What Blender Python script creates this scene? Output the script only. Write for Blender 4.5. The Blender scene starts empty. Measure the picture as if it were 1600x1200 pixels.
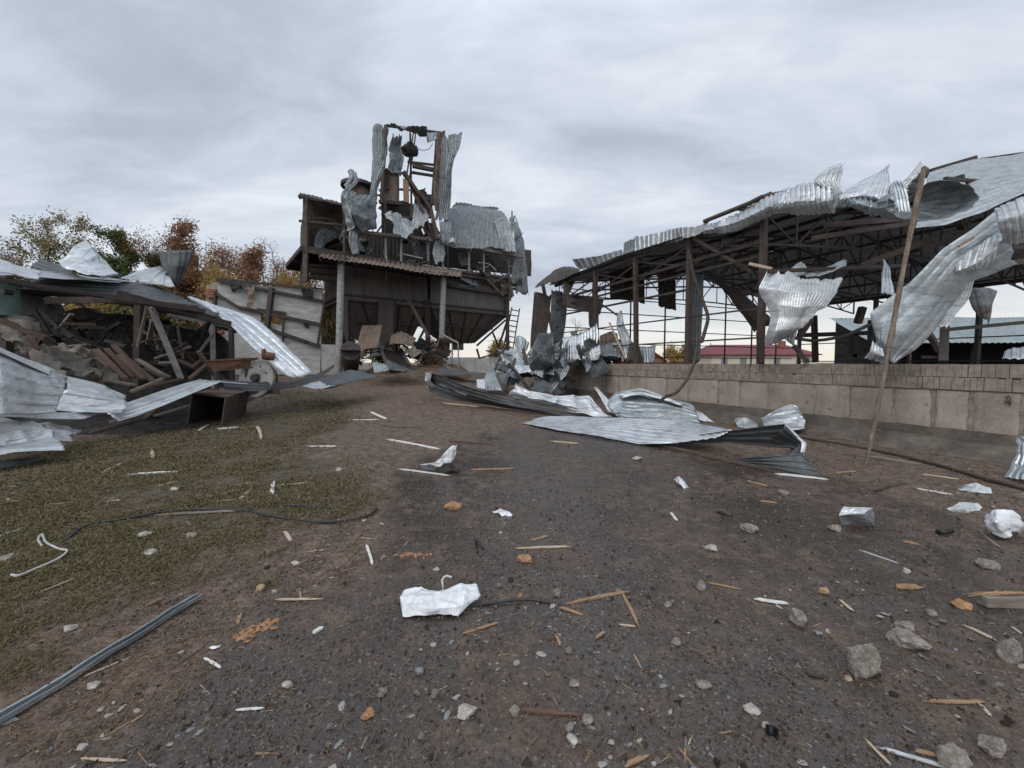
import bpy, math, random
import numpy as np
from mathutils import Vector

# ------------------------------------------------------------------ camera, sky, sun
SC = bpy.context.scene
COL = SC.collection
FPX = 620.0                      # focal length in pixels of the 1600 x 1200 photograph
PITCH = math.atan(32 / FPX)
EYE = np.array([0.0, 0.0, 1.6])
cam_d = bpy.data.cameras.new('camera')
cam_d.sensor_width = 36.0
cam_d.lens = 36.0 * FPX / 1600
cam_d.clip_start = 0.05
cam_d.clip_end = 6000
cam = bpy.data.objects.new('camera', cam_d)
cam.location = EYE
cam.rotation_euler = (math.pi / 2 - PITCH, 0, 0)
COL.objects.link(cam)
SC.camera = cam

SUN_EL, SUN_AZ = math.radians(42), math.radians(215)       # azimuth from +Y towards +X
sl = bpy.data.lights.new('sun', 'SUN')
sl.energy = 1.1
sl.angle = math.radians(40)
sl.color = (1.0, 0.96, 0.9)
so = bpy.data.objects.new('sun', sl)
so.rotation_euler = (math.pi / 2 - SUN_EL, 0, -SUN_AZ + math.pi)
COL.objects.link(so)

SC.view_settings.view_transform = 'Standard'
SC.view_settings.look = 'None'
SC.view_settings.exposure = 0.14
SC.view_settings.gamma = 1.0
SC.cycles.max_bounces = 6
SC.cycles.diffuse_bounces = 4
SC.cycles.glossy_bounces = 3

W = bpy.data.worlds.new('World')
SC.world = W
W.use_nodes = True


class NT:
    """small node-tree writer"""
    def __init__(self, tree):
        self.t = tree
        tree.nodes.clear()

    def n(self, kind, props=None, **ins):
        nd = self.t.nodes.new(kind)
        for k, v in (props or {}).items():
            setattr(nd, k, v)
        for k, v in ins.items():
            key = int(k[1:]) if k[0] == 'i' and k[1:].isdigit() else k.replace('_', ' ')
            s = nd.inputs[key]
            if isinstance(v, bpy.types.NodeSocket):
                self.t.links.new(v, s)
            else:
                s.default_value = v
        return nd

    def math(self, op, a, b=0.0, clamp=False):
        return self.n('ShaderNodeMath', {'operation': op, 'use_clamp': clamp}, i0=a, i1=b).outputs[0]

    def noise(self, vec, scale, detail=4, rough=0.55, dist=0.0):
        return self.n('ShaderNodeTexNoise', {}, Vector=vec, Scale=scale, Detail=detail, Roughness=rough, Distortion=dist).outputs['Fac']

    def ramp(self, fac, stops, interp='LINEAR'):
        nd = self.n('ShaderNodeValToRGB', {}, Fac=fac)
        cr = nd.color_ramp
        cr.interpolation = interp
        while len(cr.elements) < len(stops):
            cr.elements.new(0.5)
        for e, (p, c) in zip(cr.elements, stops):
            e.position = p
            e.color = (c, c, c, 1) if isinstance(c, (int, float)) else (*c, 1)
        return nd.outputs['Color']

    def mix(self, fac, a, b, blend='MIX'):
        nd = self.n('ShaderNodeMix', {'data_type': 'RGBA', 'blend_type': blend})
        for s, v in ((nd.inputs[0], fac), (nd.inputs[6], a), (nd.inputs[7], b)):
            if isinstance(v, bpy.types.NodeSocket):
                self.t.links.new(v, s)
            elif isinstance(v, tuple):
                s.default_value = (*v, 1)[:4]
            else:
                s.default_value = v
        return nd.outputs[2]


def build_world():
    w = NT(W.node_tree)
    sky = w.n('ShaderNodeTexSky', {'sky_type': 'NISHITA', 'sun_disc': False, 'sun_elevation': SUN_EL, 'sun_rotation': SUN_AZ})
    geo = w.n('ShaderNodeTexCoord')
    d = geo.outputs['Generated']
    sep = w.n('ShaderNodeSeparateXYZ', {}, i0=d)
    z = sep.outputs['Z']
    zc = w.math('MAXIMUM', z, 0.0)
    den = w.math('ADD', zc, 0.16)
    u = w.math('DIVIDE', sep.outputs['X'], den)
    v = w.math('DIVIDE', sep.outputs['Y'], den)
    pl = w.n('ShaderNodeCombineXYZ', {}, X=u, Y=v, Z=0.0).outputs[0]
    mp = w.n('ShaderNodeMapping', {}, Vector=pl, Rotation=(0, 0, math.radians(-40)), Scale=(0.42, 0.92, 1.0), Location=(3.3, 1.4, 0)).outputs[0]
    big = w.noise(mp, 0.55, 3, 0.5, 0.3)
    mid = w.noise(mp, 1.5, 5, 0.55, 0.5)
    fine = w.noise(mp, 4.5, 6, 0.6, 0.6)
    f = w.math('ADD', w.math('MULTIPLY', big, 0.46), w.math('ADD', w.math('MULTIPLY', mid, 0.36), w.math('MULTIPLY', fine, 0.18)))
    clouds = w.ramp(f, [(0.37, (0.335, 0.38, 0.462)), (0.455, (0.425, 0.473, 0.562)), (0.52, (0.555, 0.612, 0.702)), (0.60, (0.74, 0.79, 0.86))])
    # brighter, warmer strip low above the horizon, strongest ahead and to the right
    az = w.n('ShaderNodeVectorMath', {'operation': 'DOT_PRODUCT'}, i0=d, i1=(0.42, 0.907, 0.0)).outputs['Value']
    azr = w.ramp(az, [(0.3, 0.45), (0.95, 1.0)])
    low = w.ramp(z, [(0.0, 1.0), (0.07, 0.85), (0.16, 0.3), (0.30, 0.0)], 'B_SPLINE')
    glow = w.math('MULTIPLY', low, azr)
    warm = w.ramp(z, [(0.0, (0.92, 0.84, 0.70)), (0.06, (0.86, 0.845, 0.79)), (0.2, (0.66, 0.71, 0.76))])
    tint = w.mix(w.math('MULTIPLY', glow, 0.93), clouds, warm)
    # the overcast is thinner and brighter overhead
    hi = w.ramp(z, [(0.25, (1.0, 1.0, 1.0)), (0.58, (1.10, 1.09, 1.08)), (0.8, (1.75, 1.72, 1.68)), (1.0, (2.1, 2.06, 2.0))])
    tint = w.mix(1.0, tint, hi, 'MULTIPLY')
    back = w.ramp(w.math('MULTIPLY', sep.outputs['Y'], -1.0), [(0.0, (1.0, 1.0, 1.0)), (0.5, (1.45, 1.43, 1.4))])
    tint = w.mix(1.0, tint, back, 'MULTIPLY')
    below = w.ramp(z, [(0.0, (0.16, 0.15, 0.14)), (0.001, (1, 1, 1))])
    tint = w.mix(1.0, tint, below, 'MULTIPLY')
    b1 = w.n('ShaderNodeBackground', {}, Color=sky.outputs[0], Strength=0.09)
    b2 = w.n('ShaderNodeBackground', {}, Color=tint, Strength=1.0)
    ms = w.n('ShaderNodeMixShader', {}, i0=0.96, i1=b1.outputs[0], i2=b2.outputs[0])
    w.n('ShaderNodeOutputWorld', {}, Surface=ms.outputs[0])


build_world()

# ------------------------------------------------------------------ noise in numpy
def _hash(ix, iy, iz, seed):
    h = (ix * 374761393 + iy * 668265263 + iz * 2147483647 + seed * 1274126177) & 0xFFFFFFFF
    h = ((h ^ (h >> 13)) * 1274126177) & 0xFFFFFFFF
    h = ((h ^ (h >> 16)) * 2246822519) & 0xFFFFFFFF
    return ((h ^ (h >> 15)) & 0xFFFFFF) / float(0xFFFFFF)


def vnoise(P, seed=0):
    P = np.asarray(P, float)
    i = np.floor(P).astype(np.int64)
    f = P - i
    f = f * f * (3 - 2 * f)
    out = 0
    for dx in (0, 1):
        for dy in (0, 1):
            for dz in (0, 1):
                w = (f[..., 0] if dx else 1 - f[..., 0]) * (f[..., 1] if dy else 1 - f[..., 1]) * (f[..., 2] if dz else 1 - f[..., 2])
                out = out + w * _hash(i[..., 0] + dx, i[..., 1] + dy, i[..., 2] + dz, seed)
    return out * 2 - 1


def fbm(P, seed=0, octv=3):
    P = np.asarray(P, float)
    a, s, t = 1.0, 0.0, 0.0
    for k in range(octv):
        s = s + a * vnoise(P * (2.03 ** k), seed + k * 17)
        t += a
        a *= 0.5
    return s / t


def facets(P, seed=0):
    """distance to the nearest of scattered points: cone facets with sharp creases between them"""
    P = np.asarray(P, float)
    i = np.floor(P).astype(np.int64)
    best = np.full(P.shape[:-1], 9.0)
    for dx in (-1, 0, 1):
        for dy in (-1, 0, 1):
            for dz in (-1, 0, 1):
                c = [i[..., k] + (dx, dy, dz)[k] for k in range(3)]
                d2 = 0
                for k in range(3):
                    d2 = d2 + (c[k] + _hash(c[0], c[1], c[2], seed + 31 * k) - P[..., k]) ** 2
                best = np.minimum(best, d2)
    return np.sqrt(best) - 0.5


def creases(P, seed=0):
    """sharp straight folds in a few directions, bent a little"""
    P = np.asarray(P, float)
    r = np.random.default_rng(seed + 1000)
    w = 0.55 * np.stack([vnoise(P * 0.6 + k * 9.1, seed + k) for k in range(3)], -1)
    out = 0
    for k in range(4):
        d = r.normal(size=3)
        d /= np.linalg.norm(d)
        t = ((P + w) @ d) * r.uniform(.55, 1.15) + r.random()
        t = np.abs(t - np.floor(t) - .5) * 2
        m = np.clip(0.5 + 1.3 * vnoise(P * 0.45 + k * 5.7 + seed, seed + 40 + k), 0, 1)
        out = out + (t - .5) * m
    return out * 0.7


def sm(a, b, x):
    t = np.clip((x - a) / (b - a), 0, 1)
    return t * t * (3 - 2 * t)


# ------------------------------------------------------------------ pixels to places
_c, _s = math.cos(PITCH), math.sin(PITCH)


def ray(px, py):
    r, u = px - 800.0, 600.0 - py
    return np.array([r, _c * FPX + _s * u, -_s * FPX + _c * u])


def P(px, py, Y):
    d = ray(px, py)
    return EYE + d * (Y / d[1])


def _h1(ix, iy, seed):
    h = (ix * 374761393 + iy * 668265263 + seed * 1274126177) & 0xFFFFFFFF
    h = ((h ^ (h >> 13)) * 1274126177) & 0xFFFFFFFF
    h = ((h ^ (h >> 16)) * 2246822519) & 0xFFFFFFFF
    return ((h ^ (h >> 15)) & 0xFFFFFF) / 16777215.0


def _vn2(x, y, seed):
    ix, iy = math.floor(x), math.floor(y)
    fx, fy = x - ix, y - iy
    fx, fy = fx * fx * (3 - 2 * fx), fy * fy * (3 - 2 * fy)
    a = _h1(ix, iy, seed) * (1 - fx) + _h1(ix + 1, iy, seed) * fx
    b = _h1(ix, iy + 1, seed) * (1 - fx) + _h1(ix + 1, iy + 1, seed) * fx
    return 2 * (a * (1 - fy) + b * fy) - 1


def _sm1(a, b, x):
    t = min(1.0, max(0.0, (x - a) / (b - a)))
    return t * t * (3 - 2 * t)


def gz(x, y):
    """height of the ground"""
    if np.ndim(x) == 0:
        x, y = float(x), float(y)
        r = _sm1(9.5, 21, y) * (1 - _sm1(-2.5, 2.0, x)) + _sm1(20, 25, y) * _sm1(-2.5, 2.0, x)
        return r + 0.03 * _vn2(x * 0.6, y * 0.6, 5) + 0.012 * _vn2(x * 2.1, y * 2.1, 6)
    x = np.asarray(x, float)
    y = np.asarray(y, float)
    r = sm(9.5, 21, y) * (1 - sm(-2.5, 2.0, x)) + sm(20, 25, y) * sm(-2.5, 2.0, x)
    n = 0.03 * vnoise(np.stack([x * 0.6, y * 0.6, 0 * x], -1), 5) + 0.012 * vnoise(np.stack([x * 2.1, y * 2.1, 0 * x], -1), 6)
    return r * 1.0 + n


def G(px, py, lift=0.0):
    """where the ray through a pixel meets the ground"""
    d = ray(px, py)
    if d[2] >= -1e-6:
        return P(px, py, 60)
    d = d / d[1]
    t = 0.5
    while t < 80:
        p = EYE + d * t
        if p[2] <= gz(p[0], p[1]):
            break
        t += max(0.02, t * 0.01)
    lo, hi = t - max(0.02, t * 0.011), t
    for _ in range(14):
        m = (lo + hi) / 2
        p = EYE + d * m
        if p[2] <= gz(p[0], p[1]):
            hi = m
        else:
            lo = m
    p = EYE + d * hi
    p[2] += lift
    return p


# ------------------------------------------------------------------ mesh writing
WORLD_AT = {}


class MB:
    def __init__(self):
        self.v, self.f, self.nv = [], [], 0

    def add(self, verts, faces):
        verts = np.asarray(verts, float).reshape(-1, 3)
        self.v.append(verts)
        o = self.nv
        self.f.extend([tuple(i + o for i in fc) for fc in faces])
        self.nv += len(verts)
        return self

    def hexa(self, c):
        """eight corners: four of one side, then the four facing them"""
        return self.add(c, [(3, 2, 1, 0), (4, 5, 6, 7), (0, 1, 5, 4), (1, 2, 6, 5), (2, 3, 7, 6), (3, 0, 4, 7)])

    def beam(self, a, b, w, h=None, up=(0, 0, 1), taper=1.0):
        a, b = np.asarray(a, float), np.asarray(b, float)
        h = w if h is None else h
        d = b - a
        d = d / (np.linalg.norm(d) + 1e-9)
        u = np.asarray(up, float)
        if abs(np.dot(u, d)) > 0.95:
            u = np.array([0.0, 1.0, 0.0]) if abs(d[1]) < 0.9 else np.array([1.0, 0, 0])
        s = np.cross(d, u)
        s /= np.linalg.norm(s)
        u = np.cross(s, d)
        q = [(-1, -1), (1, -1), (1, 1), (-1, 1)]
        return self.hexa([a + s * w / 2 * i + u * h / 2 * j for i, j in q] + [b + s * w / 2 * i * taper + u * h / 2 * j * taper for i, j in q])

    def angle(self, a, b, w, t=0.008, up=(0, 0, 1)):
        """a rolled steel angle"""
        a, b = np.asarray(a, float), np.asarray(b, float)
        d = (b - a) / (np.linalg.norm(b - a) + 1e-9)
        u = np.asarray(up, float)
        if abs(np.dot(u, d)) > 0.95:
            u = np.array([0.0, 1.0, 0.0])
        s = np.cross(d, u)
        s /= np.linalg.norm(s)
        u = np.cross(s, d)
        self.beam(a, b, w, t, u)
        return self.beam(a - s * w / 2 + u * (w + t) / 2, b - s * w / 2 + u * (w + t) / 2, t, w, u)

    def tube(self, pts, r, seg=8, cap=True):
        pts = [np.asarray(p, float) for p in pts]
        n = len(pts)
        rr = [r] * n if isinstance(r, (int, float)) else r
        V = []
        ref = np.array([0.31, 0.17, 0.93])
        for i, p in enumerate(pts):
            d = pts[min(i + 1, n - 1)] - pts[max(i - 1, 0)]
            d = d / (np.linalg.norm(d) + 1e-9)
            if abs(np.dot(d, ref)) > 0.97:
                ref = np.array([1.0, 0.1, 0.0])
            s = np.cross(d, ref)
            s /= np.linalg.norm(s) + 1e-9
            u = np.cross(s, d)
            ref = u
            for k in range(seg):
                a = 2 * math.pi * k / seg
                V.append(p + (s * math.cos(a) + u * math.sin(a)) * rr[i])
        F = []
        for i in range(n - 1):
            for k in range(seg):
                k2 = (k + 1) % seg
                F.append((i * seg + k, i * seg + k2, (i + 1) * seg + k2, (i + 1) * seg + k))
        if cap:
            F.append(tuple(range(seg))[::-1])
            F.append(tuple((n - 1) * seg + k for k in range(seg)))
        return self.add(V, F)

    def poly(self, pts, thick, direction):
        """a flat outline given thickness along a direction"""
        pts = np.asarray(pts, float)
        dv = np.asarray(direction, float) * thick
        n = len(pts)
        return self.add(np.vstack([pts, pts + dv]), [tuple(range(n))[::-1], tuple(range(n, 2 * n))] + [(i, (i + 1) % n, n + (i + 1) % n, n + i) for i in range(n)])

    def build(self, name, mat, parent=None, smooth=None, solid=0.0, origin=None):
        V = np.vstack(self.v)
        if parent is not None:
            o = WORLD_AT[parent.name]
            base = np.zeros(3) + o
        else:
            lo, hi = V.min(0), V.max(0)
            base = np.array([(lo[0] + hi[0]) / 2, (lo[1] + hi[1]) / 2, lo[2]]) if origin is None else np.asarray(origin, float)
        me = bpy.data.meshes.new(name)
        me.from_pydata((V - base).tolist(), [], self.f)
        me.materials.append(mat)
        if smooth is not None:
            me.shade_smooth()
            if smooth < 179:
                me.set_sharp_from_angle(angle=math.radians(smooth))
        me.update()
        ob = bpy.data.objects.new(name, me)
        COL.objects.link(ob)
        if parent is not None:
            ob.parent = parent
            WORLD_AT[ob.name] = base
        else:
            ob.location = base
            WORLD_AT[ob.name] = base
        if solid:
            m = ob.modifiers.new('thickness', 'SOLIDIFY')
            m.thickness = solid
            m.offset = 0
        return ob


def tag(o, label=None, cat=None, group=None, kind=None):
    if label:
        o['label'] = label
    if cat:
        o['category'] = cat
    if group:
        o['group'] = group
    if kind:
        o['kind'] = kind
    return o


def thing(name, label, cat, loc, group=None):
    o = bpy.data.objects.new(name, None)
    o.empty_display_size = 0.2
    COL.objects.link(o)
    o.location = loc
    WORLD_AT[o.name] = np.array(loc, float)
    return tag(o, label, cat, group)


def spline(pts, n):
    """Catmull-Rom through rows of points along axis 0"""
    pts = np.asarray(pts, float)
    m = len(pts)
    t = np.linspace(0, m - 1, n) if np.isscalar(n) else np.asarray(n) * (m - 1)
    if m == 2:
        w = t.reshape((-1,) + (1,) * (pts.ndim - 1))
        return pts[0] * (1 - w) + pts[1] * w
    i = np.clip(np.floor(t).astype(int), 0, m - 2)
    f = (t - i).reshape((-1,) + (1,) * (pts.ndim - 1))
    ext = np.concatenate([[2 * pts[0] - pts[1]], pts, [2 * pts[-1] - pts[-2]]])
    p0, p1, p2, p3 = ext[i], ext[i + 1], ext[i + 2], ext[i + 3]
    return 0.5 * ((2 * p1) + (-p0 + p2) * f + (2 * p0 - 5 * p1 + 4 * p2 - p3) * f ** 2 + (-p0 + 3 * p1 - 3 * p2 + p3) * f ** 3)


def sheet(grid, ribs=8, amp=0.02, crumple=0.0, cs=1.5, jag=0.0, seed=1, nv=None, prof='trap', wob=0.0, mb=None, fold=0.0, kink=0.75, rr=0.5):
    """a bent sheet of profiled metal through a grid of points; ribs run from the first row to the last and are counted across a row"""
    g = np.asarray(grid, float)
    per = 6 if prof == 'trap' else 8
    nu = max(12, ribs * per) if ribs else 36
    L = np.linalg.norm(np.diff(g, axis=0), axis=-1).sum(0).mean()
    nv = nv or int(min(70, max(16, L * 9)))
    us = np.linspace(0, 1, nu + 1)
    if ribs and prof == 'trap' and nu == ribs * 6:             # a row of vertices on every bend of the profile
        us = np.concatenate([(k + np.array([0, .1, .267, .5, .733, .9])) / ribs for k in range(ribs)] + [[1.0]])
    vs = np.linspace(0, 1, nv + 1)
    def bend(p, n):                                           # half smooth, half kinked at the given points
        p = np.asarray(p, float)
        t = (np.linspace(0, 1, n) if np.isscalar(n) else np.asarray(n)) * (len(p) - 1)
        i = np.clip(np.floor(t).astype(int), 0, len(p) - 2)
        f = (t - i).reshape((-1,) + (1,) * (p.ndim - 1))
        return (1 - kink) * spline(p, n) + kink * (p[i] * (1 - f) + p[i + 1] * f)

    rows = bend(g, nv * 4 + 1)                                # dense along v
    S = np.stack([bend(r, us) for r in rows])               # (nv*4+1, nu+1, 3)
    # ragged ends
    uu = np.stack([us * 7 + seed, np.full_like(us, seed * 3.7), np.zeros_like(us)], -1)
    v0 = jag * np.maximum(0, vnoise(uu, seed) + 0.4 * vnoise(uu * 4, seed + 1))
    v1 = 1 - jag * np.maximum(0, vnoise(uu + 40, seed) + 0.4 * vnoise(uu * 4 + 9, seed + 2))
    idx = (v0[None] + (v1 - v0)[None] * vs[:, None]) * nv * 4
    i0 = np.clip(np.floor(idx).astype(int), 0, nv * 4 - 1)
    fr = (idx - i0)[..., None]
    ju = np.arange(nu + 1)[None].repeat(nv + 1, 0)
    B = S[i0, ju] * (1 - fr) + S[i0 + 1, ju] * fr
    du = np.gradient(B, axis=1)
    dv = np.gradient(B, axis=0)
    N = np.cross(du, dv)
    N /= np.linalg.norm(N, axis=-1, keepdims=True) + 1e-9
    ph = (us * ribs) % 1.0
    if prof == 'trap':
        pr = np.clip(np.abs(ph - 0.5) * 6 - 1.9, -0.5, 0.5)
    else:
        pr = 0.5 * np.cos(ph * 2 * math.pi)
    flat = 0.75 + 0.35 * vnoise(B * cs * 0.9 + 71 + seed, seed + 5) if amp else 0.0
    D = rr * amp * pr[None, :] * flat
    if crumple:
        crumple = crumple * 1.2
        q = B * cs + seed * 5.3
        cr = np.abs(vnoise(q * 0.8 + 3, seed + 9))
        cr2 = np.abs(vnoise(q * 1.7 + 5, seed + 19))
        D = D + crumple * (0.3 * vnoise(q * 0.7, seed) + 0.4 * facets(q * 0.8, seed) + 0.95 * creases(q * 0.75, seed) + 0.3 * creases(q * 2.1, seed + 3) - 0.5 * np.maximum(0, 0.25 - cr) * 4 + 0.22 * np.maximum(0, 0.2 - cr2) * 5)
    if fold:
        q = np.stack([us[None] * 3 + 0 * vs[:, None], vs[:, None] * 2 + 0 * us[None], 0 * us[None] + 0 * vs[:, None] + seed], -1)
        D = D + fold * np.abs(vnoise(q, seed + 8))
    R = B + N * D[..., None]
    if wob or crumple:
        w = max(wob, crumple * 0.5)
        q = B * cs * 0.8
        R = R + w * np.stack([vnoise(q + 11, seed), vnoise(q + 23, seed), vnoise(q + 37, seed)], -1)
    mb = mb or MB()
    F = []
    for a in range(nv):
        for b in range(nu):
            k = a * (nu + 1) + b
            F.append((k, k + 1, k + nu + 2, k + nu + 1))
    mb.add(R.reshape(-1, 3), F)
    return mb


def PG(rows):
    """rows of (px, py, Y) to points"""
    return [[P(*q) for q in r] for r in rows]


def densify(pts, n):
    return spline(np.asarray(pts, float), n)

# ------------------------------------------------------------------ materials
def mat(name):
    m = bpy.data.materials.new(name)
    m.use_nodes = True
    return m, NT(m.node_tree)


def finish(w, color, rough, metal=0.0, bump=None, bs=0.2, bd=0.01, spec=0.5, **kw):
    b = w.n('ShaderNodeBsdfPrincipled', {}, Roughness=rough, Metallic=metal)
    for k, v in (('Base Color', color), ('Specular IOR Level', spec)):
        if isinstance(v, bpy.types.NodeSocket):
            w.t.links.new(v, b.inputs[k])
        else:
            b.inputs[k].default_value = (*v, 1) if isinstance(v, tuple) else v
    if bump is not None:
        bp = w.n('ShaderNodeBump', {}, Strength=bs, Distance=bd, Height=bump)
        w.t.links.new(bp.outputs[0], b.inputs['Normal'])
    w.n('ShaderNodeOutputMaterial', {}, Surface=b.outputs[0])
    return b


def wpos(w):
    return w.n('ShaderNodeNewGeometry').outputs['Position']


def opos(w):
    return w.n('ShaderNodeTexCoord').outputs['Object']


def galv(name, a, b, rough=0.36, metal=0.85, rust=0.0, dirt=(0.10, 0.09, 0.075), dirtamt=0.45):
    m, w = mat(name)
    p = opos(w)
    sp = w.n('ShaderNodeTexVoronoi', {'feature': 'F1'}, Vector=p, Scale=34.0).outputs['Color']
    spg = w.n('ShaderNodeSeparateColor', {}, i0=sp).outputs[0]
    n1 = w.noise(p, 1.7, 6, 0.62)
    n2 = w.noise(p, 7.0, 5, 0.6)
    c = w.mix(w.ramp(n1, [(0.35, 0.0), (0.65, 1.0)]), a, b)
    c = w.mix(w.math('MULTIPLY', spg, 0.22), c, tuple(x * 0.72 for x in a))
    dm = w.math('MULTIPLY', w.ramp(w.math('ADD', w.math('MULTIPLY', n1, 0.5), w.math('MULTIPLY', n2, 0.5)), [(0.50, 0.0), (0.66, 1.0)]), dirtamt)
    c = w.mix(dm, c, dirt)
    if rust:
        n3 = w.noise(p, 2.6, 7, 0.7)
        rm = w.ramp(n3, [(0.62 - rust * 0.3, 0.0), (0.70 - rust * 0.3, 1.0)])
        c = w.mix(w.math('MULTIPLY', rm, 0.85), c, (0.14, 0.065, 0.035))
    r = w.math('ADD', w.math('MULTIPLY', n2, 0.25), rough - 0.06)
    r = w.math('ADD', r, w.math('MULTIPLY', dm, 0.5))
    r = w.math('ADD', r, w.math('MULTIPLY', spg, 0.08))
    md = w.math('MULTIPLY', w.math('SUBTRACT', 1.0, dm), metal)
    # grime washed across, scratches, and small pale holes and dents
    n5 = w.noise(w.n('ShaderNodeMapping', {}, Vector=p, Scale=(2.2, 2.2, 9.0)).outputs[0], 1.6, 5, 0.65)
    c = w.mix(w.math('MULTIPLY', w.ramp(n5, [(0.50, 0.0), (0.64, 1.0)]), 0.5), c, tuple(x * 0.45 for x in a))
    dv = w.n('ShaderNodeTexVoronoi', {'feature': 'F1'}, Vector=p, Scale=3.3).outputs['Distance']
    pit = w.n('ShaderNodeTexVoronoi', {'feature': 'F1'}, Vector=p, Scale=7.0).outputs['Distance']
    hole = w.math('LESS_THAN', pit, 0.045)
    c = w.mix(w.math('MULTIPLY', hole, 0.9), c, (0.02, 0.018, 0.016))
    h = w.math('ADD', w.math('ADD', w.noise(p, 9.0, 4, 0.6), w.math('MULTIPLY', dv, 0.9)), w.math('MULTIPLY', w.noise(p, 38.0, 2, 0.5), 0.15))
    finish(w, c, r, md, h, 0.5, 0.02)
    return m


def rough_mat(name, cols, scale=3.0, rough=0.85, bs=0.5, bd=0.01, spec=0.25, fine=30.0, stretch=None, detail=6, obj=True):
    """noise-mottled matt material; cols: two to four colours"""
    m, w = mat(name)
    p = opos(w) if obj else wpos(w)
    q = p
    if stretch:
        q = w.n('ShaderNodeMapping', {}, Vector=p, Scale=stretch).outputs[0]
    n1 = w.noise(q, scale, detail, 0.62)
    n2 = w.noise(q, fine, 4, 0.6)
    f = w.math('ADD', w.math('MULTIPLY', n1, 0.68), w.math('MULTIPLY', n2, 0.32))
    k = len(cols)
    st = [(0.34 + 0.32 * i / (k - 1), c) for i, c in enumerate(cols)]
    c = w.ramp(f, st)
    finish(w, c, rough, 0.0, w.math('ADD', n1, w.math('MULTIPLY', n2, 0.5)), bs, bd, spec)
    return m


M = {}
M['galv'] = galv('galvanised_bright', (0.46, 0.49, 0.51), (0.64, 0.67, 0.69), 0.36, 0.74, dirtamt=0.3)
M['galv_white'] = galv('galvanised_pale', (0.54, 0.56, 0.575), (0.69, 0.71, 0.72), 0.38, 0.7, dirtamt=0.3)
M['galv_grey'] = galv('galvanised_dull', (0.29, 0.325, 0.34), (0.43, 0.465, 0.48), 0.4, 0.7, dirtamt=0.4)
M['galv_green'] = galv('galvanised_greenish', (0.27, 0.32, 0.32), (0.41, 0.46, 0.45), 0.42, 0.8, dirtamt=0.4)
M['galv_aged'] = galv('galvanised_aged', (0.17, 0.195, 0.205), (0.29, 0.32, 0.33), 0.5, 0.6, rust=0.05, dirtamt=0.5)
M['galv_aged_light'] = galv('galvanised_aged_light', (0.30, 0.325, 0.335), (0.44, 0.465, 0.475), 0.48, 0.6, rust=0.05, dirtamt=0.45)
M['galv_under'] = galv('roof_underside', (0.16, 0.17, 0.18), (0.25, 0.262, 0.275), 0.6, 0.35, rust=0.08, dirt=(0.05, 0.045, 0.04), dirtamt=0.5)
M['galv_sooty'] = galv('galvanised_sooty', (0.16, 0.18, 0.19), (0.28, 0.31, 0.33), 0.5, 0.5, rust=0.12, dirt=(0.05, 0.045, 0.04), dirtamt=0.6)
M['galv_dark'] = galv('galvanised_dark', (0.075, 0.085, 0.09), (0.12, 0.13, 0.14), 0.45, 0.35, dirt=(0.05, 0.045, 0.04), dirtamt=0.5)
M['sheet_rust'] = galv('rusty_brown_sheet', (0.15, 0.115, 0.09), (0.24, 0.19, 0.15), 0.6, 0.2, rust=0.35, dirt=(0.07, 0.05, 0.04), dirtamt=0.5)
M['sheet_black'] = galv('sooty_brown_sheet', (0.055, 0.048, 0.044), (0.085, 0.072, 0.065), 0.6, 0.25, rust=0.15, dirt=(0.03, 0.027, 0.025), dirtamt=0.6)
M['steel_dark'] = rough_mat('dark_rusty_steel', [(0.022, 0.018, 0.017), (0.04, 0.03, 0.026), (0.07, 0.045, 0.034)], 5, 0.65, 0.3, 0.004, 0.4)
M['steel_brown'] = rough_mat('red_brown_steel', [(0.035, 0.027, 0.024), (0.065, 0.048, 0.041), (0.105, 0.075, 0.06)], 5, 0.7, 0.3, 0.004, 0.35)
M['rust'] = rough_mat('orange_rust', [(0.07, 0.038, 0.026), (0.13, 0.07, 0.046), (0.20, 0.12, 0.08)], 6, 0.85, 0.5, 0.006)
M['steel_grey'] = rough_mat('weathered_grey_steel', [(0.13, 0.128, 0.125), (0.25, 0.248, 0.24), (0.36, 0.35, 0.34)], 6, 0.55, 0.3, 0.004, 0.45)
M['hopper'] = rough_mat('hopper_steel', [(0.045, 0.040, 0.037), (0.082, 0.075, 0.070), (0.11, 0.095, 0.084), (0.15, 0.10, 0.072)], 1.6, 0.55, 0.3, 0.02, 0.4, 14, (2.5, 2.5, 0.6))
M['teal'] = rough_mat('teal_paint', [(0.09, 0.16, 0.15), (0.14, 0.23, 0.21), (0.19, 0.28, 0.26)], 3, 0.6, 0.2, 0.004)
M['wood_fresh'] = rough_mat('fresh_split_wood', [(0.17, 0.105, 0.062), (0.29, 0.185, 0.11), (0.42, 0.285, 0.18)], 9, 0.75, 0.6, 0.004, 0.25, 60, (1, 8, 8))
M['wood_pale'] = rough_mat('pale_dry_wood', [(0.30, 0.22, 0.15), (0.44, 0.35, 0.25), (0.56, 0.47, 0.36)], 9, 0.8, 0.5, 0.004, 0.25, 60, (1, 8, 8))
M['wood_white'] = rough_mat('whitewashed_wood', [(0.42, 0.41, 0.39), (0.58, 0.57, 0.54), (0.68, 0.67, 0.64)], 6, 0.75, 0.4, 0.004, 0.3, 40)
M['wood_grey'] = rough_mat('weathered_grey_wood', [(0.11, 0.09, 0.075), (0.19, 0.16, 0.135), (0.28, 0.24, 0.20)], 5, 0.85, 0.6, 0.006, 0.2, 45, (1, 6, 6))
M['wood_brown'] = rough_mat('brown_stained_wood', [(0.045, 0.030, 0.023), (0.085, 0.058, 0.045), (0.14, 0.10, 0.078)], 5, 0.8, 0.5, 0.005, 0.25, 45, (1, 6, 6))
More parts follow.
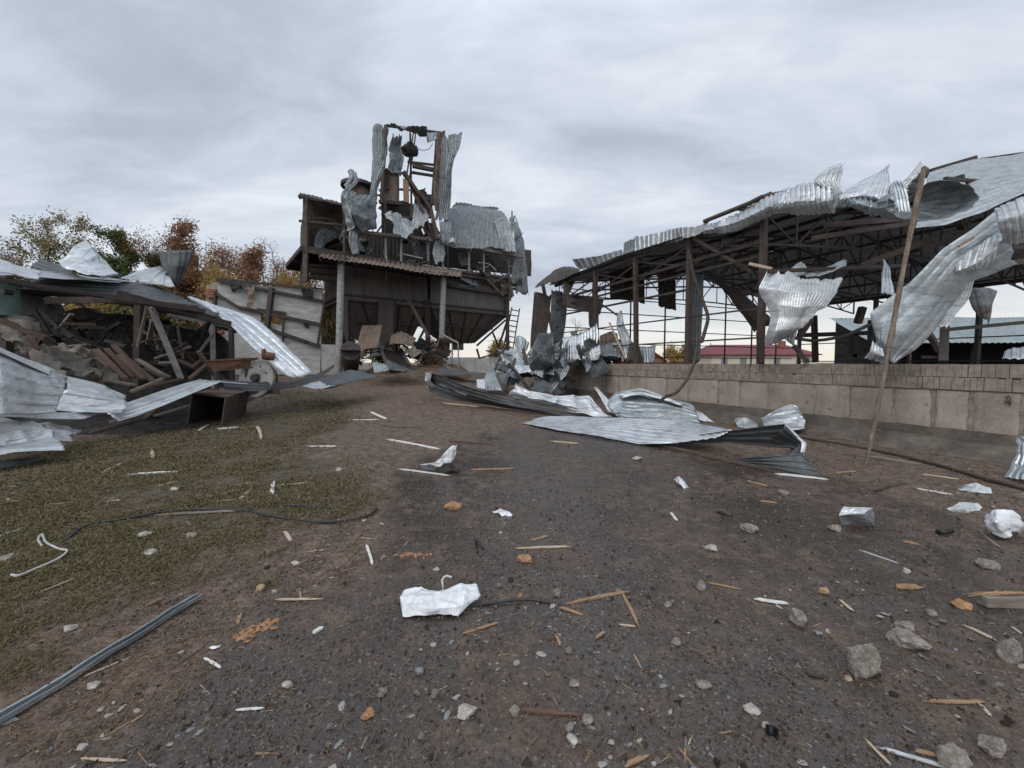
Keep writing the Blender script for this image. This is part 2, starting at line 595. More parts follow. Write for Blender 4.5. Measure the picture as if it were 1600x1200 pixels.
M['wood_red'] = rough_mat('red_brown_plank', [(0.08, 0.045, 0.034), (0.13, 0.075, 0.056), (0.19, 0.115, 0.088)], 5, 0.8, 0.5, 0.005, 0.25, 45, (1, 6, 6))
M['wood_pole'] = rough_mat('peeled_pole_wood', [(0.07, 0.052, 0.04), (0.16, 0.122, 0.092), (0.29, 0.235, 0.185)], 3.5, 0.8, 0.6, 0.008, 0.25, 28, (5, 5, 0.8))
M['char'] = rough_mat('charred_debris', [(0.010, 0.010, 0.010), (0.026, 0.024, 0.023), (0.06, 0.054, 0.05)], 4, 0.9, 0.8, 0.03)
M['cloth'] = rough_mat('dusty_sackcloth', [(0.10, 0.09, 0.076), (0.18, 0.166, 0.145), (0.27, 0.25, 0.22)], 3, 0.95, 0.5, 0.01, 0.1, 60)
M['rubber'] = rough_mat('black_rubber', [(0.010, 0.010, 0.011), (0.020, 0.020, 0.021), (0.04, 0.04, 0.04)], 8, 0.5, 0.2, 0.003, 0.45)
M['plastic_white'] = rough_mat('dirty_white_film', [(0.46, 0.47, 0.48), (0.64, 0.66, 0.68), (0.74, 0.76, 0.78)], 7, 0.42, 0.35, 0.004, 0.5)
M['plastic_clear'] = rough_mat('milky_grey_film', [(0.28, 0.30, 0.31), (0.42, 0.45, 0.46), (0.55, 0.57, 0.58)], 6, 0.35, 0.3, 0.004, 0.55)
M['wire'] = rough_mat('bare_grey_wire', [(0.30, 0.30, 0.29), (0.42, 0.42, 0.40), (0.52, 0.51, 0.48)], 8, 0.5, 0.1, 0.002, 0.5)
M['stone'] = rough_mat('grey_brown_rubble', [(0.10, 0.085, 0.072), (0.20, 0.175, 0.15), (0.33, 0.30, 0.27)], 16, 0.9, 0.9, 0.006, 0.2, 90)
M['stone_pale'] = rough_mat('pale_limestone', [(0.20, 0.185, 0.165), (0.34, 0.315, 0.28), (0.45, 0.43, 0.39)], 14, 0.9, 0.7, 0.004, 0.2, 90)
M['stone_ochre'] = rough_mat('ochre_stone', [(0.20, 0.13, 0.075), (0.32, 0.22, 0.13), (0.42, 0.31, 0.20)], 14, 0.9, 0.7, 0.004, 0.2, 90)
M['slate'] = rough_mat('grey_slate_chip', [(0.11, 0.12, 0.12), (0.18, 0.19, 0.19), (0.26, 0.27, 0.27)], 10, 0.7, 0.4, 0.003, 0.35, 60)
M['clod'] = rough_mat('dark_earth_clod', [(0.020, 0.015, 0.012), (0.042, 0.032, 0.025), (0.075, 0.058, 0.046)], 12, 0.95, 0.9, 0.006, 0.15, 70)
M['foam'] = rough_mat('orange_foam', [(0.19, 0.10, 0.055), (0.32, 0.18, 0.10), (0.46, 0.29, 0.18)], 25, 0.95, 1.0, 0.008, 0.1, 110)
M['brick_red'] = rough_mat('red_brick', [(0.13, 0.06, 0.045), (0.22, 0.10, 0.07), (0.32, 0.19, 0.14)], 5, 0.9, 0.5, 0.006, 0.2, 40)
M['plaster'] = rough_mat('grey_panel_concrete', [(0.22, 0.212, 0.20), (0.36, 0.35, 0.335), (0.47, 0.46, 0.44)], 1.6, 0.9, 0.4, 0.01, 0.2, 22, (1, 1, 3.5))


def panel_mat():
    m, w = mat('wall_block_concrete')
    p = wpos(w)
    n1 = w.noise(p, 1.1, 6, 0.6)
    n2 = w.noise(p, 24.0, 4, 0.6)
    st = w.noise(w.n('ShaderNodeMapping', {}, Vector=p, Scale=(6, 6, 0.9)).outputs[0], 1.4, 5, 0.65)
    c = w.ramp(w.math('ADD', w.math('MULTIPLY', n1, 0.68), w.math('MULTIPLY', n2, 0.32)), [(0.36, (0.21, 0.176, 0.143)), (0.5, (0.31, 0.268, 0.22)), (0.64, (0.39, 0.345, 0.29))])
    c = w.mix(w.math('MULTIPLY', w.ramp(st, [(0.50, 0.0), (0.70, 1.0)]), 0.3), c, (0.13, 0.105, 0.085))
    v = w.n('ShaderNodeTexVoronoi', {'feature': 'F1'}, Vector=w.n('ShaderNodeVectorMath', {'operation': 'ADD'}, i0=p, i1=w.n('ShaderNodeVectorMath', {'operation': 'SCALE'}, i0=w.n('ShaderNodeTexNoise', {}, Vector=p, Scale=9.0).outputs['Color'], Scale=0.2).outputs[0]).outputs[0], Scale=3.6)
    vr = w.n('ShaderNodeSeparateColor', {}, i0=v.outputs['Color']).outputs[0]
    pk = w.math('MULTIPLY', w.math('LESS_THAN', v.outputs['Distance'], 0.13), w.math('GREATER_THAN', vr, 0.45))
    c = w.mix(w.math('MULTIPLY', pk, 0.6), c, (0.10, 0.085, 0.07))
    finish(w, c, 0.92, 0.0, w.math('SUBTRACT', w.math('ADD', n1, w.math('MULTIPLY', n2, 0.5)), pk), 0.5, 0.012, 0.2)
    return m


M['panel'] = panel_mat()
M['plinth'] = rough_mat('damp_dark_concrete', [(0.06, 0.050, 0.042), (0.115, 0.097, 0.082), (0.18, 0.155, 0.13)], 2.2, 0.9, 0.6, 0.012, 0.2, 24)
M['mortar'] = rough_mat('rough_mortar', [(0.15, 0.128, 0.105), (0.25, 0.218, 0.182), (0.36, 0.325, 0.28)], 9, 0.95, 0.9, 0.012, 0.15, 50)
M['brick_pale'] = rough_mat('buff_brick', [(0.15, 0.122, 0.098), (0.25, 0.21, 0.172), (0.34, 0.295, 0.245)], 6.5, 0.92, 0.6, 0.006, 0.2, 40)
M['white_wall'] = rough_mat('old_whitewash', [(0.36, 0.35, 0.33), (0.52, 0.51, 0.48), (0.6, 0.59, 0.56)], 2, 0.9, 0.3, 0.005)
M['roof_red'] = rough_mat('red_tin_roof', [(0.115, 0.028, 0.034), (0.15, 0.038, 0.044), (0.19, 0.055, 0.06)], 1, 0.6, 0.2, 0.01)
M['roof_orange'] = rough_mat('orange_tin_roof', [(0.26, 0.09, 0.05), (0.34, 0.13, 0.075), (0.4, 0.17, 0.1)], 1, 0.7, 0.2, 0.01)
M['stucco'] = rough_mat('cream_stucco', [(0.46, 0.41, 0.32), (0.54, 0.485, 0.385), (0.6, 0.545, 0.445)], 1, 0.9, 0.2, 0.005)
M['bark'] = rough_mat('grey_brown_bark', [(0.035, 0.028, 0.023), (0.065, 0.052, 0.042), (0.10, 0.083, 0.068)], 6, 0.95, 0.8, 0.01, 0.15, 40)
M['paint_black'] = rough_mat('black_scrawl', [(0.03, 0.027, 0.025), (0.05, 0.045, 0.04)], 8, 0.8, 0.1, 0.001)


def leaf_mat(name, cols):
    m, w = mat(name)
    rnd = w.n('ShaderNodeNewGeometry').outputs['Random Per Island']
    k = len(cols)
    c = w.ramp(rnd, [(i / (k - 1), q) for i, q in enumerate(cols)])
    p = w.n('ShaderNodeBsdfPrincipled', {}, Roughness=0.7)
    w.t.links.new(c, p.inputs['Base Color'])
    p.inputs['Specular IOR Level'].default_value = 0.25
    tr = w.n('ShaderNodeBsdfTranslucent', {}, Color=c)
    ms = w.n('ShaderNodeMixShader', {}, i0=0.3, i1=p.outputs[0], i2=tr.outputs[0])
    w.n('ShaderNodeOutputMaterial', {}, Surface=ms.outputs[0])
    return m


M['leaf_green'] = leaf_mat('green_leaves', [(0.05, 0.075, 0.028), (0.09, 0.125, 0.042), (0.14, 0.165, 0.06), (0.19, 0.185, 0.075)])
M['leaf_rust'] = leaf_mat('rust_leaves', [(0.15, 0.075, 0.045), (0.24, 0.115, 0.065), (0.32, 0.17, 0.09), (0.22, 0.15, 0.08)])
M['leaf_yellow'] = leaf_mat('yellow_leaves', [(0.20, 0.15, 0.055), (0.36, 0.24, 0.08), (0.44, 0.29, 0.10), (0.20, 0.17, 0.065)])
M['leaf_olive'] = leaf_mat('olive_leaves', [(0.10, 0.095, 0.04), (0.17, 0.145, 0.06), (0.25, 0.20, 0.09), (0.29, 0.22, 0.11)])
M['blade'] = leaf_mat('trampled_grass', [(0.058, 0.054, 0.023), (0.10, 0.090, 0.036), (0.155, 0.13, 0.058), (0.22, 0.17, 0.095), (0.12, 0.085, 0.055)])
M['straw'] = leaf_mat('straw_litter', [(0.09, 0.062, 0.038), (0.16, 0.11, 0.066), (0.25, 0.18, 0.11), (0.06, 0.042, 0.03)])
M['chips'] = leaf_mat('gravel_chips', [(0.05, 0.045, 0.04), (0.10, 0.09, 0.08), (0.17, 0.155, 0.14), (0.26, 0.245, 0.23), (0.10, 0.06, 0.04)])

# ------------------------------------------------------------------ ground
GRASS_PX = [(-1200, 760), (0, 705), (150, 690), (330, 668), (430, 640), (450, 612), (520, 612), (555, 640), (520, 672), (500, 700), (525, 745), (500, 790), (420, 803), (365, 830), (310, 862), (250, 900), (160, 935), (80, 970), (0, 1010), (-500, 1120), (-2500, 1120)]
ASPH_PX = [(620, 720), (690, 690), (800, 668), (940, 665), (1040, 688), (1130, 715), (1290, 752), (1420, 790), (1600, 860), (2600, 1190), (2600, 2500), (-1500, 3500), (100, 1195), (330, 1060), (440, 960), (560, 870), (590, 800)]
SOIL_PX = [(1020, 690), (1130, 680), (1255, 672), (1400, 690), (1600, 730), (2600, 940), (2600, 1190), (1600, 870), (1420, 795), (1290, 752), (1130, 716)]


def ground_poly(px):
    return np.array([G(x, y)[:2] for x, y in px])


def sdist(poly, x, y):
    """signed distance to a polygon, positive inside"""
    ins = np.zeros(x.shape, bool)
    dm = np.full(x.shape, 1e9)
    n = len(poly)
    for i in range(n):
        ax, ay = poly[i]
        bx, by = poly[(i + 1) % n]
        c = ((ay > y) != (by > y))
        with np.errstate(divide='ignore', invalid='ignore'):
            xi = (bx - ax) * (y - ay) / (by - ay + 1e-12) + ax
        ins ^= c & (x < xi)
        L2 = (bx - ax) ** 2 + (by - ay) ** 2 + 1e-12
        t = np.clip(((x - ax) * (bx - ax) + (y - ay) * (by - ay)) / L2, 0, 1)
        dm = np.minimum(dm, np.hypot(x - ax - t * (bx - ax), y - ay - t * (by - ay)))
    return np.where(ins, dm, -dm)


GRASS = ground_poly(GRASS_PX)
ASPH = ground_poly(ASPH_PX)
SOIL = ground_poly(SOIL_PX)


def grass_mask(x, y):
    n = 0.35 * vnoise(np.stack([x * 1.3, y * 1.3, 0 * x], -1), 41) + 0.2 * vnoise(np.stack([x * 4, y * 4, 0 * x], -1), 42)
    return sm(-0.7, 0.9, sdist(GRASS, x, y) * 0.9 + 1.5 * n)


def asph_mask(x, y):
    n = 0.4 * vnoise(np.stack([x * 0.9, y * 0.9, 0 * x], -1), 51) + 0.2 * vnoise(np.stack([x * 3, y * 3, 0 * x], -1), 52)
    s = np.minimum(sdist(ASPH, x, y), -sdist(SOIL, x, y) + 0.15)
    return sm(-0.55, 0.6, s + n)


def build_ground():
    a0 = np.linspace(-64, 64, 560)
    a1 = np.linspace(64, 296, 60)[1:-1]
    ang = np.radians(np.concatenate([a0, a1]))
    rad = [0.5]
    while rad[-1] < 40:
        rad.append(rad[-1] * 1.017)
    while rad[-1] < 4500:
        rad.append(rad[-1] * 1.25)
    rad = np.array(rad)
    na, nr = len(ang), len(rad)
    X = rad[:, None] * np.sin(ang)[None]
    Y = rad[:, None] * np.cos(ang)[None]
    Z = gz(X, Y)
    gm, am = grass_mask(X, Y), asph_mask(X, Y)
    p = np.stack([X, Y, 0 * X], -1)
    near = (1 - sm(14, 30, rad))[:, None]
    soil = 1 - am
    Z = Z + near * (soil * 0.010 * fbm(p * 5, 61, 3) + am * 0.003 * fbm(p * 9, 62, 2) + gm * 0.012 * fbm(p * 3, 63, 3))
    V = np.vstack([[[0, 0, float(gz(0, 0))]], np.stack([X, Y, Z], -1).reshape(-1, 3)])
    F = [(0, 1 + (j + 1) % na, 1 + j) for j in range(na)]
    for i in range(nr - 1):
        o, q = 1 + i * na, 1 + (i + 1) * na
        for j in range(na):
            k = (j + 1) % na
            F.append((o + j, o + k, q + k, q + j))
    me = bpy.data.meshes.new('ground')
    me.from_pydata(V.tolist(), [], F)
    me.shade_smooth()
    for nm, arr in (('grass_zone', gm), ('asphalt_zone', am)):
        at = me.attributes.new(nm, 'FLOAT', 'POINT')
        at.data.foreach_set('value', np.concatenate([[0.0], arr.ravel()]).astype(np.float32))
    m, w = mat('yard_ground')
    pos = wpos(w)
    ga = w.n('ShaderNodeAttribute', {'attribute_name': 'grass_zone'}).outputs['Fac']
    aa = w.n('ShaderNodeAttribute', {'attribute_name': 'asphalt_zone'}).outputs['Fac']
    n1 = w.noise(pos, 0.9, 6, 0.6)
    n2 = w.noise(pos, 6.0, 6, 0.65)
    n3 = w.noise(pos, 45.0, 4, 0.6)
    n4 = w.noise(pos, 170.0, 2, 0.5)
    am2 = w.ramp(w.math('ADD', aa, w.math('MULTIPLY', w.math('SUBTRACT', n2, 0.5), 0.9)), [(0.35, 0.0), (0.65, 1.0)])
    gm2 = w.ramp(w.math('ADD', ga, w.math('MULTIPLY', w.math('SUBTRACT', n2, 0.5), 0.9)), [(0.35, 0.0), (0.65, 1.0)])
    soilc = w.ramp(w.math('ADD', w.math('MULTIPLY', n2, 0.6), w.math('MULTIPLY', n3, 0.4)), [(0.34, (0.035, 0.021, 0.0135)), (0.48, (0.092, 0.060, 0.041)), (0.62, (0.172, 0.120, 0.084))])
    asphc = w.ramp(w.math('ADD', w.math('MULTIPLY', n3, 0.55), w.math('MULTIPLY', n4, 0.45)), [(0.36, (0.0235, 0.0178, 0.0140)), (0.52, (0.047, 0.0365, 0.0298)), (0.66, (0.092, 0.075, 0.062))])
    # brown film of mud trodden over the asphalt
    mud = w.ramp(w.math('ADD', w.math('MULTIPLY', n1, 0.6), w.math('MULTIPLY', n2, 0.4)), [(0.45, 0.0), (0.56, 1.0)])
    asphc = w.mix(w.math('MULTIPLY', mud, 0.75), asphc, w.mix(1.0, soilc, (0.78, 0.76, 0.74), 'MULTIPLY'))
    grassc = w.ramp(n3, [(0.35, (0.030, 0.023, 0.013)), (0.55, (0.066, 0.052, 0.028)), (0.7, (0.115, 0.092, 0.052))])
    c = w.mix(am2, soilc, asphc)
    c = w.mix(w.math('MULTIPLY', gm2, 0.8), c, grassc)
    # pale grit and dark crumbs bedded in the surface
    vo = w.n('ShaderNodeTexVoronoi', {'feature': 'F1'}, Vector=pos, Scale=30.0)
    vr = w.n('ShaderNodeSeparateColor', {}, i0=vo.outputs['Color']).outputs[0]
    grit = w.math('MULTIPLY', w.math('LESS_THAN', vo.outputs['Distance'], 0.24), w.math('GREATER_THAN', vr, 0.80))
    c = w.mix(w.math('MULTIPLY', grit, 0.7), c, (0.17, 0.155, 0.14))
    warp = w.n('ShaderNodeVectorMath', {'operation': 'ADD'}, i0=pos, i1=w.n('ShaderNodeVectorMath', {'operation': 'SCALE'}, i0=w.n('ShaderNodeTexNoise', {}, Vector=pos, Scale=40.0, Detail=3).outputs['Color'], Scale=0.05).outputs[0]).outputs[0]
    vo2 = w.n('ShaderNodeTexVoronoi', {'feature': 'F1'}, Vector=warp, Scale=23.0)
    vr2 = w.n('ShaderNodeSeparateColor', {}, i0=vo2.outputs['Color']).outputs[1]
    crumb = w.math('MULTIPLY', w.math('LESS_THAN', vo2.outputs['Distance'], 0.24), w.math('GREATER_THAN', vr2, 0.86))
    c = w.mix(w.math('MULTIPLY', crumb, 0.6), c, (0.018, 0.015, 0.013))
    # wet patches
    wet = w.ramp(w.math('ADD', w.math('MULTIPLY', n1, 0.65), w.math('MULTIPLY', n2, 0.35)), [(0.47, 1.0), (0.62, 0.0)])
    wet = w.math('MULTIPLY', wet, am2)
    r = w.math('SUBTRACT', w.math('SUBTRACT', 0.84, w.math('MULTIPLY', am2, 0.16)), w.math('MULTIPLY', wet, 0.40))
    r = w.math('ADD', r, w.math('MULTIPLY', w.math('SUBTRACT', n3, 0.5), 0.25))
    h = w.math('ADD', w.math('MULTIPLY', n3, 0.7), w.math('ADD', w.math('MULTIPLY', n4, 0.35), w.math('ADD', w.math('MULTIPLY', n2, 0.6), w.math('MULTIPLY', w.math('ADD', grit, crumb), 0.35))))
    b = finish(w, c, r, 0.0, h, w.math('SUBTRACT', 0.8, w.math('MULTIPLY', wet, 0.55)), 0.012, 0.6)
    me.materials.append(m)
    ob = bpy.data.objects.new('ground', me)
    COL.objects.link(ob)
    tag(ob, 'dark wet asphalt yard with brown soil and a trampled grassy edge', None, None, 'structure')
    return ob


build_ground()

# ------------------------------------------------------------------ trees and houses beyond the yard
def leaf_quads(C, size, rng, flat=0.0):
    n = len(C)
    a = rng.normal(size=(n, 3))
    a /= np.linalg.norm(a, axis=1, keepdims=True)
    b = rng.normal(size=(n, 3))
    b -= a * (a * b).sum(1, keepdims=True)
    b /= np.linalg.norm(b, axis=1, keepdims=True)
    s = size * rng.uniform(0.6, 1.35, (n, 1))
    V = np.stack([C - a * s, C + b * s * 0.45, C + a * s, C - b * s * 0.45], 1).reshape(-1, 3)
    F = [(4 * i, 4 * i + 1, 4 * i + 2, 4 * i + 3) for i in range(n)]
    return V, F


def tree(name, label, base, height, leaf, nleaf, lsize, seed, spread=0.5, levels=4, group=None, clump=0.55, stems=1, lowest=0.25, keep=1.0, cat='tree'):
    rng = np.random.default_rng(seed)
    root = thing(name, label, cat, base, group)
    base = np.asarray(base, float)
    wood = MB()
    tips = []

    def grow(p, d, L, r, lev):
        n = 4
        pts, q, dd = [p], p, d
        for k in range(n):
            dd = dd + rng.normal(0, 0.10, 3) + np.array([0, 0, 0.04])
            dd /= np.linalg.norm(dd)
            q = q + dd * L / n
            pts.append(q)
        wood.tube(pts, [r * (1 - 0.5 * k / n) for k in range(n + 1)], 7 if lev == 0 else (5 if lev < 3 else 3), cap=False)
        if lev >= levels - 1:
            for k in range(n):
                tips.append((pts[k], pts[k + 1]))
        if lev == levels:
            return
        nb = rng.integers(3, 6) if lev else rng.integers(5, 8)
        for b in range(nb):
            t = rng.uniform(lowest if lev == 0 else 0.2, 1.0)
            i = min(n - 1, int(t * n))
            o = pts[i] + (pts[i + 1] - pts[i]) * (t * n - i)
            v = rng.normal(size=3)
            v -= dd * np.dot(v, dd)
            v /= np.linalg.norm(v)
            ang = rng.uniform(0.45, 1.0) * (1.25 if lev == 0 else 1.0)
            nd = dd * math.cos(ang) + v * math.sin(ang) * (0.6 + spread)
            nd[2] = max(nd[2], -0.15)
            nd /= np.linalg.norm(nd)
            grow(o, nd, L * rng.uniform(0.48, 0.72) * (1.1 - 0.35 * t), r * 0.5 * (1.1 - 0.5 * t), lev + 1)

    for s in range(stems):
        d = np.array([rng.normal(0, 0.08 + 0.2 * (stems > 1)), rng.normal(0, 0.08 + 0.2 * (stems > 1)), 1.0])
        grow(base + (rng.normal(0, 0.3, 3) * [1, 1, 0] if stems > 1 else 0) + np.array([0, 0, -0.2]), d / np.linalg.norm(d), height * 0.62, height * 0.017 + 0.02, 0)
    V = np.vstack(wood.v)
    top = V[:, 2].max() - base[2]
    k = height / top
    wood.v = [base + (V - base) * [1, 1, k]]
    wood.build('trunk', M['bark'], root, 60)
    if nleaf:
        T = base + (np.array(tips) - base) * [1, 1, k]                # twigs: start, end
        if keep < 1:
            nz = vnoise(T[:, 0] * 0.55 + seed, seed)
            T = T[nz > np.quantile(nz, 1 - keep)]
        j = rng.integers(0, len(T), nleaf)
        u = rng.random((nleaf, 1))
        C = T[j, 0] * (1 - u) + T[j, 1] * u + rng.normal(0, clump * 0.45, (nleaf, 3)) + np.array([0, 0, -lsize * 0.4])
        lv, lf = leaf_quads(C, lsize, rng)
        MB().add(lv, lf).build('crown', M[leaf], root)
    return root


def tbase(px, Y):
    p = P(px, 568, Y)
    return (p[0], p[1], float(gz(p[0], p[1])))


def th(py, Y):
    return (1.6 + (568 - py) * Y / FPX - 1.0) * 0.93


tg = 'sparse autumn trees beyond the collapsed shed'
tree('autumn_tree', 'tall thinning olive leaved tree at the far left of the yard, dark trunk showing', tbase(38, 28), th(298, 28), 'leaf_olive', 14025, 0.08, 11, 0.55, 4, tg, 0.42, lowest=0.2, keep=0.9)
tree('autumn_tree', 'lower half bare olive tree to the right of the tallest far left tree', tbase(98, 29), th(338, 29), 'leaf_olive', 7590, 0.08, 12, 0.5, 4, tg, 0.45, lowest=0.2, keep=0.9)
tree('autumn_tree', 'olive leaved tree cut by the left edge of the photo', tbase(-30, 27), th(325, 27), 'leaf_olive', 11550, 0.08, 13, 0.5, 4, tg, 0.45)
tree('green_tree', 'still green round crowned tree behind the upright dark sheet', tbase(226, 31), th(362, 31), 'leaf_green', 25245, 0.096, 24, 0.5, 4, tg, 0.42, lowest=0.45, keep=0.8)
tree('autumn_tree', 'half green twiggy tree between the green tree and the rust brown tree', tbase(272, 31), th(345, 31), 'leaf_olive', 5049, 0.08, 15, 0.35, 4, tg, 0.4)
tree('rust_tree', 'dense rust brown autumn tree behind the brick pillar', tbase(335, 29), th(338, 29), 'leaf_rust', 27348, 0.088, 26, 0.7, 4, tg, 0.4, lowest=0.15)
tree('rust_tree', 'smaller rust brown tree between the dense rust tree and the panel wall', tbase(372, 28), th(362, 28), 'leaf_rust', 13200, 0.082, 46, 0.6, 4, tg, 0.45, lowest=0.1)
tree('rust_tree', 'pale rust brown loose tree right behind the upright dark sheet', tbase(306, 32), th(350, 32), 'leaf_rust', 9000, 0.075, 71, 0.75, 4, tg, 0.7, lowest=0.1, keep=0.9)
tree('rust_tree', 'low pale orange brown tree between the panel wall and the yellow trees', tbase(408, 33), th(368, 33), 'leaf_rust', 9000, 0.075, 74, 0.75, 4, tg, 0.7, lowest=0.1, keep=0.9)
tree('bare_tree', 'bare grey tree with fine upright twigs beside the rust brown tree', tbase(398, 31), th(332, 31), 'leaf_rust', 900, 0.08, 63, 0.3, 4, tg, 0.3, stems=2, lowest=0.1)
tree('yellow_tree', 'low yellow leaved tree above the grey panel wall', tbase(432, 28), th(388, 28), 'leaf_yellow', 15147, 0.08, 18, 0.5, 4, tg, 0.45, stems=2, lowest=0.1)
tree('yellow_tree', 'yellow bushy tree right beside the left end of the wrecked tower', tbase(468, 29), th(398, 29), 'leaf_yellow', 10939, 0.08, 19, 0.4, 4, tg, 0.45, stems=2, lowest=0.1)
tree('climbing_bush', 'tall green and yellow bush between the grey panel wall and the tower', tbase(514, 25), th(452, 25), 'leaf_olive', 15988, 0.064, 20, 0.25, 3, None, 0.3, stems=3, lowest=0.05, cat='bush')
bg = 'bushes seen through the open side of the collapsed shed'
tree('leafy_bush', 'green yellow bush seen under the fallen roof behind the dark post', tbase(215, 25), th(455, 25), 'leaf_green', 13464, 0.08, 21, 0.6, 3, bg, 0.5, stems=3, lowest=0.05, cat='bush')
tree('leafy_bush', 'yellow bush seen under the fallen roof left of the dark post', tbase(160, 25), th(458, 25), 'leaf_yellow', 11781, 0.08, 22, 0.6, 3, bg, 0.5, stems=3, lowest=0.05, cat='bush')
tree('leafy_bush', 'olive bush beside the red brick pillar of the panel wall', tbase(285, 25), th(430, 25), 'leaf_olive', 11550, 0.071, 23, 0.6, 3, bg, 0.5, stems=3, lowest=0.05, cat='bush')
tree('leafy_bush', 'rust orange bush filling the gap above the collapsed shed roof', tbase(195, 33), th(418, 33), 'leaf_rust', 13464, 0.088, 31, 0.6, 3, bg, 0.6, stems=3, lowest=0.05, cat='bush')
tree('leafy_bush', 'yellow bush seen through the hole in the grey panel wall', tbase(432, 24), th(470, 24), 'leaf_yellow', 11781, 0.071, 32, 0.6, 3, None, 0.5, stems=3, lowest=0.05, cat='bush')
tree('yellow_tree', 'small yellow tree behind the stilts under the right hopper', tbase(778, 40), th(528, 40), 'leaf_yellow', 6732, 0.096, 33, 0.6, 3, None, 0.6, stems=2, lowest=0.05)
ug = 'bushes behind the tower stilts'
tree('leafy_bush', 'dark olive bush behind the left hopper of the tower', tbase(600, 36), th(512, 36), 'leaf_olive', 9900, 0.098, 47, 0.7, 3, ug, 0.6, stems=4, lowest=0.05, cat='bush')
tree('leafy_bush', 'rust coloured bush behind the tower between its two hoppers', tbase(672, 38), th(522, 38), 'leaf_rust', 8250, 0.098, 48, 0.7, 3, ug, 0.6, stems=4, lowest=0.05, cat='bush')
fg = 'yellow trees far behind the open shed'
tree('yellow_tree', 'far pale yellow tree left of the dark hanging strip in the open shed', tbase(1058, 70), th(538, 70), 'leaf_yellow', 6732, 0.191, 34, 0.6, 3, fg, 0.9, stems=2, lowest=0.05)
tree('yellow_tree', 'far pale yellow tree right of the dark hanging strip in the open shed', tbase(1105, 72), th(542, 72), 'leaf_yellow', 5469, 0.191, 35, 0.6, 3, fg, 0.8, stems=2, lowest=0.05)
tree('bare_tree', 'bare far tree with thin twigs seen through the near bay of the open shed', tbase(905, 48), th(488, 48), None, 0, 0.1, 36, 0.5, 4, None)


def house(name, label, px0, px1, y_eave, y_ridge, Y, roofm, depth, hip=0.0):
    a, b = P(px0, 568, Y), P(px1, 568, Y)
    x0, x1 = a[0], b[0]
    g = float(gz(x0, Y))
    ze = 1.6 + (568 - y_eave) * Y / FPX
    zr = 1.6 + (568 - y_ridge) * (Y + depth / 2) / FPX
    root = thing(name, label, 'house', ((x0 + x1) / 2, Y + depth / 2, g))
    w = MB()
    w.hexa([(x0, Y, g - .3), (x1, Y, g - .3), (x1, Y + depth, g - .3), (x0, Y + depth, g - .3), (x0, Y, ze), (x1, Y, ze), (x1, Y + depth, ze), (x0, Y + depth, ze)])
    w.build('wall', M['stucco'], root)
    e = 0.5
    r = MB()
    L = (x1 - x0) * hip
    ym = Y + depth / 2
    V = [(x0 - e, Y - e, ze - .1), (x1 + e, Y - e, ze - .1), (x1 + e, Y + depth + e, ze - .1), (x0 - e, Y + depth + e, ze - .1), (x0 + L, ym, zr), (x1 - L, ym, zr)]
    V += [(v[0], v[1], v[2] + .12) for v in V]
    r.add(V, [(6, 7, 11, 10), (8, 9, 10, 11), (7, 8, 11), (9, 6, 10), (0, 4, 5, 1), (2, 5, 4, 3), (1, 5, 2), (3, 4, 0), (0, 1, 7, 6), (1, 2, 8, 7), (2, 3, 9, 8), (3, 0, 6, 9)])
    rf = r.build('roof', roofm, root)
    return root, rf, (x0, x1, Y, depth, g, ze, zr)


h, rf, q = house('far_house', 'cream house with a dark red tin roof far behind the open shed', 1112, 1276, 554, 540, 62, M['roof_red'], 9, 0.12)
x0, x1, Y, dp, g, ze, zr = q
c = MB()
c.beam((x1 - 3.2, Y + dp / 2 - 1, zr - 0.6), (x1 - 3.2, Y + dp / 2 - 1, zr + 0.7), 0.9, 0.7)
c.build('chimney', M['brick_red'], rf)
for k, fx in enumerate((0.12, 0.3, 0.62, 0.9)):
    wx = x0 + (x1 - x0) * fx
    wnd = MB().hexa([(wx - .5, Y - .03, ze - 1.7), (wx + .5, Y - .03, ze - 1.7), (wx + .5, Y + .05, ze - 1.7), (wx - .5, Y + .05, ze - 1.7), (wx - .5, Y - .03, ze - .5), (wx + .5, Y - .03, ze - .5), (wx + .5, Y + .05, ze - .5), (wx - .5, Y + .05, ze - .5)])
    wnd.build('window', M['slate'], h)
# the next shed beyond, with its long pale roof and black inside
house_far = thing('far_shed', 'long low shed with pale grey green ribbed roof and black open side, far right', 'shed', tbase(1520, 30))
za, zb = 1.6 + (568 - 536) * 27 / FPX, 1.6 + (568 - 497) * 34 / FPX
xa, xb = P(1360, 568, 27)[0], 60.0
sheet([[(xa, 27, za), (xb, 26, za)], [(xa + 2.5, 34, zb), (xb, 33, zb)]], 90, 0.10, 0.03, 0.6, 0.03, 3, 10, mb=(r := MB()))
r.build('roof', M['galv_green'], house_far, 30, 0.01)
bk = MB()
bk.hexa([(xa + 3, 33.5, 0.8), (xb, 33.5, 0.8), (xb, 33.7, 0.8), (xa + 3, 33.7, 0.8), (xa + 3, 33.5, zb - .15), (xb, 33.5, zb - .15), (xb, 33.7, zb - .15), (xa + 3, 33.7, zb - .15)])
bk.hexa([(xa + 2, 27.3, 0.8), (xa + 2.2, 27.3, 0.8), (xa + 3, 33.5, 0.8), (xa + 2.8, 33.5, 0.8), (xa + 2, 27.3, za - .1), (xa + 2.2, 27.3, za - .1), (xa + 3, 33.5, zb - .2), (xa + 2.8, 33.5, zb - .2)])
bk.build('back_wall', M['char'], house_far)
for k in range(7):
    x = xa + 3 + k * 4.4
    MB().beam((x, 27.4, 0.8), (x, 27.4, za - .05), 0.18).build('post', M['steel_dark'], house_far)
gb = thing('gable_house', 'small orange gable roof peeping over the brick wall top', 'house', tbase(1030, 58))
p0, p1, p2 = P(1008, 568, 58), P(1042, 566, 58), P(1018, 550, 58)
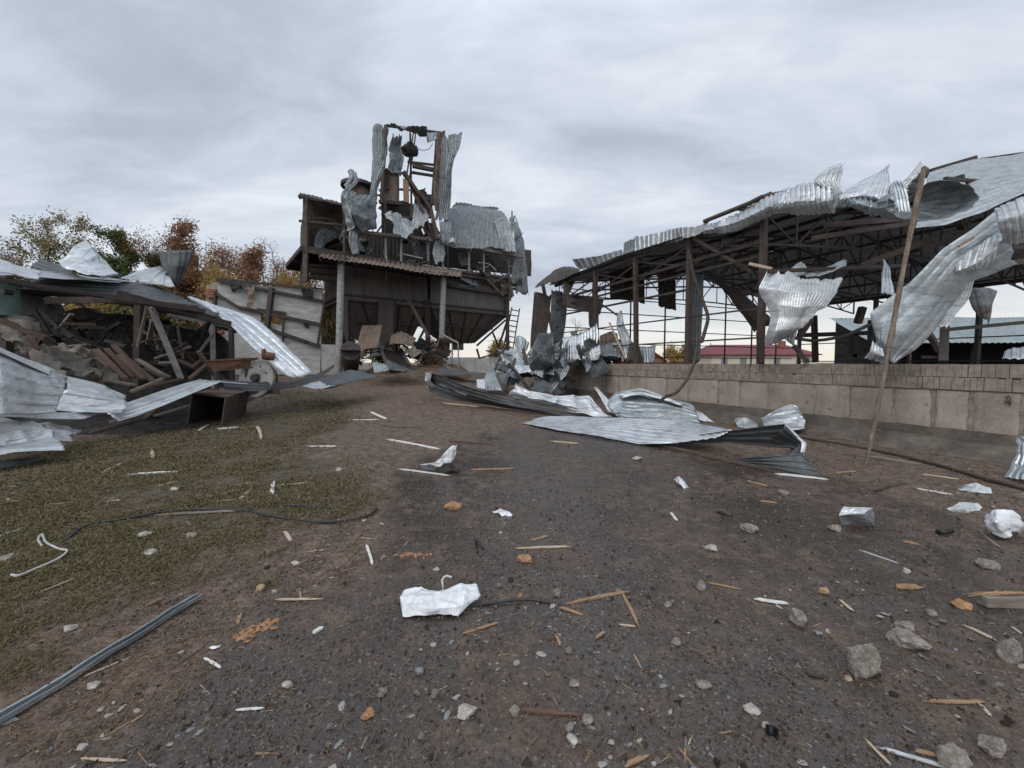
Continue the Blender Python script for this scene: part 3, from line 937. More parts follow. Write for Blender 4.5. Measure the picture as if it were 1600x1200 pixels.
MB().poly([(p0[0] - 2, 58, 0.8), (p1[0], 58, 0.8), (p1[0], 58, p1[2]), (p2[0], 58, p2[2]), (p0[0] - 2, 58, p1[2])], 6, (0, 1, 0)).build('wall', M['brick_red'], gb)
rr = MB()
for s, e in ((p2, p1), (p2, np.array([p0[0] - 2.4, 58, p1[2]]))):
    rr.hexa([(s[0], 57.6, s[2] + .06), (e[0], 57.6, e[2] + .06), (e[0], 64.4, e[2] + .06), (s[0], 64.4, s[2] + .06), (s[0], 57.6, s[2] + .25), (e[0], 57.6, e[2] + .25), (e[0], 64.4, e[2] + .25), (s[0], 64.4, s[2] + .25)])
rr.build('roof', M['roof_orange'], gb)

# ------------------------------------------------------------------ the wrecked grain tower
TA = np.array([-9.7, 20.0])
TD = np.array([0.79, 0.613])
TD = TD / np.linalg.norm(TD)
TN = np.array([-TD[1], TD[0]])          # away from the camera


def T(px, py, off=0.0):
    d = ray(px, py)
    k = (np.dot(TA, TN) + off - np.dot(EYE[:2], TN)) / np.dot(d[:2], TN)
    return EYE + d * k


N3 = np.array([TN[0], TN[1], 0.0])
D3 = np.array([TD[0], TD[1], 0.0])


def TG(rows, off=0.0):
    return [[T(q[0], q[1], off + (q[2] if len(q) > 2 else 0)) for q in r] for r in rows]


b0 = T(640, 580, 2)
tower = thing('grain_tower', 'wrecked dark grain cleaning tower on columns with torn metal cladding and two hoppers', 'industrial building', (b0[0], b0[1], float(gz(b0[0], b0[1]))))


def tpart(name, mb, m, smooth=None, solid=0.0, parent=None, label=None):
    m = {'galv': 'galv_aged_light', 'galv_grey': 'galv_aged', 'galv_green': 'galv_aged'}.get(m, m)
    o = mb.build(name, M[m], parent or tower, smooth, solid)
    if label:
        o['label'] = label
    return o


def tbeam(name, a, b, w, m, h=None, label=None, parent=None):
    return tpart(name, MB().beam(T(*a), T(*b), w, h), m, label=label, parent=parent)


def gfoot(p):
    return np.array([p[0], p[1], float(gz(p[0], p[1])) - 0.1])


# hoppers: a box with an upside-down pyramid under it
def hopper(xl, xr, yt_l, yt_r, yb_l, yb_r, cx0, cx1, ybot, lean=0.0):
    a, b = T(xl, yb_l, .5), T(xr, yb_r, .5)
    zt = T((xl + xr) / 2, (yt_l + yt_r) / 2, .5)[2]
    zl = (a[2] + b[2]) / 2
    dep = 4.2
    top = [a, b, b + N3 * dep, a + N3 * dep]
    V = [np.array([q[0], q[1], zt]) for q in top] + [np.array([q[0], q[1], zl]) for q in top]
    c0, c1 = T(cx0, ybot, 2.0), T(cx1, ybot, 2.0)
    zb = (c0[2] + c1[2]) / 2
    bot = [c0, c1, c1 + N3 * 1.2, c0 + N3 * 1.2]
    V += [np.array([q[0], q[1], zb]) for q in bot]
    F = []
    for k in range(4):
        n = (k + 1) % 4
        F += [(k, n, 4 + n, 4 + k), (4 + k, 4 + n, 8 + n, 8 + k)]
    F += [(8, 9, 10, 11), (3, 2, 1, 0)]
    h = tpart('hopper', MB().add(V, F), 'hopper')
    rim = MB()
    for dz, w in ((0.0, .16), (0.28, .1)):
        rr = [q + np.array([0, 0, dz - .03]) for q in V[4:8]]
        for k in range(4):
            o = -N3 * .06 if k == 0 else (N3 * .06 if k == 2 else (D3 * .06 if k == 1 else -D3 * .06))
            rim.beam(rr[k] + o, rr[(k + 1) % 4] + o, w, .1)
    tpart('rim', rim, 'steel_dark', parent=h)
    st = MB()
    for t in (0.2, 0.42, 0.64, 0.86):                    # stiffeners on the sloping front
        st.beam(V[4] * (1 - t) + V[5] * t - N3 * .05, V[8] * (1 - t) + V[9] * t - N3 * .05, .07, .1)
    for t in (0.2, 0.5, 0.8):
        st.beam(V[5] * (1 - t) + V[6] * t + D3 * .04, V[9] * (1 - t) + V[10] * t + D3 * .04, .07, .1)
    m1 = [V[4 + k] * .5 + V[8 + k] * .5 for k in range(4)]
    st.beam(m1[0] - N3 * .05, m1[1] - N3 * .05, .07, .1)
    st.beam(m1[1] + D3 * .04, m1[2] + D3 * .04, .07, .1)
    tpart('stiffener', st, 'steel_dark', parent=h)
    ch = MB()
    cc = sum(V[8:12]) / 4
    ch.beam(cc, cc - np.array([0, 0, .5]), .7)
    tpart('chute', ch, 'hopper', parent=h)
    return V


H1 = hopper(537, 668, 418, 430, 467, 480, 572, 640, 536)
H2 = hopper(673, 795, 428, 436, 481, 492, 702, 742, 535)

# legs under the hoppers
for (px, py, off) in ((541, 470, .4), (668, 480, .4), (793, 492, .4), (541, 470, 4.7), (668, 480, 4.7), (793, 492, 4.7)):
    t = T(px, 468, off)
    tpart('leg', MB().beam(gfoot(t), t, .26), 'steel_dark')
for a, b in (((541, 490, .4), (560, 560, .4)), ((562, 490, 4.7), (541, 560, 4.7)), ((668, 505, .4), (640, 560, .4)), ((793, 500, .4), (770, 570, .4)), ((770, 520, 4.7), (793, 575, 4.7)), ((745, 540, 2), (790, 500, 2)), ((745, 545, 3), (755, 580, 3)), ((702, 535, 2), (690, 575, 2))):
    tbeam('brace', a, b, .11, 'steel_dark')
tbeam('elevator_pipe', (606, 470, .0), (602, 560, .0), .85, 'steel_dark', .5)
# deck under the upper floor
deck = MB()
fl = [T(472, 398, 0), T(815, 436, 0)]
zd = (T(500, 402, 0)[2] + T(800, 434, 0)[2]) / 2
for o in (0.0, 2.2, 4.6):
    a, b = fl[0] + N3 * o, fl[1] + N3 * o
    deck.beam((a[0], a[1], zd), (b[0], b[1], zd), .16, .3)
for k in range(12):
    q = fl[0] * (1 - k / 11) + fl[1] * k / 11
    deck.beam((q[0], q[1], zd + .02), (q[0] + N3[0] * 4.6, q[1] + N3[1] * 4.6, zd + .02), .1, .18)
tpart('floor_beams', deck, 'steel_dark')
q0, q1 = fl[0] + N3 * .3, fl[1] + N3 * .3
tpart('floor', MB().hexa([(q[0], q[1], z) for z in (zd + .16, zd + .22) for q in (q0, q1, q1 + N3 * 4.3, q0 + N3 * 4.3)]), 'sheet_black')
# dark box hanging left under the floor
tpart('side_bin', MB().hexa([T(481, 412, .5), T(530, 414, .5), T(530, 414, 3), T(481, 412, 3), T(486, 436, .5), T(532, 443, .5), T(532, 443, 3), T(486, 436, 3)][::1]), 'hopper')
sb = MB()
for yy in (414, 424, 434):
    sb.beam(T(480, yy, .42), T(532, yy + 5, .42), .12)
tpart('bin_rail', sb, 'steel_dark')
# upper room: back wall, left wall, posts
tpart('back_wall', sheet(TG([[(480, 306), (540, 322)], [(478, 352), (540, 358)], [(478, 397), (540, 400)]], 2.6), 15, .07, .03, .7, .03, 5), 'sheet_rust', 19, .006)
tpart('back_wall', sheet(TG([[(520, 355), (830, 390)], [(520, 400), (830, 432)]], 4.6), 60, .06, .05, .7, .05, 6), 'sheet_black', 19, .006)
L0, L1 = T(476, 305, 0), T(475, 432, 0)
vb = np.array([L0[0], L0[1]]) / math.hypot(L0[0], L0[1])
vb = np.array([vb[0] - .06, vb[1], 0])
tpart('side_wall', sheet([[L0, L0 + vb * 2.2, L0 + vb * 4.6], [L1, L1 + vb * 2.2, L1 + vb * 4.6]], 14, .05, .05, .6, .08, 7), 'sheet_black', 19, .006)
for (px, yt, yb, off) in ((477, 306, 440, 0), (538, 330, 402, 0), (541, 372, 406, .2), (603, 372, 405, .2), (627, 374, 412, .2), (669, 377, 418, .2), (692, 382, 421, .2), (733, 392, 428, .2), (756, 395, 430, .2), (796, 400, 436, .2), (800, 330, 440, 4.4), (540, 300, 400, 4.4), (700, 320, 420, 4.4)):
    tpart('post', MB().beam(T(px, yb, off), T(px, yt, off), .11), 'steel_grey' if off == .2 and px > 600 else 'steel_brown')
for (a, b, w, m) in (((478, 306, 0), (478, 440, 0), .2, 'steel_brown'), ((467, 345, 0), (540, 352, 0), .1, 'steel_brown'), ((466, 306, -.05), (538, 323, -.05), .12, 'steel_dark'), ((548, 361, 0), (672, 374, 0), .16, 'wood_grey'), ((668, 374, -.1), (818, 401, -.1), .2, 'wood_grey'), ((700, 379, .3), (816, 399, .3), .12, 'steel_brown'), ((474, 392, -.05), (505, 397, -.05), .14, 'steel_brown'), ((700, 421, -.1), (815, 437, -.1), .14, 'steel_brown'), ((714, 430, .2), (806, 452, .2), .14, 'steel_dark'), ((700, 446, .25), (800, 461, .25), .16, 'steel_dark'), ((757, 392, .6), (800, 411, .6), .1, 'steel_grey'), ((612, 350, -.1), (655, 381, -.2), .09, 'steel_brown')):
    tbeam('rail', a, b, w, m)
# rusty pieces hanging off the right corner of the floor
for a, b, w in (((762, 437, -.5), (786, 462, -.9), .13), ((770, 441, -.4), (795, 430, -.5), .1), ((757, 430, 0), (772, 452, .4), .09), ((795, 402, -.2), (797, 470, -.2), .16), ((786, 440, 0), (800, 465, 0), .12), ((735, 428, .1), (742, 450, .2), .08)):
    tbeam('bent_bar', a, b, w, 'steel_brown')
tpart('torn_panel', sheet(TG([[(712, 424), (745, 432)], [(714, 436), (747, 450)]], .2), 0, 0, .12, 1.2, .2, 71), 'galv_grey', 19, .006)
tpart('torn_panel', sheet(TG([[(782, 440), (800, 444)], [(784, 458), (803, 463)]], .0), 0, 0, .1, 1.2, .2, 72), 'sheet_rust', 19, .006)
tpart('torn_panel', sheet(TG([[(797, 432, -.2), (810, 430, -.5)], [(801, 444, -.2), (811, 438, -.4)]], 0), 0, 0, .1, 1.2, .2, 73), 'galv', 19, .006)
# strip canopy on round columns
can = sheet([TG([[(502, 395), (610, 408), (722, 423)]], .2)[0], TG([[(498, 401), (610, 417), (720, 434)]], -2.2)[0]], 30, .16, .05, .8, .03, 8, 14, 'sine')
tpart('canopy', can, 'sheet_rust', 40, .012)
tbeam('canopy_beam', (500, 404, -1.5), (718, 434, -1.5), .14, 'steel_dark', .24)
tbeam('canopy_beam', (498, 399, -.4), (720, 428, -.4), .14, 'steel_dark', .24)
for k in range(9):
    t = k / 8
    a = np.array([500 + 220 * t, 403.5 + 31 * t])
    tpart('canopy_rafter', MB().beam(T(a[0], a[1], -2), T(a[0] + 1, a[1] - 5, 0), .09, .14), 'steel_dark')
for (px, yt, pb) in ((533, 407, 528), (693, 431, 688)):
    t = T(px, yt, -1.5)
    b = T(pb, 560, -1.5)
    b = np.array([b[0], b[1], float(gz(b[0], b[1])) - .1])
    c = tpart('column', MB().tube([b, b * .5 + t * .5, t], .16, 14), 'steel_grey', 50)
    tpart('capital', MB().beam(t - np.array([0, 0, .08]), t + np.array([0, 0, .12]), .6, .6), 'steel_dark', parent=c)
tbeam('brace', (530, 505, -1.45), (545, 560, -.2), .14, 'steel_dark')
tbeam('fallen_rail', (622, 438, -.6), (670, 527, -2.4), .12, 'steel_brown', label='long red brown bar fallen slantwise in front of the left hopper')

# roofs of the upper room
tpart('roof_sheet', sheet(TG([[(466, 308, -.2), (500, 312, -.2), (536, 322, -.2)], [(470, 302, 2.6), (503, 309, 2.6), (540, 319, 2.6)]]), 10, .1, .08, .8, .1, 9), 'sheet_black', 19, .008)
tpart('roof_sheet', sheet(TG([[(685, 381, -.35), (735, 387, -.3), (801, 393, -.4)], [(690, 352, .3), (740, 357, .3), (797, 365, .2)], [(704, 327, 1.4), (748, 331, 1.5), (788, 333, 1.5)], [(711, 320, 2.6), (752, 324, 2.8), (780, 327, 2.8)]]), 17, .12, .12, .7, .05, 10, 36), 'galv_grey', 19, .008)
tpart('roof_sheet', sheet(TG([[(770, 345, .5), (790, 338, .4)], [(778, 365, .2), (800, 362, .1)], [(784, 392, -.3), (806, 395, -.5)]]), 4, .12, .15, .7, .1, 11), 'galv', 19, .008)
tpart('roof_sheet', sheet(TG([[(706, 321, 2.8), (775, 328, 2.8)], [(714, 317, 4.6), (780, 325, 4.6)]]), 12, .1, .1, .7, .1, 12), 'sheet_black', 19, .008)
# ragged strip down the right end
tpart('torn_sheet', sheet(TG([[(797, 342, 1.2), (803, 338, 2.2)], [(803, 360, .6), (815, 362, 2.0)], [(806, 395, 0), (823, 392, 2.2)], [(804, 425, .2), (824, 428, 2.6)], [(808, 458, .6), (826, 465, 3.0)]]), 5, .14, .22, .6, .16, 13, 40), 'galv_grey', 19, .008)
tpart('torn_sheet', sheet(TG([[(796, 343, 1.0), (804, 337, 1.2)], [(797, 360, .6), (801, 361, .9)]]), 1, .08, .1, 1, .3, 14), 'galv_sooty', 19, .008)
# front torn sheets of the upper room
tpart('torn_sheet', sheet(TG([[(546, 292, -.3), (562, 300, -.6), (590, 303, -.2)], [(537, 300, -.6), (548, 310, -1.0), (588, 320, -.4)], [(545, 340, -.4), (560, 345, -.6), (592, 338, -.2)], [(554, 360, -.2), (572, 361, -.3), (586, 354, -.1)]]), 8, .1, .3, .7, .14, 15, 36), 'galv_sooty', 19, .008)
tpart('torn_sheet', sheet(TG([[(548, 268, -.3), (552, 269, -.2)], [(549, 282, -.5), (556, 283, -.2)], [(538, 290, -.9), (547, 293, -.6)], [(531, 305, -.9), (541, 308, -.8)], [(534, 330, -.6), (547, 330, -.9)], [(544, 358, -.5), (555, 352, -.8)], [(522, 375, -.9), (538, 362, -1.0)]]), 2, .05, .22, .8, .1, 16, 60), 'galv', 19, .008)
tpart('torn_sheet', sheet(TG([[(546, 360, -.2), (560, 366, -.2)], [(545, 380, -.4), (558, 380, -.1)], [(550, 399, -.3), (559, 398, -.1)]]), 3, .06, .12, .9, .12, 17), 'galv', 19, .008)
tpart('torn_sheet', sheet(TG([[(502, 354, .8), (532, 360, 1.2)], [(496, 374, .4), (520, 374, 1.0)], [(494, 392, .4), (503, 390, .9)]]), 5, .08, .25, .8, .2, 18), 'galv_sooty', 19, .008)
tpart('torn_sheet', sheet(TG([[(600, 341, -.8), (622, 338, -.3), (640, 352, 0)], [(612, 356, -1.2), (632, 356, -.6), (650, 360, -.2)], [(612, 373, -1.5), (636, 372, -1.4), (662, 352, -.9)]]), 6, .08, .25, .8, .12, 19, 30), 'galv', 19, .008)
tpart('torn_sheet', sheet(TG([[(645, 317, .2), (660, 322, .1), (672, 338, -.2)], [(643, 340, 0), (660, 343, -.3), (667, 345, -.7)], [(643, 356, -.2), (655, 356, -.5), (662, 356, -.9)]]), 6, .08, .12, .8, .08, 20), 'galv', 19, .008)
tpart('torn_sheet', sheet(TG([[(681, 372, -.3), (694, 374, -.3)], [(677, 395, -.2), (694, 397, -.1)], [(681, 413, -.3), (692, 410, -.1)]]), 3, .06, .12, .9, .14, 21), 'galv', 19, .008)
tpart('torn_sheet', sheet(TG([[(689, 366, -.6), (700, 370, -.4), (712, 372, -.5)], [(692, 380, -.5), (702, 381, -.6), (712, 381, -.5)]]), 0, 0, .2, 1.3, .2, 22), 'galv', 19, .008)
tpart('torn_sheet', sheet(TG([[(634, 408, 1.4), (655, 400, 1.4)], [(632, 411, 1.2), (650, 410, 1.2)]]), 3, .06, .1, .9, .1, 23), 'galv_grey', 19, .008)
tpart('torn_sheet', sheet(TG([[(714, 394, 1.2), (726, 393, 1.2)], [(720, 415, 1.0), (735, 414, 1.0)]]), 3, .06, .1, .9, .1, 24), 'galv_sooty', 19, .008)
tpart('torn_sheet', sheet(TG([[(644, 374, 1.0), (664, 378, 1.0)], [(645, 402, .8), (666, 405, .8)]]), 3, .06, .15, .9, .1, 25), 'galv_dark', 19, .008)
tpart('dust_collector', MB().tube([T(560, 330, .6), T(560, 303, .6), T(560, 293, .6)], [.62, .62, .5], 18), 'sheet_rust', 40)
dc = T(559, 293, .6)
tpart('collector_lid', MB().tube([dc + np.array([0, 0, -.02]), dc + np.array([0, 0, .14]), dc + np.array([0, 0, .26])], [.86, .86, .5], 18), 'sheet_black', 40)
tpart('bent_pipe', MB().tube(densify([T(541, 293, .1), T(546, 287, 0), T(550, 279, 0), T(550, 272, .1), T(548, 268, .2)], 12), .16, 8), 'galv_grey', 50)
# machines in the middle
tpart('machine_housing', MB().hexa([T(596, 318, .8), T(640, 322, .8), T(640, 322, 2.6), T(596, 318, 2.6), T(596, 372, .8), T(668, 378, .8), T(668, 378, 2.6), T(596, 372, 2.6)]), 'sheet_black')
tpart('machine_housing', MB().hexa([T(648, 302, 2.2), T(676, 304, 2.2), T(676, 304, 3.4), T(648, 302, 3.4), T(646, 340, 2.2), T(676, 342, 2.2), T(676, 342, 3.4), T(646, 340, 3.4)]), 'steel_dark')
tpart('machine_pipe', MB().tube([T(612, 318, .5), T(612, 268, .5)], .42, 16), 'sheet_rust', 40)
# head house of the tower: frame
for (px0, y0, px1, y1, off, w, m) in ((596, 318, 603, 196, 0, .16, 'steel_brown'), (643, 330, 641, 208, .9, .1, 'steel_dark'), (650, 205, 637, 300, 1.2, .07, 'steel_dark'), (646, 207, 633, 290, 1.4, .07, 'steel_dark'), (676, 320, 684, 208, .2, .2, 'steel_brown'), (690, 330, 688, 210, 2.2, .14, 'steel_dark'), (598, 318, 600, 215, 2.4, .14, 'steel_dark')):
    tbeam('head_post', (px0, y0, off), (px1, y1, off), w, m)
for (a, b, w, m) in (((637, 253, .6), (681, 258, .4), .11, 'steel_dark'), ((645, 259, .6), (680, 266, .4), .2, 'steel_brown'), ((641, 269, .6), (679, 275, .4), .13, 'steel_dark'), ((627, 240, .9), (648, 239, .9), .09, 'steel_dark'), ((596, 294, .2), (640, 297, .2), .1, 'steel_brown'), ((594, 315, .1), (645, 321, .1), .13, 'steel_dark'), ((604, 196, .4), (690, 208, .3), .12, 'steel_dark'), ((630, 268, -.1), (655, 305, -.1), .2, 'steel_brown'), ((640, 285, .2), (680, 375, -.3), .17, 'steel_brown'), ((655, 300, -.2), (675, 330, -.3), .16, 'steel_brown'), ((674, 330, -.3), (684, 374, -.5), .2, 'steel_brown'), ((602, 318, 0), (602, 368, 0), .13, 'steel_dark'), ((643, 320, 0), (643, 355, 0), .13, 'steel_dark'), ((596, 335, -.1), (645, 341, -.1), .1, 'steel_dark')):
    tbeam('head_rail', a, b, w, m)
tpart('gear_motor', MB().tube([T(632, 237, 1.0), T(636, 235, 1.0), T(650, 236, 1.0)], [.28, .36, .3], 12).tube([T(640, 236, .8), T(641, 224, .8)], .2, 10).beam(T(630, 228, 1), T(637, 238, 1), .3, .4), 'steel_dark', 40)
tpart('loose_wire', MB().tube(densify([T(650, 232, .6), T(662, 235, .6), T(671, 232, .6), T(676, 224, .5)], 14), .02, 5), 'steel_grey')
tpart('hanging_board', MB().beam(T(634, 280, -.1), T(635, 316, -.1), .32, .05, up=N3), 'wood_fresh')
# head house sheets
tpart('head_sheet', sheet(TG([[(584, 196, 1.0), (590, 194, .4), (598, 196, 0)], [(580, 240, 1.1), (588, 240, .4), (597, 240, 0)], [(579, 290, 1.0), (585, 290, .4), (592, 288, 0)]]), 5, .12, .08, .7, .06, 31, 40), 'galv_green', 19, .008)
tpart('head_sheet', sheet(TG([[(598, 196, 0), (603, 197, .1), (608, 196, .3)], [(594, 235, -.2), (600, 235, -.2), (607, 225, .2)], [(580, 300, -.4), (590, 290, -.7), (598, 262, -.2)], [(578, 320, -.3), (586, 330, -.5), (594, 300, -.2)]]), 5, .1, .16, .7, .1, 32, 44), 'galv_grey', 19, .008)
tpart('head_sheet', sheet(TG([[(613, 210, .3), (627, 211, .3)], [(609, 235, .1), (629, 240, .3)], [(605, 262, -.2), (628, 255, .1)], [(608, 266, -.3), (630, 272, -.1)]]), 5, .08, .28, .9, .1, 33, 36), 'galv_green', 19, .008)
tpart('head_sheet', sheet(TG([[(609, 187, -.4), (638, 197, -.4), (670, 202, -.4)], [(608, 193, -.1), (636, 202, -.1), (670, 206, -.1)], [(607, 194, .6), (640, 205, .6), (668, 208, .6)]]), 8, .06, .25, 1.0, .1, 34, 16), 'galv_sooty', 19, .008)
tpart('head_sheet', sheet(TG([[(665, 207, .1), (685, 207, .2)], [(665, 216, .1), (683, 215, .1)], [(667, 225, 0), (679, 219, .1)]]), 3, .06, .12, 1, .1, 35), 'galv', 19, .008)
tpart('head_sheet', sheet(TG([[(684, 210, .2), (700, 210, -.2), (722, 205, -.5)], [(688, 240, .2), (703, 240, -.3), (717, 232, -.6)], [(686, 270, .1), (696, 272, -.4), (704, 262, -.4)], [(684, 310, .1), (695, 310, -.3), (705, 305, -.4)], [(680, 345, 0), (691, 346, -.3), (704, 346, -.5)]]), 7, .12, .14, .6, .08, 36, 60), 'galv_grey', 19, .008)
tpart('head_sheet', sheet(TG([[(683, 206, .0), (695, 204, .1)], [(681, 260, 0), (689, 260, .2)], [(676, 330, 0), (683, 330, .2)]]), 2, .08, .12, .7, .08, 37, 40), 'sheet_rust', 19, .008)
tpart('head_sheet', sheet(TG([[(686, 345, -.4), (706, 345, -.4)], [(686, 360, -.6), (704, 362, -.6)], [(690, 378, -.6), (700, 380, -.6)]]), 4, .1, .14, .7, .15, 38), 'galv_grey', 19, .008)
# ladder at the right end
ldr = thing('steel_ladder', 'dark steel ladder leaning on the right end of the tower stilts', 'ladder', gfoot(T(783, 570, 2.5)))
a0, a1, c0, c1 = T(781, 570, 2.2), T(800, 480, 2.2), T(797, 573, 2.2), T(812, 482, 2.2)
lb = MB()
lb.beam(a0, a1, .09).beam(c0, c1, .09)
lb.build('stringer', M['steel_dark'], ldr)
lr = MB()
for k in range(11):
    t = (k + .5) / 11
    lr.beam(a0 * (1 - t) + a1 * t, c0 * (1 - t) + c1 * t, .07)
lr.build('rung', M['steel_dark'], ldr)

# ------------------------------------------------------------------ ramp, railing, sheets in front of the tower
R0, R1 = G(560, 604), G(738, 600)
ra, rb = P(556, 566, 19.2), P(742, 578, 21.5)
mbr = MB()
V = []
nu_, nv_ = 30, 18
for j in range(nv_ + 1):
    for i in range(nu_ + 1):
        u, v = i / nu_, j / nv_
        f = (R0 * (1 - u) + R1 * u) * (1 - v) + (np.array([ra[0], ra[1], 0]) * (1 - u) + np.array([rb[0], rb[1], 0]) * u) * v
        g = float(gz(f[0], f[1]))
        e = min(1, min(u, 1 - u) * 7)
        V.append((f[0], f[1], g - .1 + e * (0.1 + 0.55 * v) + .05 * float(fbm(np.array([[f[0] * 2, f[1] * 2, 0]]), 3)[0])))
mbr.add(V, [(j * (nu_ + 1) + i, j * (nu_ + 1) + i + 1, (j + 1) * (nu_ + 1) + i + 1, (j + 1) * (nu_ + 1) + i) for j in range(nv_) for i in range(nu_)])
o = mbr.build('loading_ramp', rough_mat('ramp_earth', [(0.055, 0.038, 0.028), (0.105, 0.075, 0.054), (0.16, 0.12, 0.09)], 3, .95, .9, .02, .1, 30), smooth=180)
tag(o, 'brown earth loading ramp rising to the tower', None, None, 'structure')


def on_ramp(px, py, Y):
    return P(px, py, Y)


pit = thing('unloading_pit', 'sunken grate between two rusty rails in the middle of the ramp', 'pit', P(625, 580, 18.2))
for a, b in ((P(594, 545, 20.5), P(606, 574, 18)), (P(625, 545, 21.5), P(640, 571, 18.6))):
    MB().beam(a, b, .14, .14).build('rail', M['steel_brown'], pit)
MB().hexa([P(597, 550, 20.4), P(624, 548, 21.2), P(637, 571, 18.6), P(607, 573, 18.1)] + [q - np.array([0, 0, .12]) for q in (P(597, 550, 20.4), P(624, 548, 21.2), P(637, 571, 18.6), P(607, 573, 18.1))]).build('grate_bed', M['char'], pit)
gr = MB()
for k in range(7):
    t = (k + .5) / 7
    gr.beam(P(597, 550, 20.4) * (1 - t) + P(607, 573, 18.1) * t + np.array([0, 0, .06]), P(624, 548, 21.2) * (1 - t) + P(637, 571, 18.6) * t + np.array([0, 0, .06]), .07)
gr.build('grate_bar', M['steel_dark'], pit)
rl = thing('ramp_railing', 'grey pipe railing down the right side of the loading ramp', 'railing', G(715, 590))
pts = [P(690, 522, 22.0), P(716, 536, 20.5)]
tops = [pts[0] * (1 - t) + pts[1] * t for t in (0, .3, .65, 1)]
MB().tube(tops, .045, 8).build('handrail', M['steel_grey'], rl)
for q in tops:
    MB().tube([q, (q[0], q[1], float(gz(q[0], q[1])) - .05)], .04, 8).build('post', M['steel_grey'], rl)
MB().beam(P(684, 560, 21.8), P(704, 583, 19.5), .25, .3).build('kerb', M['plinth'], rl)

fs = 'torn sheets lying on the loading ramp'


def loose(name, label, cat, mb, m, group=None, smooth=26, solid=.006):
    o = mb.build(name, M[m], None, smooth, solid)
    return tag(o, label, cat, group)


loose('brown_sheet', 'upright brown ribbed sheet leaning under the left hopper', 'metal sheet', sheet(PG([[(566, 508, 20.6), (597, 508, 20.9)], [(560, 528, 19.9), (594, 528, 20.2)], [(556, 548, 19.2), (590, 544, 19.6)]]), 6, .07, .05, .8, .05, 41), 'sheet_rust', fs)
loose('brown_sheet', 'crumpled brown sheet on the ramp between the hoppers', 'metal sheet', sheet(PG([[(610, 524, 20.8), (628, 517, 21.2), (652, 525, 21.4)], [(607, 534, 20.0), (630, 530, 20.3), (646, 537, 20.6)], [(612, 536, 19.6), (628, 538, 19.8), (640, 541, 20.2)]]), 5, .07, .12, .9, .06, 42), 'sheet_rust', fs)
loose('dark_sheet', 'dark bent sheet across the foot of the ramp', 'metal sheet', sheet(PG([[(604, 560, 17.3), (625, 570, 17.4), (660, 582, 17.0)], [(606, 577, 16.8), (630, 580, 16.4), (658, 583, 16.6)]]), 4, .05, .08, .8, .06, 43), 'galv_dark', fs)
loose('crumpled_sheet', 'small grey crumpled sheet left at the foot of the ramp', 'metal sheet', sheet(PG([[(584, 567, 17.2), (606, 568, 17.2)], [(585, 580, 16.4), (606, 580, 16.4)]]), 3, .04, .12, 1, .1, 44), 'galv_green', fs)
loose('dark_sheet', 'low dark strip sheet right of the ramp foot', 'metal sheet', sheet(PG([[(682, 576, 18.2), (720, 579, 18.2), (750, 583, 18.4)], [(684, 583, 17.4), (720, 586, 17.4), (755, 585, 17.8)]]), 4, .05, .08, .8, .06, 45), 'galv_dark', fs)
lowm = MB()
bx = thing('concrete_barrier', 'low grey white boundary wall right behind the tower stilts', 'wall', tbase(765, 26))
a, b = P(694, 580, 25.5), P(835, 590, 27)
for i in range(6):
    s, e = a * (1 - i / 6) + b * i / 6, a * (1 - (i + .97) / 6) + b * (i + .97) / 6
    MB().hexa([(s[0], s[1], .5), (e[0], e[1], .5), (e[0] - .1, e[1] + .2, .5), (s[0] - .1, s[1] + .2, .5), (s[0], s[1], 2.0), (e[0], e[1], 2.0), (e[0] - .1, e[1] + .2, 2.0), (s[0] - .1, s[1] + .2, 2.0)]).build('panel', M['white_wall'], bx)
bw = thing('low_white_wall', 'low flaking white wall between the panel wall and the tower column', 'wall', tbase(515, 20))
a, b = P(502, 560, 20.5), P(536, 560, 21.2)
MB().hexa([(a[0], a[1], .7), (b[0], b[1], .7), (b[0], b[1] + .3, .7), (a[0], a[1] + .3, .7), (a[0], a[1], P(502, 538, 20.5)[2]), (b[0], b[1], P(536, 539, 21.2)[2]), (b[0], b[1] + .3, P(536, 539, 21.2)[2]), (a[0], a[1] + .3, P(502, 538, 20.5)[2])]).build('wall_body', M['white_wall'], bw)
dr = tag(MB().tube([G(548, 583), P(548, 548, 17.5)], .42, 18).tube([P(548, 547.5, 17.5), P(548, 546, 17.5)], .45, 18).build('steel_drum', M['sheet_black'], None, 40), 'dark steel drum beside the left tower column', 'drum')

# ------------------------------------------------------------------ brick and block wall with the open shed on it
WA = np.array([7.0, 9.5])
WD = np.array([-0.41, 0.912])
WD = WD / np.linalg.norm(WD)            # along the wall, away from the camera
WN = np.array([WD[1], -WD[0]])          # into the shed


def wall_s(px):
    """distance along the wall at which a picture column meets it"""
    k = (px - 800) / FPX * 1.0
    # X/Y = k (pitch changes this by a fraction of a percent at eye level)
    return (k * WA[1] - WA[0]) / (WD[0] - k * WD[1])


def S(s, w, z):
    q = WA + WD * s + WN * w
    return np.array([q[0], q[1], z])


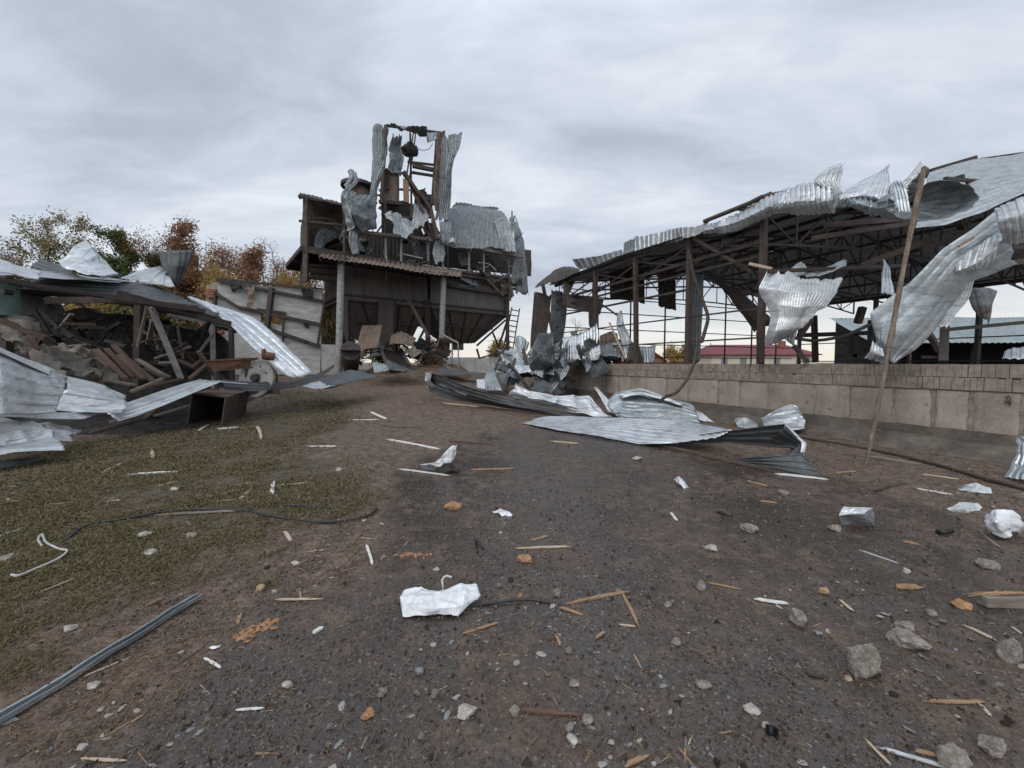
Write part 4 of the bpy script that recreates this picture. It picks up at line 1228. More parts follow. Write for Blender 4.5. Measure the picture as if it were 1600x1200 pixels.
S_FAR, S_NEAR = wall_s(884), -7.5
wall = thing('block_wall', 'long low wall of buff concrete blocks topped with a weathered brick course', 'wall', S(2, 0, 0))
core = MB()
core.hexa([S(S_NEAR, .06, -.2), S(S_FAR, .06, -.2), S(S_FAR, .45, -.2), S(S_NEAR, .45, -.2), S(S_NEAR, .06, 1.5), S(S_FAR, .06, 1.5), S(S_FAR, .45, 1.5), S(S_NEAR, .45, 1.5)])
core.build('mortar_bed', M['mortar'], wall)
rng = np.random.default_rng(5)
br = MB()
s = S_NEAR
zt = 1.585
while s < S_FAR:
    for (z0, z1, step) in ((1.36, zt, 0), (1.125, 1.352, .04)):
        w = .075 * rng.uniform(.95, 1.04)
        if rng.random() < .02 and z1 == zt:
            continue
        f = rng.normal(0, .004) + .012
        a, b = s + step + rng.normal(0, .003), s + step + w
        h = z1 + rng.normal(0, .003) - (rng.random() < .06) * rng.uniform(0, .04)
        c = rng.normal(0, .005)
        br.hexa([S(a, f, z0), S(b, f + c, z0), S(b, .44, z0), S(a, .44, z0), S(a, f, h), S(b, f + c, h), S(b, .44, h), S(a, .44, h)])
    s += .079
br.build('brick_course', M['brick_pale'], wall)
cuts = [S_NEAR] + sorted([wall_s(q) for q in (1700, 1600, 1520, 1458, 1397, 1329, 1273, 1199, 1157, 1121, 1075, 1040, 1008, 985, 965, 945, 925, 905)]) + [S_FAR]
gaps = {}
for i in range(len(cuts) - 1):
    a, b = cuts[i], cuts[i + 1]
    g = rng.uniform(.012, .034) if rng.random() < .75 else .055
    p = MB()
    ns, nz = 14, 8
    V, F = [], []
    f0 = rng.normal(0, .008)
    top, bot = 1.105 + rng.normal(0, .008), .40
    for j in range(nz + 1):
        for k in range(ns + 1):
            u, v = k / ns, j / nz
            ss = a + g + (b - a - 2 * g) * u
            z = bot + (top - bot) * v
            e = min(u, 1 - u, ) * ns
            ev = min(v, 1 - v) * nz
            d = .012 if (e < .5 or ev < .5) else 0
            if e < .5:
                ss += .02 * float(vnoise(np.array([[ss * 9, z * 9, i]]), 3)[0])
            if ev < .5:
                z += .012 * float(vnoise(np.array([[ss * 7, z * 7, i + 3]]), 4)[0])
            V.append(S(ss, f0 + .03 + d + .004 * float(vnoise(np.array([[ss * 3, z * 3, 0]]), 9)[0]), z))
    n0 = len(V)
    F = [(j * (ns + 1) + k, j * (ns + 1) + k + 1, (j + 1) * (ns + 1) + k + 1, (j + 1) * (ns + 1) + k) for j in range(nz) for k in range(ns)]
    rim = [k for k in range(ns + 1)] + [(j) * (ns + 1) + ns for j in range(1, nz + 1)] + [nz * (ns + 1) + k for k in range(ns - 1, -1, -1)] + [j * (ns + 1) for j in range(nz - 1, 0, -1)]
    inner = {}
    for q in rim:
        inner[q] = len(V)
        V.append(V[q] + np.array([WN[0], WN[1], 0]) * .08)
    for x, y in zip(rim, rim[1:] + rim[:1]):
        F.append((x, inner[x], inner[y], y))
    p.add(V, F)
    p.build('block_panel', M['panel'], wall, 40)
# damp plinth, leaning out, and the cracked apron in front of it
pl = MB()
V, F = [], []
ns = 150
prof = [(0.0, .405), (-.015, .28), (-.03, .12), (-.05, -.1)]
for k in range(ns + 1):
    s = S_NEAR + (S_FAR - S_NEAR) * k / ns
    for (w, z) in prof:
        V.append(S(s, w + .012 * float(fbm(np.array([[s * 3, z * 6, 0]]), 7)[0]) , z + (.012 * float(vnoise(np.array([[s * 4, 0, 2]]), 8)[0]) if z > .3 else 0)))
m_ = len(prof)
F = [(k * m_ + j, (k + 1) * m_ + j, (k + 1) * m_ + j + 1, k * m_ + j + 1) for k in range(ns) for j in range(m_ - 1)]
V2 = [v + np.array([WN[0], WN[1], 0]) * .15 for v in V]
n0 = len(V)
F += [tuple(i + n0 for i in f[::-1]) for f in F]
F += [(k * m_, n0 + k * m_, n0 + (k + 1) * m_, (k + 1) * m_) for k in range(ns)]
pl.add(V + V2, F)
pl.build('plinth', M['plinth'], wall, 60)
ap = MB()
V = []
ns, nw = 220, 10
for k in range(ns + 1):
    s = S_NEAR + (S_FAR - S_NEAR) * k / ns
    br_ = .022 * float(fbm(np.array([[s * 2.4, 3, 1]]), 12)[0])
    for j in range(nw + 1):
        u = j / nw
        w = -.055 - br_ - u * .62
        q = S(s, w, 0)
        V.append(np.array([q[0], q[1], float(gz(q[0], q[1])) + .19 * (1 - u) ** .8 * (1 + .25 * float(vnoise(np.array([[s * 1.5, u * 2, 4]]), 14)[0])) - .03 * u + .016 * float(fbm(np.array([[s * 5, u * 5, 0]]), 13)[0])]))
F = [(k * (nw + 1) + j, k * (nw + 1) + j + 1, (k + 1) * (nw + 1) + j + 1, (k + 1) * (nw + 1) + j) for k in range(ns) for j in range(nw)]
ap.add(V, F)
ap.build('apron', M['plinth'], wall, 180)
# a small scrawl on the nearest block
sc = MB()
for pts in ([(1570, 622), (1574, 618), (1579, 621), (1576, 627), (1570, 631)], [(1576, 619), (1573, 626), (1578, 633)], [(1569, 626), (1575, 629), (1580, 627), (1577, 634)]):
    qq = []
    for (x, y) in pts:
        d = ray(x, y)
        n = np.array([WN[0], WN[1], 0])
        k = (np.dot(np.append(WA, 0), n) - .004 - np.dot(EYE, n)) / np.dot(d, n)
        qq.append(EYE + d * k)
    sc.tube(densify(qq, 12), .006, 5)
sc.build('painted_mark', M['paint_black'], wall, 60)

# ------------------------------------------------------------------ the open shed
ZE = 5.72
shed = thing('open_shed', 'large open steel shed with a torn and curled ribbed roof standing on the wall', 'shed', S(3, 8, 0))


def spart(name, mb, m, smooth=None, solid=0.0, parent=None, label=None):
    o = mb.build(name, M[m], parent or shed, smooth, solid)
    if label:
        o['label'] = label
    return o


PS = [wall_s(1178), wall_s(1065), wall_s(986), wall_s(926), wall_s(868)]
dS = PS[1] - PS[0]
POSTS = [PS[0] - 5.2, PS[0]] + PS[1:]
RAFT = list(POSTS)
tops = {1: (1194, 340), 2: (1078, 372), 3: (993, 402), 4: (930, 422), 5: (848, 444)}
S_END = PS[4] + .5


def on_wall(px, py, w=0.25):
    d = ray(px, py)
    n = np.array([WN[0], WN[1], 0])
    k = (np.dot(np.append(WA, 0), n) + w - np.dot(EYE, n)) / np.dot(d, n)
    return EYE + d * k


for i, s in enumerate(POSTS):
    if i == 0:
        continue
    t = on_wall(*tops[i], .25)
    b = S(s, .25, 1.45)
    spart('post', MB().beam(b, t, .14, .14, up=(WN[0], WN[1], 0)), 'steel_brown')

fl2 = MB().hexa([S(-16, .6, .9), S(16, .6, .9), S(16, 24, .9), S(-16, 24, .9), S(-16, .6, 1.12), S(16, .6, 1.12), S(16, 24, 1.12), S(-16, 24, 1.12)])
tag(fl2.build('bounce_floor', rough_mat('pale_bounce_concrete', [(0.34, 0.32, 0.29), (0.44, 0.42, 0.39), (0.52, 0.5, 0.46)], 1.2, 0.9, 0.2, 0.005), None), 'unseen pale floor added behind the wall to bounce light up into the open shed', None, None, 'structure')  # unseen slab, added and kept pale to bounce light onto the roof underside
ZR, WR, WF = 7.2, 10.0, 20.0


def roof_z(w):
    return ZE + (ZR - ZE) * (w / WR if w <= WR else (WF - w) / (WF - WR))


def truss(s, w0=0.2, sag=0.0):
    m = MB()
    N = 14
    top = [S(s, w0 + (WF - w0) * k / N, roof_z(w0 + (WF - w0) * k / N) - .16) for k in range(N + 1)]
    bot = [S(s, w0 + (WF - w0) * k / N, ZE - .95 + .75 * math.sin(math.pi * k / N) - sag * math.sin(math.pi * k / N)) for k in range(N + 1)]
    for k in range(N):
        m.beam(top[k], top[k + 1], .07, .07)
        m.beam(bot[k], bot[k + 1], .065, .065)
        m.beam(bot[k], top[k], .04)
        if k % 2:
            m.beam(bot[k], top[k + 1], .04)
        else:
            m.beam(top[k], bot[k + 1], .04)
    m.beam(bot[N], top[N], .06)
    return m


TR = [PS[0] - 7.6, PS[0] - 5.0, PS[0] - 2.4, PS[0], PS[1], PS[2], PS[3], PS[4]]
for i, s in enumerate(TR):
    spart('truss', truss(s, 5.5 if i < 2 else (3.2 if i < 3 else .2), .15 * (i % 2)), 'steel_dark')
pu = [0.5, 2.3, 4.2, 6.1, 8.0, 9.7, 11.6, 13.5, 15.4, 17.3, 19.4]
for w in pu:
    s0 = PS[0] - 9 if w > 6 else (PS[0] - 2.4 if w > 3 else PS[0] - .4)
    spart('purlin', MB().beam(S(s0, w, roof_z(w) - .07), S(S_END, w, roof_z(w) - .07), .1, .1), 'steel_dark')
# horizontal wind braces
for a, b in ((0, 1), (1, 2), (2, 3), (3, 4)):
    spart('cross_brace', MB().beam(S(PS[a], .3, ZE - 1.0), S(PS[b], .3, ZE - .3), .05).beam(S(PS[b], .3, ZE - 1.0), S(PS[a], .3, ZE - .3), .05), 'steel_dark')
# far long side: posts, rails
s = PS[4]
fp = []
while s > PS[0] - 16:
    spart('post', MB().beam(S(s, WF, .6), S(s, WF, ZE - .1), .18), 'steel_dark')
    s -= 4.3
for z in (1.75, 2.95):
    spart('far_rail', MB().beam(S(PS[0] - 18, WF, z), S(PS[4], WF, z), .06), 'steel_dark')
spart('far_eave_beam', MB().beam(S(PS[0] - 18, WF, ZE - .1), S(S_END, WF, ZE - .1), .16, .24), 'steel_dark')
# rods and rails of the near side
for z, (a, b) in ((1.66, (PS[4], PS[1])), (2.35, (PS[4], PS[0])), (3.15, (PS[4], PS[0])), (4.05, (PS[4], PS[1])), (4.55, (PS[4], PS[0]))):
    spart('girt', MB().beam(S(a, .3, z), S(b, .3, z - .05), .045 if z < 4 else .07), 'steel_dark')
spart('eave_beam', MB().beam(S(PS[0], .25, ZE - .12), S(S_END, .25, ZE - .12), .1, .12), 'steel_dark')
spart('eave_rail', MB().beam(S(PS[0], .3, ZE - .85), S(S_END, .3, ZE - .85), .09), 'steel_dark')
# far gable end: posts and girts
for w in (2.6, 5.2, 7.8, 10.4, 13, 15.6, 18.2):
    spart('gable_post', MB().beam(S(S_END, w, .6), S(S_END, w, roof_z(w) - .15), .07), 'steel_dark')
for z in (1.95, 2.7, 3.5, 4.4, 5.2):
    spart('gable_girt', MB().beam(S(S_END, .3, z), S(S_END, WF, z), .05), 'steel_dark')


def hang(px0, px1, yt, yb, dep, ribs=5, m='galv_dark', seed=1, cr=.05, yb1=None):
    return sheet(PG([[(px0, yt, dep), (px1, yt + 2, dep)], [(px0 + 1, (yt + yb) / 2, dep), (px1 + 1, (yt + yb) / 2 + 3, dep)], [(px0 + 2, yb, dep), (px1 + 1, yb1 or yb + 5, dep)]]), ribs, .05, cr, .7, .04, seed)


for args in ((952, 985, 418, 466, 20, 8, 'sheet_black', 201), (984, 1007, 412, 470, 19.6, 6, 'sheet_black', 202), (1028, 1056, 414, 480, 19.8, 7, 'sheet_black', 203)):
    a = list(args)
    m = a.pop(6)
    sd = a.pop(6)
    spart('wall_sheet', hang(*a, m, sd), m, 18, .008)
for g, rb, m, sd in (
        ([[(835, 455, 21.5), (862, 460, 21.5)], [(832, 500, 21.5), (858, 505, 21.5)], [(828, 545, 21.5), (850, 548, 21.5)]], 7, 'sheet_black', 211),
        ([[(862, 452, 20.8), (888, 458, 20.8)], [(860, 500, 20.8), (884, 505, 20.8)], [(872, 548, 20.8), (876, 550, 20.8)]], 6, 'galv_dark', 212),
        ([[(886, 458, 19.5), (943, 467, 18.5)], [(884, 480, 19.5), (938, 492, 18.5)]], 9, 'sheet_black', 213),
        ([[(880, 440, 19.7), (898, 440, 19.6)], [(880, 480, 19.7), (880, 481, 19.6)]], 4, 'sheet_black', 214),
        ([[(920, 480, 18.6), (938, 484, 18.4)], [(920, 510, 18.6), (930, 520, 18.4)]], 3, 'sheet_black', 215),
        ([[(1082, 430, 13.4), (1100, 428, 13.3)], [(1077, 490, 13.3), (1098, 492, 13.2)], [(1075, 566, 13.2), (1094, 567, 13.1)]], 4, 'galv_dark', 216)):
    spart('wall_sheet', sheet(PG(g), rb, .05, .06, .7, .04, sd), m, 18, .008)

# roof, seen from below: near slope (with the torn-out corner), far slope
near1 = []
for w, s0 in ((.0, PS[0] + .2), (2.0, PS[0] - .4), (4.5, PS[0] - 1.2), (7.2, PS[0] - 2.2), (10.0, PS[0] - 3.6)):
    near1.append([S(s0 + (S_END + .4 - s0) * t, w, roof_z(w) - .06 * math.sin(t * 9 + w)) for t in (0, .25, .5, .75, 1)])
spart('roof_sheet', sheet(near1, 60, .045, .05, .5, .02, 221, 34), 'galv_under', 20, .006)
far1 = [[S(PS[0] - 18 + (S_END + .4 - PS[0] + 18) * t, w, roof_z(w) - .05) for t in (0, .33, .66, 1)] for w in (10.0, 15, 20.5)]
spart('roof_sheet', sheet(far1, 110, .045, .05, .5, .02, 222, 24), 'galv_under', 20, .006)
# curled roof covering still rising at the right
spart('roof_sheet', sheet([list(r) for r in zip(*PG([[(1430, 356, 9.0), (1478, 350, 8.9), (1540, 328, 8.7), (1660, 274, 8.5)], [(1440, 320, 9.9), (1500, 310, 9.9), (1560, 290, 9.8), (1670, 255, 9.6)], [(1446, 294, 10.9), (1510, 276, 10.9), (1570, 262, 10.8), (1680, 236, 10.6)], [(1450, 271, 12.0), (1520, 250, 12.0), (1580, 242, 11.9), (1690, 222, 11.8)]]))], 17, .07, .05, .6, .01, 223, 40), 'galv_grey', 18, .008, label='large ribbed roof panel still lying on the shed at the top right')
spart('roof_ridge', MB().beam(P(1452, 268, 12.1), P(1524, 247, 12.1), .12).beam(P(1530, 250, 12.1), P(1600, 240, 12.0), .08), 'steel_dark')
# rust coloured beams under it
for a, b, w, m in (((1290, 352, 9.4), (1475, 338, 9.4), .12, 'steel_brown'), ((1270, 372, 9.4), (1430, 348, 9.4), .1, 'steel_brown'), ((1440, 392, 10), (1600, 330, 9.4), .14, 'steel_brown'), ((1345, 415, 10), (1460, 372, 9.6), .14, 'steel_brown'), ((1170, 412, 10.6), (1206, 420, 10.4), .07, 'wood_pale'), ((1200, 424, 9.6), (1420, 415, 9.6), .08, 'steel_dark'), ((1465, 388, 7.6), (1640, 386, 7.4), .07, 'steel_dark'), ((1440, 438, 9), (1640, 400, 9), .12, 'steel_brown'), ((1520, 360, 9.4), (1640, 345, 9.2), .1, 'steel_brown')):
    spart('roof_beam', MB().beam(P(*a), P(*b), w), m)
# the long buckled brace and the strip falling from the gable
spart('buckled_brace', sheet(PG([[(1092, 420, 14.5), (1098, 414, 14.5)], [(1128, 452, 14), (1134, 443, 14)], [(1160, 490, 13.4), (1176, 482, 13.4)], [(1178, 520, 12.6), (1192, 512, 12.6)]]), 3, .05, .08, .7, .05, 231), 'sheet_black', 26, .01)
spart('buckled_brace', MB().tube(densify([P(1076, 392, 12.4), P(1084, 430, 12.2), P(1098, 470, 11.9), P(1106, 495, 11.7), P(1102, 515, 11.5), P(1096, 535, 11.4)], 20), .05, 8), 'steel_dark', 60)
spart('buckled_brace', MB().beam(P(1084, 372, 12.6), P(1175, 425, 11.4), .09), 'steel_brown')
spart('fallen_duct', MB().beam(P(1140, 452, 13.4), P(1200, 505, 11.5), .28, .2), 'steel_dark')
spart('fallen_duct', MB().tube([P(1157, 455, 13.3), P(1157, 462, 13.3)], .28, 14), 'steel_dark', 50)
for a, b in (((1272, 493, 22), (1274, 566, 22)), ((1363, 500, 18), (1361, 566, 18)), ((1240, 540, 9.6), (1262, 566, 9.4)), ((1268, 498, 9.2), (1248, 528, 9.4)), ((1340, 505, 17), (1348, 480, 17)), ((1445, 512, 9), (1468, 548, 9.4)), ((1310, 556, 21), (1365, 556, 21)), ((1247, 524, 21), (1364, 520, 21)), ((1335, 522, 21), (1333, 558, 21)), ((1186, 518, 10.5), (1188, 567, 10.3))):
    spart('loose_bar', MB().beam(P(*a), P(*b), .1 if a[2] < 12 else .22), 'steel_dark')
spart('hanging_cable', MB().tube(densify([P(1240, 528, 12), P(1275, 532, 12), P(1320, 524, 12), P(1364, 505, 12)], 16), .05, 7), 'rubber', 60)
for a, b, w in (((1476, 512, 7.9), (1474, 566, 7.6), .13), ((1480, 515, 7.9), (1640, 500, 7.9), .07), ((1440, 558, 8), (1476, 558, 7.8), .06)):
    spart('frame_bar', MB().beam(P(*a), P(*b), w), 'steel_dark')

# roof edge: flipped sheets along the eave, from the far end to the near
for i, (g, rb, m, sd, lb) in enumerate((
        ([[(834, 447, 21.2), (872, 440, 20), (906, 432, 18.6)], [(848, 434, 21.6), (874, 424, 20.3), (905, 422, 18.9)], [(868, 421, 21.6), (885, 415, 20.4), (906, 420, 19)]], 10, 'sheet_black', 241, None),
        ([[(905, 421, 18.3), (940, 415, 17), (974, 402, 16)], [(895, 404, 18.3), (934, 400, 17), (971, 389, 16)]], 9, 'galv_grey', 242, 'flat torn roof strip standing up along the far part of the eave'),
        ([[(974, 402, 16), (992, 397, 15.4)], [(976, 378, 15.9), (993, 371, 15.3)]], 4, 'galv_grey', 243, None),
        ([[(992, 398, 15.4), (1030, 387, 14.2), (1072, 372, 13)], [(990, 370, 15.4), (1030, 362, 14.2), (1066, 353, 13)]], 11, 'galv', 244, None),
        ([[(1066, 372, 12.9), (1085, 368, 12.4), (1104, 360, 12)], [(1064, 354, 12.9), (1090, 352, 12.3), (1110, 346, 11.9)]], 5, 'galv_white', 245, None))):
    spart('eave_sheet', sheet(PG(g), rb, .07, .08, .7, .08, sd), m, 18, .008, label=lb)
# bright ragged fringe rolled down over the eave pipe
fr_top = [(1098, 352, 12.1), (1150, 332, 11.2), (1205, 308, 10.4), (1255, 297, 9.7), (1304, 288, 9.15)]
fr_mid = [(1098, 360, 11.95), (1150, 344, 11.0), (1205, 324, 10.2), (1255, 316, 9.5), (1306, 312, 8.95)]
fr_bot = [(1096, 368, 12.05), (1150, 360, 11.15), (1208, 336, 10.35), (1258, 336, 9.65), (1312, 334, 9.1)]
spart('rolled_roof_edge', sheet(PG([fr_top, fr_mid, fr_bot]), 26, .09, .13, .9, .22, 246, 26), 'galv', 18, .008, label='bright ragged roof edge rolled down over the eave')
spart('eave_pipe', MB().tube([P(1100, 346, 12), P(1170, 318, 10.9), P(1190, 308, 10.6), P(1297, 287, 9.2)], .06, 8).tube([P(1178, 314, 10.9), P(1205, 302, 10.5)], .05, 8), 'steel_brown', 60)
spart('rolled_roof_edge', sheet(PG([[(1150, 330, 11.3), (1200, 306, 10.6), (1290, 288, 9.3)], [(1165, 320, 11.6), (1210, 298, 10.9), (1280, 283, 9.7)]]), 12, .06, .1, .8, .15, 247, 14), 'galv_white', 18, .008)
# spiked peeled sheets
for g, rb, m, sd in (
        ([[(1300, 330, 9.0), (1314, 318, 8.85)], [(1300, 300, 9.0), (1318, 298, 8.8)], [(1276, 285, 9.3), (1316, 280, 8.9)], [(1296, 268, 9.3), (1328, 252, 8.9)]], 5, 'galv', 251),
        ([[(1310, 322, 8.9), (1345, 320, 8.6), (1385, 326, 8.4)], [(1312, 312, 8.7), (1348, 306, 8.4), (1386, 312, 8.1)], [(1330, 294, 8.9), (1356, 292, 8.5), (1390, 296, 8.2)], [(1352, 280, 9.0), (1368, 274, 8.8), (1392, 282, 8.5)], [(1374, 266, 9.2), (1380, 260, 9.0), (1388, 256, 8.8)]], 7, 'galv', 252),
        ([[(1330, 322, 8.8), (1362, 338, 8.4), (1400, 342, 8.2)], [(1326, 314, 8.6), (1362, 322, 8.1), (1400, 330, 7.9)], [(1330, 306, 8.8), (1362, 310, 8.4), (1400, 312, 8.2)]], 8, 'galv_grey', 253),
        ([[(1372, 298, 8.5), (1400, 288, 8.3), (1412, 280, 8.2)], [(1385, 330, 8.2), (1408, 334, 7.9), (1428, 334, 7.8)], [(1410, 345, 8.1), (1440, 346, 8.0), (1455, 344, 7.9)]], 7, 'galv', 254),
        ([[(1395, 298, 8.4), (1412, 300, 8.3)], [(1420, 274, 8.3), (1426, 284, 8.2)], [(1438, 250, 8.3), (1441, 262, 8.2)]], 3, 'galv_white', 255),
        ([[(1412, 296, 8.1), (1436, 262, 8.2)], [(1424, 300, 8.4), (1446, 274, 8.4)]], 3, 'galv_dark', 256)):
    spart('peeled_roof_sheet', sheet(PG(g), rb, .06, .09, .9, .08, sd, 30), m, 18, .008)
# the barrel-rolled sheet, dark inside
cen0, cen1 = P(1452, 312, 7.3), P(1412, 318, 8.0)
ax = cen1 - cen0
ax /= np.linalg.norm(ax)
up = np.array([0, 0, 1.0])
sd_ = np.cross(ax, up)
sd_ /= np.linalg.norm(sd_)
rows = []
for k in range(15):
    a = math.radians(-215 + k * 21)
    r1, r2 = .50 + .02 * k / 15, .12
    e = np.array([1.28, 0.68])
    rows.append([cen0 + (sd_ * math.cos(a) * e[0] + up * math.sin(a) * e[1]) * r1, (cen0 + cen1) / 2 + (sd_ * math.cos(a) * e[0] + up * math.sin(a) * e[1]) * r1 * .96, cen1 + (sd_ * math.cos(a) * e[0] + up * math.sin(a) * e[1]) * r2])
spart('peeled_roof_sheet', sheet([list(r) for r in zip(*rows)], 9, .05, .07, .9, .08, 257, 30), 'galv_aged', 18, .008, label='roof sheet rolled into a barrel beside the wooden pole')
# hanging sheets
spart('hanging_sheet', sheet(PG([[(1199, 418, 9.7), (1230, 418, 9.4), (1262, 428, 9.3), (1320, 428, 9.5)], [(1188, 446, 9.6), (1218, 448, 9.2), (1260, 452, 9.0), (1312, 452, 9.3)], [(1190, 458, 9.6), (1214, 470, 9.2), (1255, 476, 8.9), (1292, 472, 9.2)], [(1204, 490, 9.4), (1218, 492, 9.2), (1250, 492, 9.0), (1276, 482, 9.2)], [(1202, 515, 9.4), (1214, 514, 9.2), (1238, 510, 9.1), (1256, 508, 9.2)], [(1198, 536, 9.5), (1206, 538, 9.4), (1214, 534, 9.4), (1222, 530, 9.4)]]), 28, .035, .12, .8, .06, 261, 60, kink=.8), 'galv_white', 18, .008, label='bright torn sheet hanging over the wall in the middle of the shed')
spart('hanging_sheet', sheet(PG([[(1222, 424, 9.9), (1250, 408, 10.2), (1264, 422, 9.9)], [(1230, 430, 9.7), (1255, 428, 9.9), (1270, 432, 9.7)]]), 4, .05, .1, .9, .1, 262), 'galv_grey', 18, .008)
spart('hanging_sheet', sheet(PG([[(1260, 424, 9.6), (1290, 420, 9.7), (1318, 414, 9.8)], [(1262, 434, 9.4), (1292, 430, 9.5), (1318, 424, 9.6)]]), 3, .04, .1, .9, .1, 263), 'galv_grey', 18, .008)
spart('hanging_sheet', sheet(PG([[(1222, 512, 9.3), (1246, 510, 9.2)], [(1224, 530, 9.3), (1240, 530, 9.2)], [(1232, 540, 9.3), (1238, 542, 9.2)]]), 3, .04, .12, 1, .12, 264), 'galv_sooty', 18, .008)
spart('hanging_sheet', sheet(PG([[(1384, 402, 9.2), (1391, 404, 9.2)], [(1382, 434, 9.1), (1400, 440, 9.0)], [(1376, 460, 9.0), (1402, 462, 8.9)]]), 3, .04, .16, 1, .15, 265), 'galv', 18, .008)
# the great twisted sheet falling from the roof edge to the wall
spart('twisted_sheet', sheet(PG([[(1558, 330, 7.0), (1575, 372, 6.9), (1590, 412, 7.0)], [(1520, 360, 7.1), (1535, 395, 7.0), (1548, 428, 7.1)], [(1470, 392, 7.2), (1492, 420, 7.1), (1510, 440, 7.2)], [(1420, 442, 7.3), (1456, 470, 7.2), (1482, 480, 7.3)], [(1362, 487, 7.4), (1408, 520, 7.2), (1456, 516, 7.3)], [(1366, 520, 7.4), (1392, 545, 7.25), (1428, 545, 7.3)], [(1378, 560, 7.4), (1392, 565, 7.3), (1398, 567, 7.3)]]), 6, .03, .07, .8, .04, 271, 80), 'galv_grey', 18, .008, label='long twisted sheet falling from the roof edge to the wall behind the pole')
spart('twisted_sheet', sheet(PG([[(1490, 402, 7.15), (1540, 372, 6.85), (1575, 352, 6.8)], [(1496, 426, 7.0), (1530, 412, 6.7), (1572, 384, 6.7)], [(1514, 434, 7.1), (1534, 428, 6.95), (1560, 412, 6.9)]]), 7, .05, .09, .9, .06, 272, 40), 'galv_white', 18, .008)
spart('twisted_sheet', sheet(PG([[(1562, 332, 6.8), (1590, 318, 6.6), (1640, 290, 6.4)], [(1560, 345, 6.6), (1592, 340, 6.4), (1640, 320, 6.2)], [(1568, 362, 6.6), (1595, 362, 6.4), (1640, 350, 6.2)], [(1580, 372, 6.8), (1600, 378, 6.6), (1640, 372, 6.4)]]), 6, .05, .09, .9, .05, 273, 34), 'galv', 18, .008, label='crumpled roof roll at the right edge of the photo')
spart('twisted_sheet', sheet(PG([[(1496, 438, 7.5), (1516, 436, 7.5)], [(1490, 470, 7.5), (1508, 470, 7.5)], [(1458, 508, 7.4), (1478, 512, 7.4)]]), 5, .05, .06, .8, .08, 274), 'galv_white', 18, .008)
spart('twisted_sheet', sheet(PG([[(1504, 446, 7.7), (1528, 448, 7.6), (1552, 452, 7.7)], [(1515, 476, 7.7), (1534, 472, 7.6), (1542, 475, 7.7)], [(1538, 494, 7.7), (1541, 497, 7.65), (1544, 504, 7.7)]]), 4, .04, .08, .9, .05, 275), 'galv_sooty', 18, .008)
spart('twisted_sheet', sheet(PG([[(1364, 530, 7.5), (1378, 536, 7.4)], [(1358, 548, 7.5), (1380, 556, 7.3)], [(1346, 562, 7.6), (1380, 566, 7.4)]]), 4, .04, .12, 1.0, .12, 276), 'galv', 18, .008)
spart('wood_scrap', MB().beam(P(1498, 385, 7.0), P(1522, 372, 6.9), .06, .03), 'wood_fresh')
tag(sheet(PG([[(1570, 552, 8.4), (1590, 546, 8.4), (1625, 548, 8.4)], [(1566, 562, 8.2), (1590, 564, 8.1), (1625, 562, 8.1)]]), 4, .04, .1, 1, .1, 277).build('bent_sheet', M['galv'], None, 24, .006), 'bright bent sheet lying on top of the wall at the right edge', 'metal sheet')

# wooden pole leaning on the wall
foot = G(1352, 728)
tp = P(1444, 262, 6.55)
pole = MB()
pp = densify([foot - np.array([0, 0, .05]), foot * .66 + tp * .34 + np.array([.012, 0, 0]), foot * .33 + tp * .67 - np.array([.015, 0, 0]), tp], 40)
rr = [.027 + .011 * t + .004 * float(vnoise(np.array([[t * 14, 0, 0]]), 4)[0]) + (.012 if abs(t - .42) < .02 else 0) for t in np.linspace(0, 1, 40)]
pole.tube(pp, rr, 12)
tag(pole.build('wooden_pole', M['wood_pole'], None, 50), 'tall slim peeled wooden pole leaning in front of the block wall', 'pole')

# ------------------------------------------------------------------ grey panel wall with pipes and a brick pillar
pw = thing('panel_wall', 'tall grey concrete panel wall with rusty pipes and a square hole', 'wall', tbase(420, 20))
PO, PD = P(344, 568, 19), P(504, 568, 20.5)
pdv = (PD - PO) * [1, 1, 0]
plen = np.linalg.norm(pdv)
pdv /= plen
pnv = np.array([-pdv[1], pdv[0], 0])


def PWp(px, py, off=0.0):
    d = ray(px, py)
    k = (np.dot(PO, pnv) + off - np.dot(EYE, pnv)) / np.dot(d, pnv)
    return EYE + d * k


def pwpoly(px, thick=.22):
    return MB().poly([PWp(*q) for q in px], thick, pnv)


for outline in ([(340, 437), (428, 449), (426, 488), (408, 488), (407, 503), (424, 506), (421, 585), (336, 585)],
                [(428.6, 449), (504, 454), (500, 585), (421.6, 585), (424.6, 506), (440, 508), (441, 490), (426.6, 488)]):
    pwpoly(outline).build('wall_panel', M['plaster'], pw)
for a, b, w in (((338, 436), (504, 452), .1), ((338, 438), (508, 471), .13), ((335, 457), (372, 480), .12), ((372, 480), (502, 507), .14), ((402, 483), (447, 489), .1), ((425, 450), (417, 513), .2), ((418, 513), (500, 541), .15), ((510, 452), (496, 540), .09), ((443, 489), (442, 535), .08), ((336, 455), (334, 560), .12)):
    MB().beam(PWp(*a, -.12), PWp(*b, -.12), w).build('pipe', M['steel_dark'], pw)
for g, m, sd in (([[(378, 448), (396, 447)], [(388, 462), (397, 466)], [(387, 484), (396, 485)]], 'sheet_rust', 301), ([[(359, 441), (378, 445)], [(364, 456), (367, 458)]], 'char', 302), ([[(470, 447), (488, 452)], [(472, 462), (486, 466)]], 'char', 303), ([[(472, 503), (482, 505)], [(476, 514), (481, 515)]], 'char', 304), ([[(474, 530), (482, 533)], [(477, 537), (481, 538)]], 'char', 305)):
    sheet([[PWp(q[0], q[1], -.25) for q in r] for r in g], 0, 0, .12, 1.5, .15, sd).build('hanging_scrap', M[m], pw, 30, .02)
bp = thing('brick_pillar', 'broken red brick pillar at the left end of the grey panel wall', 'pillar', tbase(327, 19))
rows = MB()
